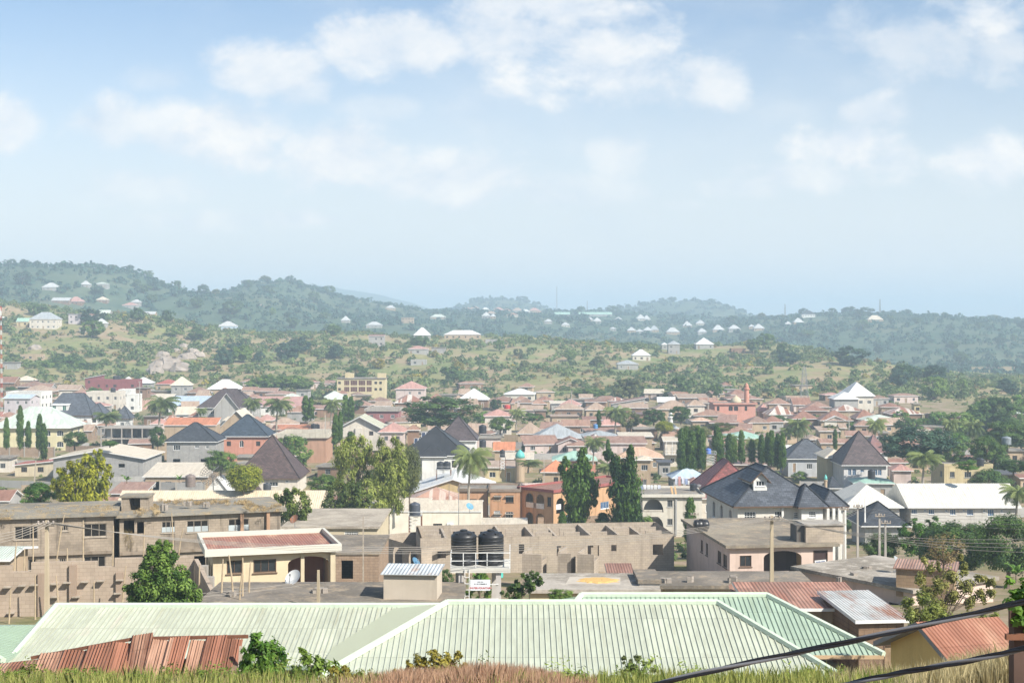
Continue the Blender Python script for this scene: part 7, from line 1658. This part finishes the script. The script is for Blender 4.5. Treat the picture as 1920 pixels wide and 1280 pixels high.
    B('drooping yellow-green tree behind the unfinished block building', 186, (155, 972), [(184, 852, 8), (170, 862, 13), (192, 866, 10), (152, 872, 12), (180, 880, 18), (130, 876, 10), (118, 886, 10), (202, 886, 10), (145, 892, 18), (165, 900, 22), (196, 904, 13), (114, 904, 14), (134, 914, 20), (108, 922, 10), (160, 925, 24), (186, 925, 16), (124, 938, 16), (148, 945, 22), (176, 945, 16)], leaf((.12, .16, .014), (.38, .38, .03), .6), .55, .2, 42, .9, (880, 160, .22, 10), seed=14, up=.2, squash=1.4)
    T(75, 958, 905, 58, 'fresh', 'round green tree left of the yellow-green tree', 190)
    ay = leaf((.14, .18, .035), (.42, .47, .11), .5)
    B('left tall airy tree with bare limbs in the middle', 202, (668, 1000), [(660, 824, 8), (676, 828, 9), (645, 832, 9), (690, 838, 9), (640, 848, 13), (662, 846, 15), (682, 852, 13), (635, 866, 10), (654, 868, 15), (676, 872, 12), (695, 862, 9), (640, 886, 11), (664, 890, 11), (690, 888, 9), (634, 905, 9), (655, 912, 10), (678, 908, 10)], ay, .5, .13, 40, 1.1, (860, 672, .2, 18), seed=15, up=.1, squash=1.5, dens=1.9, spread=.62)
    B('right tall airy tree in the middle', 200, (728, 1000), [(712, 830, 8), (738, 826, 8), (748, 838, 9), (722, 844, 13), (746, 852, 12), (706, 856, 12), (730, 866, 16), (752, 870, 11), (712, 880, 15), (738, 888, 18), (757, 890, 9), (708, 904, 15), (732, 912, 18), (754, 908, 10), (716, 930, 16), (742, 934, 16), (758, 925, 8), (725, 950, 14), (748, 952, 10)], ay, .5, .13, 44, 1.1, (880, 730, .2, 14), seed=16, up=.1, squash=1.5, dens=2.0, spread=.62)
    B('lower airy tree between the two tall airy ones', 197, (692, 1000), [(690, 905, 10), (672, 922, 13), (696, 926, 15), (712, 945, 12), (680, 946, 14), (700, 962, 14)], ay, .45, .14, 46, .9, (950, 690, .16, 8), seed=17, up=.1, squash=1.3, dens=1.6, spread=.6); T(768, 950, 838, 34, 'airy', 'thin airy tree before the solar house', 222)
    B('dense rounded green tree at the foot of the airy trees', 190, (648, 992), [(640, 908, 12), (662, 906, 12), (622, 920, 13), (648, 922, 18), (676, 920, 13), (612, 938, 13), (636, 942, 20), (668, 942, 20), (690, 938, 10), (618, 958, 16), (648, 962, 22), (678, 960, 16), (694, 962, 9)], leaf((.05, .085, .018), (.20, .25, .055), .6), .34, .17, 60, .3, (930, 648, .25, 8), seed=18, up=.4)
    B('broad-leaved green tree by the cream ribbed roof end', 165, (548, 994), [(536, 924, 8), (552, 922, 8), (566, 928, 8), (524, 934, 9), (545, 938, 13), (572, 940, 10), (520, 950, 8), (540, 954, 14), (564, 956, 13), (578, 955, 6), (530, 968, 10), (552, 970, 13), (570, 972, 9)], leaf((.06, .10, .02), (.24, .29, .06), .6), .40, .2, 40, .3, (940, 548, .18, 8), seed=19, up=.4, dens=1.3, spread=.65); T(608, 930, 890, 52, 'broad', 'green bush tree right of the brown pyramid roof', 240)
    T(545, 895, 818, 70, 'broad', 'green tree right behind the brown pyramid roof', 330); T(456, 935, 874, 54, 'lime', 'bright green tree right of the white gable front', 232); T(414, 892, 845, 48, 'broad', 'dark green tree below the grey block house', 285); T(140, 842, 810, 44, 'dark', 'dark rounded tree beside the cream villa', 340); T(296, 845, 800, 28, 'dark', 'dark shrub tree left of the orange band', 350); T(206, 838, 826, 30, 'fresh', 'green shrub before the concrete frame', 318)
    T(822, 808, 745, 124, 'dark', 'great dark dense tree in the middle of the town', 400); T(1716, 872, 803, 104, 'blue', 'great round dark bluish tree right of the brown pyramid roof', 290)
    T(1790, 870, 832, 40, 'dark', 'dark tree right of the great round tree', 300); T(1850, 870, 818, 60, 'broad', 'leafy tree above the yellow terrace house', 300); T(1888, 845, 790, 70, 'dark', 'dark tree at the right edge of the town', 340); T(1870, 800, 745, 60, 'dark', 'far dark tree under the right-hand slope', 450); T(1840, 790, 758, 50, 'broad', 'pale green tree under the right-hand slope', 470); T(1900, 800, 760, 50, 'dark', 'dark tree at the far right edge', 440); T(1815, 885, 862, 40, 'fresh', 'green shrub before the yellow terrace house', 255); T(1900, 890, 862, 46, 'dark', 'dark shrub at the right below the grey tank', 260)
    T(1180, 748, 710, 52, 'olive', 'light round tree at the foot of the dry slope', 610); T(1280, 748, 706, 42, 'dark', 'dark upright tree at the foot of the dry slope', 605); T(1344, 746, 720, 26, 'dark', 'dark tree right of the flat brown roofs', 600); T(1100, 748, 728, 60, 'broad', 'green trees behind the unfinished grey block house', 600)
    T(1226, 796, 768, 36, 'dark', 'dark spreading tree left of the little mosque', 420); T(1277, 794, 762, 36, 'dark', 'dark tree right of the little mosque', 425); T(1182, 808, 772, 34, 'olive', 'grey-green bush beside the full coconut palm', 425); T(998, 792, 774, 36, 'fresh', 'green shrub behind the beige hip roof', 460); T(1246, 815, 790, 26, 'lime', 'yellow-green tree below the little mosque', 400); T(938, 812, 782, 44, 'broad', 'green tree below the pink-roofed arched house', 410); T(1300, 830, 798, 60, 'olive', 'pale tree behind the column row', 360); T(1352, 812, 792, 40, 'olive', 'pale green tree behind the column row', 380)
    for i, (px, yt, w) in enumerate(((485, 708, 34), (506, 702, 40), (530, 706, 36), (552, 704, 40), (575, 710, 30), (474, 712, 28))): T(px, 732, yt, w, 'broad', 'rounded green tree of the dark row behind the rusty sheds', 640, group='row of rounded trees')
    for i, (px, yb, yt, w) in enumerate(((58, 712, 680, 34), (80, 712, 684, 36), (100, 710, 672, 40), (122, 705, 668, 46), (140, 706, 676, 40), (160, 706, 680, 36), (38, 712, 694, 22))): T(px, yb, yt, w, 'dark' if i % 2 else 'broad', 'round dark tree in the clump below the left slope', 720, group='clump of round trees')
    # right, near
    B('spreading bright green tree behind the grey poles', 150, (1726, 1075), [(1720, 980, 12), (1745, 978, 13), (1700, 990, 14), (1770, 984, 12), (1722, 996, 18), (1752, 996, 18), (1690, 1002, 12), (1782, 996, 12), (1800, 998, 9), (1708, 1012, 16), (1740, 1014, 18), (1772, 1012, 14), (1690, 1022, 12), (1722, 1030, 16), (1750, 1034, 14)], leaf((.03, .08, .015), (.11, .24, .035), .8), .3, .14, 60, .3, (1000, 1728, .25, 10), seed=20, up=.6, squash=.7)
    T(1800, 1090, 984, 130, 'dark', 'large dark thicket tree right of the spreading green tree', 135, det='near'); T(1890, 1095, 968, 110, 'dark', 'dark tree at the right edge behind the thin thorny tree', 128, det='near'); T(1650, 1060, 1000, 60, 'dark', 'dark low tree behind the grey poles', 152)
    B('thin thorny tree with yellowish leaves at the right', 62, (1775, 1200), [(1735, 1050, 7), (1800, 1042, 6), (1752, 1064, 10), (1808, 1066, 9), (1780, 1078, 12), (1840, 1082, 9), (1728, 1086, 10), (1860, 1092, 9), (1758, 1098, 14), (1812, 1100, 12), (1738, 1116, 14), (1786, 1118, 12), (1840, 1116, 10), (1862, 1112, 8), (1820, 1132, 10), (1760, 1136, 14), (1712, 1150, 11)], leaf((.13, .145, .04), (.34, .33, .10), 1.2), .14, .07, 52, .1, (1090, 1778, .07, 26), seed=21, up=.3, dens=1.5, spread=.75)
    B('loose olive-green shrub beside the silver tin roof', 58, (1725, 1200), [(1700, 1130, 10), (1730, 1124, 11), (1752, 1140, 12), (1704, 1152, 13), (1735, 1156, 16), (1770, 1158, 14), (1714, 1174, 12), (1748, 1178, 14), (1800, 1164, 10), (1840, 1160, 10), (1865, 1158, 8)], leaf((.09, .125, .03), (.29, .33, .08), 1.2), .13, .065, 50, .2, (1150, 1728, .05, 14), seed=22, up=.3, dens=1.5, spread=.65); T(1770, 1075, 1000, 60, 'bare', 'half-bare twiggy tree rising behind the thin thorny tree', 95, det='mid')
    B('dark-leaved tree right of the water stand', 80, (975, 1140), [(1003, 1079, 8), (1012, 1088, 8), (988, 1086, 10), (967, 1096, 12), (992, 1100, 12), (950, 1110, 9), (975, 1112, 12), (1004, 1094, 8), (962, 1122, 10)], leaf((.035, .075, .02), (.15, .22, .05), 1.2), .2, .1, 46, .2, (1100, 980, .1, 9), seed=23, up=.5); B('bright green tree under the water stand', 90, (900, 1150), [(896, 1074, 8), (908, 1082, 9), (884, 1090, 9), (900, 1098, 10), (880, 1110, 10), (915, 1112, 10), (898, 1124, 10)], leaf((.06, .13, .02), (.22, .34, .05), 1.2), .22, .1, 36, .3, (1110, 900, .08, 6), seed=24, up=.5); T(1050, 1135, 1104, 40, 'broad', 'low green bush before the maize roof', 80, det='mid'); T(830, 1110, 1068, 34, 'dark', 'dark leafy tree behind the tin-lidded hut', 88, det='mid')
    for px, yb, yt, w, Y, lab in ((900, 1130, 1064, 40, 88, 'banana plant with torn bright leaves under the water stand'), (238, 905, 890, 22, 250, 'banana plant before the cream ribbed roof'), (336, 905, 888, 18, 262, 'banana plant beside the tin-roofed hut'), (1905, 1090, 1055, 36, 112, 'banana plant at the right edge')): T(px, yb, yt, w, 'banana', lab, Y, 'banana_plant', 'banana plant', det='mid')
    # sunlit shrubs on the near bank
    S = lambda lab, Y, base, bl, lf, ln, wd, per, droop, sd, dens=1.0, sp=.5: blob_tree(lab, Y, base, bl, lf, ln, wd, per, droop, (base[1] - 60, base[0], .025, 9), 'shrub', sd, .4, 1.0, dens, 'shrub', sp)
    S('broad-leaved green shrub on the near bank beside the torn tin shed', 25, (492, 1300), [(478, 1200, 14), (500, 1215, 20), (468, 1222, 14), (515, 1232, 18), (490, 1240, 24), (525, 1250, 14), (460, 1250, 16), (500, 1262, 24)], LEAFS['fresh'], .12, .05, 22, .5, 31)
    S('low light green shrub right of the broad-leaved one on the bank', 23.5, (590, 1300), [(566, 1220, 7), (580, 1238, 14), (604, 1246, 16), (555, 1256, 14), (625, 1256, 14), (590, 1266, 24), (645, 1264, 12)], leaf((.07, .13, .02), (.22, .32, .06)), .10, .04, 20, .4, 32)
    S('yellowish twiggy shrub on the near bank before the ribbed roof', 22, (812, 1310), [(765, 1248, 12), (790, 1240, 15), (816, 1228, 13), (838, 1238, 16), (858, 1226, 8), (868, 1250, 12), (812, 1256, 24), (770, 1268, 20), (845, 1266, 22), (740, 1262, 10)], LEAFS['gold'], .07, .035, 26, .1, 33)
    S('wispy pale shrub on the near bank', 22, (1195, 1305), [(1170, 1236, 6), (1185, 1244, 9), (1200, 1234, 8), (1215, 1246, 10), (1192, 1260, 16), (1228, 1256, 8), (1172, 1262, 10), (1210, 1272, 16)], leaf((.12, .15, .05), (.27, .30, .11)), .06, .018, 40, -.5, 34)
    S('small yellowish shrub on the near bank', 21, (642, 1312), [(630, 1258, 9), (648, 1252, 8), (655, 1268, 14), (632, 1276, 14)], LEAFS['gold'], .07, .03, 26, .1, 35)
    S('loose dry green shrub at the left end of the near bank', 22, (60, 1312), [(20, 1266, 12), (48, 1258, 12), (75, 1262, 14), (95, 1270, 10), (60, 1276, 20)], leaf((.12, .14, .03), (.27, .28, .07)), .08, .03, 22, .1, 36)
    # many single trees on the slopes
    rng = random.Random(21)
    for i in range(20):
        px = rng.uniform(1795, 2060) if i % 4 else rng.uniform(1690, 1800); Y = math.exp(rng.uniform(math.log(290 if px < 1930 else 225), math.log(520))); X = (px - CX) / F * Y; k = F / Y; yb = HY - ground(X, Y) * k; h = rng.uniform(4.5, 8); w = h * rng.uniform(.9, 1.5)
        T(px, yb + .4 * k, yb - h * k, w * k, rng.choice(['broad', 'dark', 'fresh', 'dark', 'olive']), 'leafy tree of the green belt at the right edge', Y, group='trees of the right-hand green belt')
    def hill(n, x0, x1, y0, y1, kinds, s0, s1, lab, grp):
        for i in range(n):
            px, py = rng.uniform(x0, x1), rng.uniform(y0, y1); Y = find_Y(px, py, 0, 600, 5000)
            if Y > 3400: continue
            X = (px - CX) / F * Y
            if not cleared(np.array([X]), np.array([Y]))[0]: continue
            h = rng.uniform(s0, s1); w = h * rng.uniform(.8, 1.5); k = F / Y
            T(px, py + .5 * k, py - h * k, w * k, rng.choice(kinds), lab, Y, group=grp, det='far', share=True)
    hill(30, 20, 640, 590, 700, ['dark', 'broad', 'dark', 'blue'], 5, 11, 'dark round tree on the left part of the dry slope', 'trees on the left part of the dry slope')
    hill(22, 640, 1560, 632, 735, ['dark', 'broad', 'olive', 'gold'], 4, 8, 'scattered small tree on the open dry slope', 'trees on the open dry slope')
    hill(8, 1560, 1920, 690, 755, ['dark', 'broad', 'blue'], 5, 10, 'rounded tree on the low ridge at the right', 'trees on the low right ridge')
    hill(24, 0, 760, 500, 590, ['dark', 'blue', 'dark'], 7, 14, 'bluish tree on the hazy left hills', 'trees on the hazy left hills')
    hill(20, 1380, 1920, 596, 690, ['dark', 'blue'], 7, 12, 'hazy bluish tree on the right-hand hill', 'trees on the right-hand hill')
    for x0, x1, Yc, n in ((0, 420, 1600, 13), (425, 640, 1950, 7), (740, 880, 2350, 4), (1370, 1920, 1900, 14), (1150, 1420, 3000, 8), (860, 1020, 3300, 5)):
        for i in range(n):
            px = x0 + (x1 - x0) * (i + rng.uniform(.1, .9)) / n; X = (px - CX) / F * Yc; z = ground(X, Yc); py = HY - z * F / Yc; h = rng.uniform(5, 12); k = F / Yc; w = h * rng.uniform(.9, 1.8)
            T(px, py + 1.0 * k, py - h * k, w * k, rng.choice(['dark', 'blue', 'airy']), 'tree standing out on the hill skyline', Yc, group='trees on the skyline', det='far', share=True)
    T(1148, 588, 573, 24, 'dark', 'big round tree at the end of the longest pale green building', 2330); T(1090, 588, 574, 13, 'dark', 'round tree between the two masts', 2335)
    # far trees within the town, mixed among the roofs
    for px, yb, w in ((20, 745, 22), (64, 735, 20), (178, 752, 30), (330, 760, 20), (450, 770, 24), (600, 770, 30), (668, 775, 28), (735, 790, 22), (790, 790, 26), (905, 800, 30), (930, 770, 22), (1015, 780, 26), (1060, 810, 22), (1130, 800, 30), (1210, 800, 24), (1330, 805, 26), (1455, 800, 30), (1530, 800, 26), (1555, 826, 34), (1600, 812, 30), (1690, 800, 30), (1735, 800, 26), (1660, 842, 30), (1430, 850, 34), (1120, 885, 34), (870, 830, 24), (735, 850, 30), (560, 870, 40), (480, 860, 28), (250, 860, 26), (1060, 780, 20), (1620, 925, 22), (1500, 905, 28), (1780, 905, 30), (1870, 920, 34), (1590, 1000, 40), (380, 800, 24), (120, 760, 20), (690, 760, 24), (990, 850, 24)):
        h = w * rng.uniform(.6, 1.0); T(px, yb, yb - h, w, rng.choice(['broad', 'fresh', 'olive', 'dark']), 'leafy yard tree among the roofs', find_Y(px, yb), group='yard trees among the roofs')

def bank():
    def reg(p0, p1, y0, y1, f):
        def g(rng, n):
            Y = y0 + (y1 - y0) * rng.random(n); px = rng.uniform(p0, p1, n); X = (px - CX) / F * Y
            k = f(px, Y, X) ; keep = rng.random(n) < np.clip(k, 0, 1); return X[keep], Y[keep], np.clip(.45 + .55 * k[keep], .4, 1.1)
        return g
    w = lambda px, c, s: np.exp(-((px - c) / s) ** 2)
    v = blades(52000, reg(-250, 2150, 15, 24.5, lambda px, Y, X: .0 + 1.1 * vnoise(X, Y, .8, 2) + .4 * vnoise(X, Y, .3, 4) + .45 * w(px, 150, 260) + .5 * w(px, 1350, 230) + .3 * w(px, 1600, 100)), .30, .013, 5)
    stuff('grass', *v, leaf((.14, .19, .04), (.42, .43, .13), 2.0), 'green weeds and grass along the near bank', 'grass')
    v = blades(42000, reg(640, 1120, 16, 24, lambda px, Y, X: (.75 + .5 * vnoise(X, Y, .5, 3)) * w(px, 930, 120) + .4 * w(px, 760, 70) + .05), .34, .010, 6)
    stuff('reddish_grass', *v, leaf((.34, .19, .12), (.58, .38, .25), 2.0), 'reddish dry feathery grass in the middle of the near bank', 'grass')
    v = blades(70000, reg(1560, 2200, 15, 24, lambda px, Y, X: .0 + 1.0 * w(px, 1930, 160) + .5 * vnoise(X, Y, .5, 1)), .5, .011, 7)
    stuff('straw_grass', *v, leaf((.40, .33, .17), (.66, .57, .33), 2.0), 'tall straw-coloured dry grass at the lower right', 'grass')
    v = blades(11000, reg(-250, 700, 15, 24, lambda px, Y, X: .3 + .5 * vnoise(X, Y, 1.1, 3)), .3, .010, 8)
    stuff('dry_grass', *v, leaf((.34, .27, .12), (.56, .46, .25), 2.0), 'dry yellow grass mixed into the weeds of the near bank', 'grass')

    rng = np.random.default_rng(77); C, R_ = [], []
    for i in range(150):
        px = rng.choice([rng.uniform(-60, 470), rng.uniform(1040, 1680), rng.uniform(480, 900), rng.uniform(1500, 1900)], p=[.4, .38, .12, .1]); Y = rng.uniform(19, 23.5); X = (px - CX) / F * Y; z = ground(X, Y); r = rng.uniform(.03, .075) * (1 + 1.2 * (rng.random() < .15))
        for k in range(4): C.append((X + rng.normal() * r, Y + rng.normal() * r, z + r * rng.uniform(.4, 2.2))); R_.append(r)
    v = cards(C, R_, 26, .06, .025, rng, (0, 21, -9)); stuff('weeds', *v, leaf((.09, .15, .025), (.30, .38, .08), 2.0), 'fresh green leafy weeds between the dry grass of the near bank', 'weeds')
# ------------------------------------------------------------------ sky, sun, haze, camera
SUN = Vector((.58, -.50, .64)).normalized()          # towards the sun
def sky():
    w = bpy.data.worlds.new('World'); SC.world = w; w.use_nodes = True; nt = w.node_tree; nt.nodes.clear()
    out = nd(nt, 'ShaderNodeOutputWorld'); bg = nd(nt, 'ShaderNodeBackground'); bg.inputs['Strength'].default_value = SKY_STRENGTH; L(nt, bg, 0, out, 0)
    st = nd(nt, 'ShaderNodeTexSky', sky_type='NISHITA', sun_disc=False, sun_elevation=math.asin(SUN.z), sun_rotation=math.atan2(SUN.x, SUN.y), altitude=300, air_density=1.0, dust_density=.6, ozone_density=2.0)
    tc = nd(nt, 'ShaderNodeTexCoord'); s = nd(nt, 'ShaderNodeSeparateXYZ'); L(nt, tc, 'Generated', s, 0)
    def M(op, a, b=None, c=None):
        m = nd(nt, 'ShaderNodeMath', operation=op)
        for i, x in enumerate((a, b, c)):
            if x is None: continue
            if isinstance(x, (int, float)): m.inputs[i].default_value = x
            else: nt.links.new(x, m.inputs[i])
        return m.outputs[0]
    X, Yv, Z = s.outputs[0], s.outputs[1], s.outputs[2]
    yy = M('MAXIMUM', Yv, .12); u, v = M('DIVIDE', X, yy), M('DIVIDE', Z, yy)          # gnomonic map of the sky ahead
    cu = nd(nt, 'ShaderNodeCombineXYZ'); nt.links.new(u, cu.inputs[0]); nt.links.new(v, cu.inputs[1])
    def nz(scale, sx, sy, det, rough, off=0.0, dist=0.0):
        mp = nd(nt, 'ShaderNodeMapping'); mp.inputs['Scale'].default_value = (sx, sy, 1); mp.inputs['Location'].default_value = (off, off * .7, off); L(nt, cu, 0, mp, 0)
        n = nd(nt, 'ShaderNodeTexNoise', i_Scale=scale, i_Detail=det, i_Roughness=rough, i_Distortion=dist); L(nt, mp, 0, n, 'Vector'); return n.outputs[0]
    n1 = nz(13, 1, 1.5, 6, .58, 3.1, .3); n2 = nz(34, 1, 1.3, 5, .6, 7.7); n3 = nz(5, 1, 2.2, 5, .55, 1.3)
    wob = M('ADD', M('MULTIPLY', M('SUBTRACT', n1, .5), 2.6), M('MULTIPLY', M('SUBTRACT', n2, .5), 1.3))
    total = None
    for px, py, rx, ry, a in CLOUDS:
        a_, b_ = (px - CX) / F, (HY - py) / F
        du = M('DIVIDE', M('SUBTRACT', u, a_), rx * 1.3 / F); dv = M('DIVIDE', M('SUBTRACT', v, b_), ry * 1.3 / F)
        # flatter, softer underside
        r = M('SQRT', M('ADD', M('MULTIPLY', du, du), M('MULTIPLY', dv, dv)))
        f = M('SUBTRACT', M('ADD', 1.0, wob), r)
        mr = nd(nt, 'ShaderNodeMapRange', interpolation_type='SMOOTHSTEP'); nt.links.new(f, mr.inputs[0]); mr.inputs[1].default_value = -.22; mr.inputs[2].default_value = .75; mr.inputs[3].default_value = 0; mr.inputs[4].default_value = a
        o = mr.outputs[0]; total = o if total is None else M('MAXIMUM', total, o)
    mr = nd(nt, 'ShaderNodeMapRange', interpolation_type='SMOOTHSTEP'); nt.links.new(n3, mr.inputs[0]); mr.inputs[1].default_value = .42; mr.inputs[2].default_value = .72; mr.inputs[3].default_value = 0; mr.inputs[4].default_value = .34
    total = M('MAXIMUM', total, mr.outputs[0])
    low = nd(nt, 'ShaderNodeMapRange', interpolation_type='SMOOTHSTEP'); nt.links.new(v, low.inputs[0]); low.inputs[1].default_value = .0; low.inputs[2].default_value = .26; low.inputs[3].default_value = VEIL[0]; low.inputs[4].default_value = VEIL[1]
    base = mixc(nt, None, 0, (st, 0), VEILC); nt.links.new(low.outputs[0], base.inputs[0])
    # clouds: white where painted as lit, bluish grey in the painted shade
    mx = mixc(nt, None, 0, (base, 2), CLOUDC); nt.links.new(total, mx.inputs[0])
    L(nt, mx, 2, bg, 'Color')
    def nz2(scale, sx, sy, det, rough, off, dist):          # the same noise a little way towards the sun: thinner there means a lit edge
        mp = nd(nt, 'ShaderNodeMapping'); mp.inputs['Scale'].default_value = (sx, sy, 1); mp.inputs['Location'].default_value = (off + .010 * sx, off * .7 + .016 * sy, off); L(nt, cu, 0, mp, 0)
        n = nd(nt, 'ShaderNodeTexNoise', i_Scale=scale, i_Detail=det, i_Roughness=rough, i_Distortion=dist); L(nt, mp, 0, n, 'Vector'); return n.outputs[0]
    m1, m2 = nz2(13, 1, 1.5, 6, .58, 3.1, .3), nz2(34, 1, 1.3, 5, .6, 7.7, 0.0)
    lit = M('ADD', .55, M('ADD', M('MULTIPLY', M('SUBTRACT', n1, m1), 2.4), M('MULTIPLY', M('SUBTRACT', n2, m2), .8)))
    cc = mixc(nt, None, 0, CLOUDB, CLOUDC); nt.links.new(lit, cc.inputs[0]); nt.links.new(cc.outputs[2], mx.inputs[7])
    try: w.cycles.sampling_method = 'MANUAL'; w.cycles.sample_map_resolution = 512
    except Exception: pass
CLOUDS = [(760, 85, 120, 48, .85), (700, 100, 70, 30, .55), (1000, 60, 150, 70, .8), (1120, 110, 170, 85, .95), (1050, 20, 160, 55, .95), (1200, 130, 90, 60, .8), (1345, 150, 58, 48, .75), (1300, 130, 40, 30, .6),
 (500, 130, 85, 42, .85), (560, 160, 45, 32, .6), (420, 250, 90, 54, 1.0), (330, 235, 80, 45, .8), (210, 230, 75, 36, .8), (470, 275, 40, 36, .9), (15, 232, 50, 40, .8), (640, 290, 95, 48, 1.0), (720, 310, 60, 40, .8), (840, 335, 120, 50, .85), (930, 350, 70, 34, .35),
 (1160, 275, 44, 44, .6), (1590, 275, 100, 46, 1.0), (1680, 300, 60, 36, .8), (1630, 215, 70, 30, .7), (1850, 295, 105, 42, .95), (1780, 300, 50, 28, .4), (1720, 70, 140, 55, .5), (1850, 25, 110, 50, .85), (1890, 90, 70, 50, .55), (1500, 330, 95, 26, .7), (600, 412, 70, 16, .9), (1400, 350, 80, 20, .5), (1050, 360, 120, 26, .5), (250, 350, 140, 30, .5), (400, 415, 120, 18, .5), (1280, 385, 30, 10, .35), (1385, 322, 22, 12, .35), (720, 205, 70, 22, .35), (880, 200, 60, 22, .35), (300, 150, 50, 22, .3)]
def light():
    d = bpy.data.lights.new('sun', 'SUN'); d.energy = SUN_E; d.angle = math.radians(.55); d.color = (1, .95, .86)
    o = bpy.data.objects.new('sun', d); COL.objects.link(o); o.rotation_euler = (-SUN).to_track_quat('-Z', 'Y').to_euler(); o.location = (0, 0, 200)
def haze():
    mb = MB(); mb.box(-5200, 5200, -60, 8200, -140, 125); m = bpy.data.materials.new('haze'); m.use_nodes = True; nt = m.node_tree; nt.nodes.clear()
    out = nd(nt, 'ShaderNodeOutputMaterial'); pv = nd(nt, 'ShaderNodeVolumePrincipled'); pv.inputs['Color'].default_value = c4(HAZE_C); pv.inputs['Density'].default_value = HAZE_D; pv.inputs['Anisotropy'].default_value = HAZE_G
    L(nt, pv, 0, out, 'Volume'); o = mb.build('haze', m); o['kind'] = 'stuff'; o['label'] = 'pale blue haze thickening towards the far hills'; o['category'] = 'haze'; o.display_type = 'WIRE'
def camera():
    c = bpy.data.cameras.new('camera'); c.lens = 36.0 * F / 1920; c.sensor_width = 36; c.shift_y = -(640 - HY) / 1920; c.clip_end = 30000; c.clip_start = .3
    o = bpy.data.objects.new('camera', c); COL.objects.link(o); o.rotation_euler = (math.pi / 2, 0, 0); SC.camera = o
SKY_STRENGTH, SUN_E, EXPO = .062, 3.6, 1.2
VEIL, VEILC, CLOUDC, CLOUDB = (.92, .0), (6.2, 6.3, 6.4), (7.6, 7.4, 7.1), (5.0, 5.6, 6.4)
HAZE_C, HAZE_D, HAZE_G = (.60, .765, .915), .00036, .0
import time as _t
def _log(s): print('[%.1f] %s' % (_t.time() - _T0, s))
_T0 = _t.time()
mid_houses(); _log('mid'); near_houses(); _log('near'); town(); _log('town'); hill_houses(); _log('hill houses')
roof_bits(); masts(); water_stand(); mesh_dish(); stands(); poles(); wires(); laundry(); _log('things')
infill(); boulders(); trees(); _log('trees'); plant_hills(); bank(); _log('scrub')
sky(); light(); haze(); camera(); settle_labels(); _log('end')
SC.render.engine = 'CYCLES'
cy = SC.cycles
cy.max_bounces = 5; cy.diffuse_bounces = 2; cy.glossy_bounces = 1; cy.transmission_bounces = 2; cy.volume_bounces = 1; cy.transparent_max_bounces = 4
cy.use_denoising = True; cy.use_adaptive_sampling = True; cy.adaptive_threshold = .02; cy.caustics_reflective = False; cy.caustics_refractive = False
vs = SC.view_settings; SC.display_settings.display_device = 'sRGB'; vs.view_transform = 'Standard'; vs.look = 'None'; vs.exposure = EXPO; vs.gamma = 1.0; vs.use_curve_mapping = False
for o in COL.objects:
    if o.parent is None and len(str(o.get('label', '')).split()) > 16: print('LONG', o['label'])
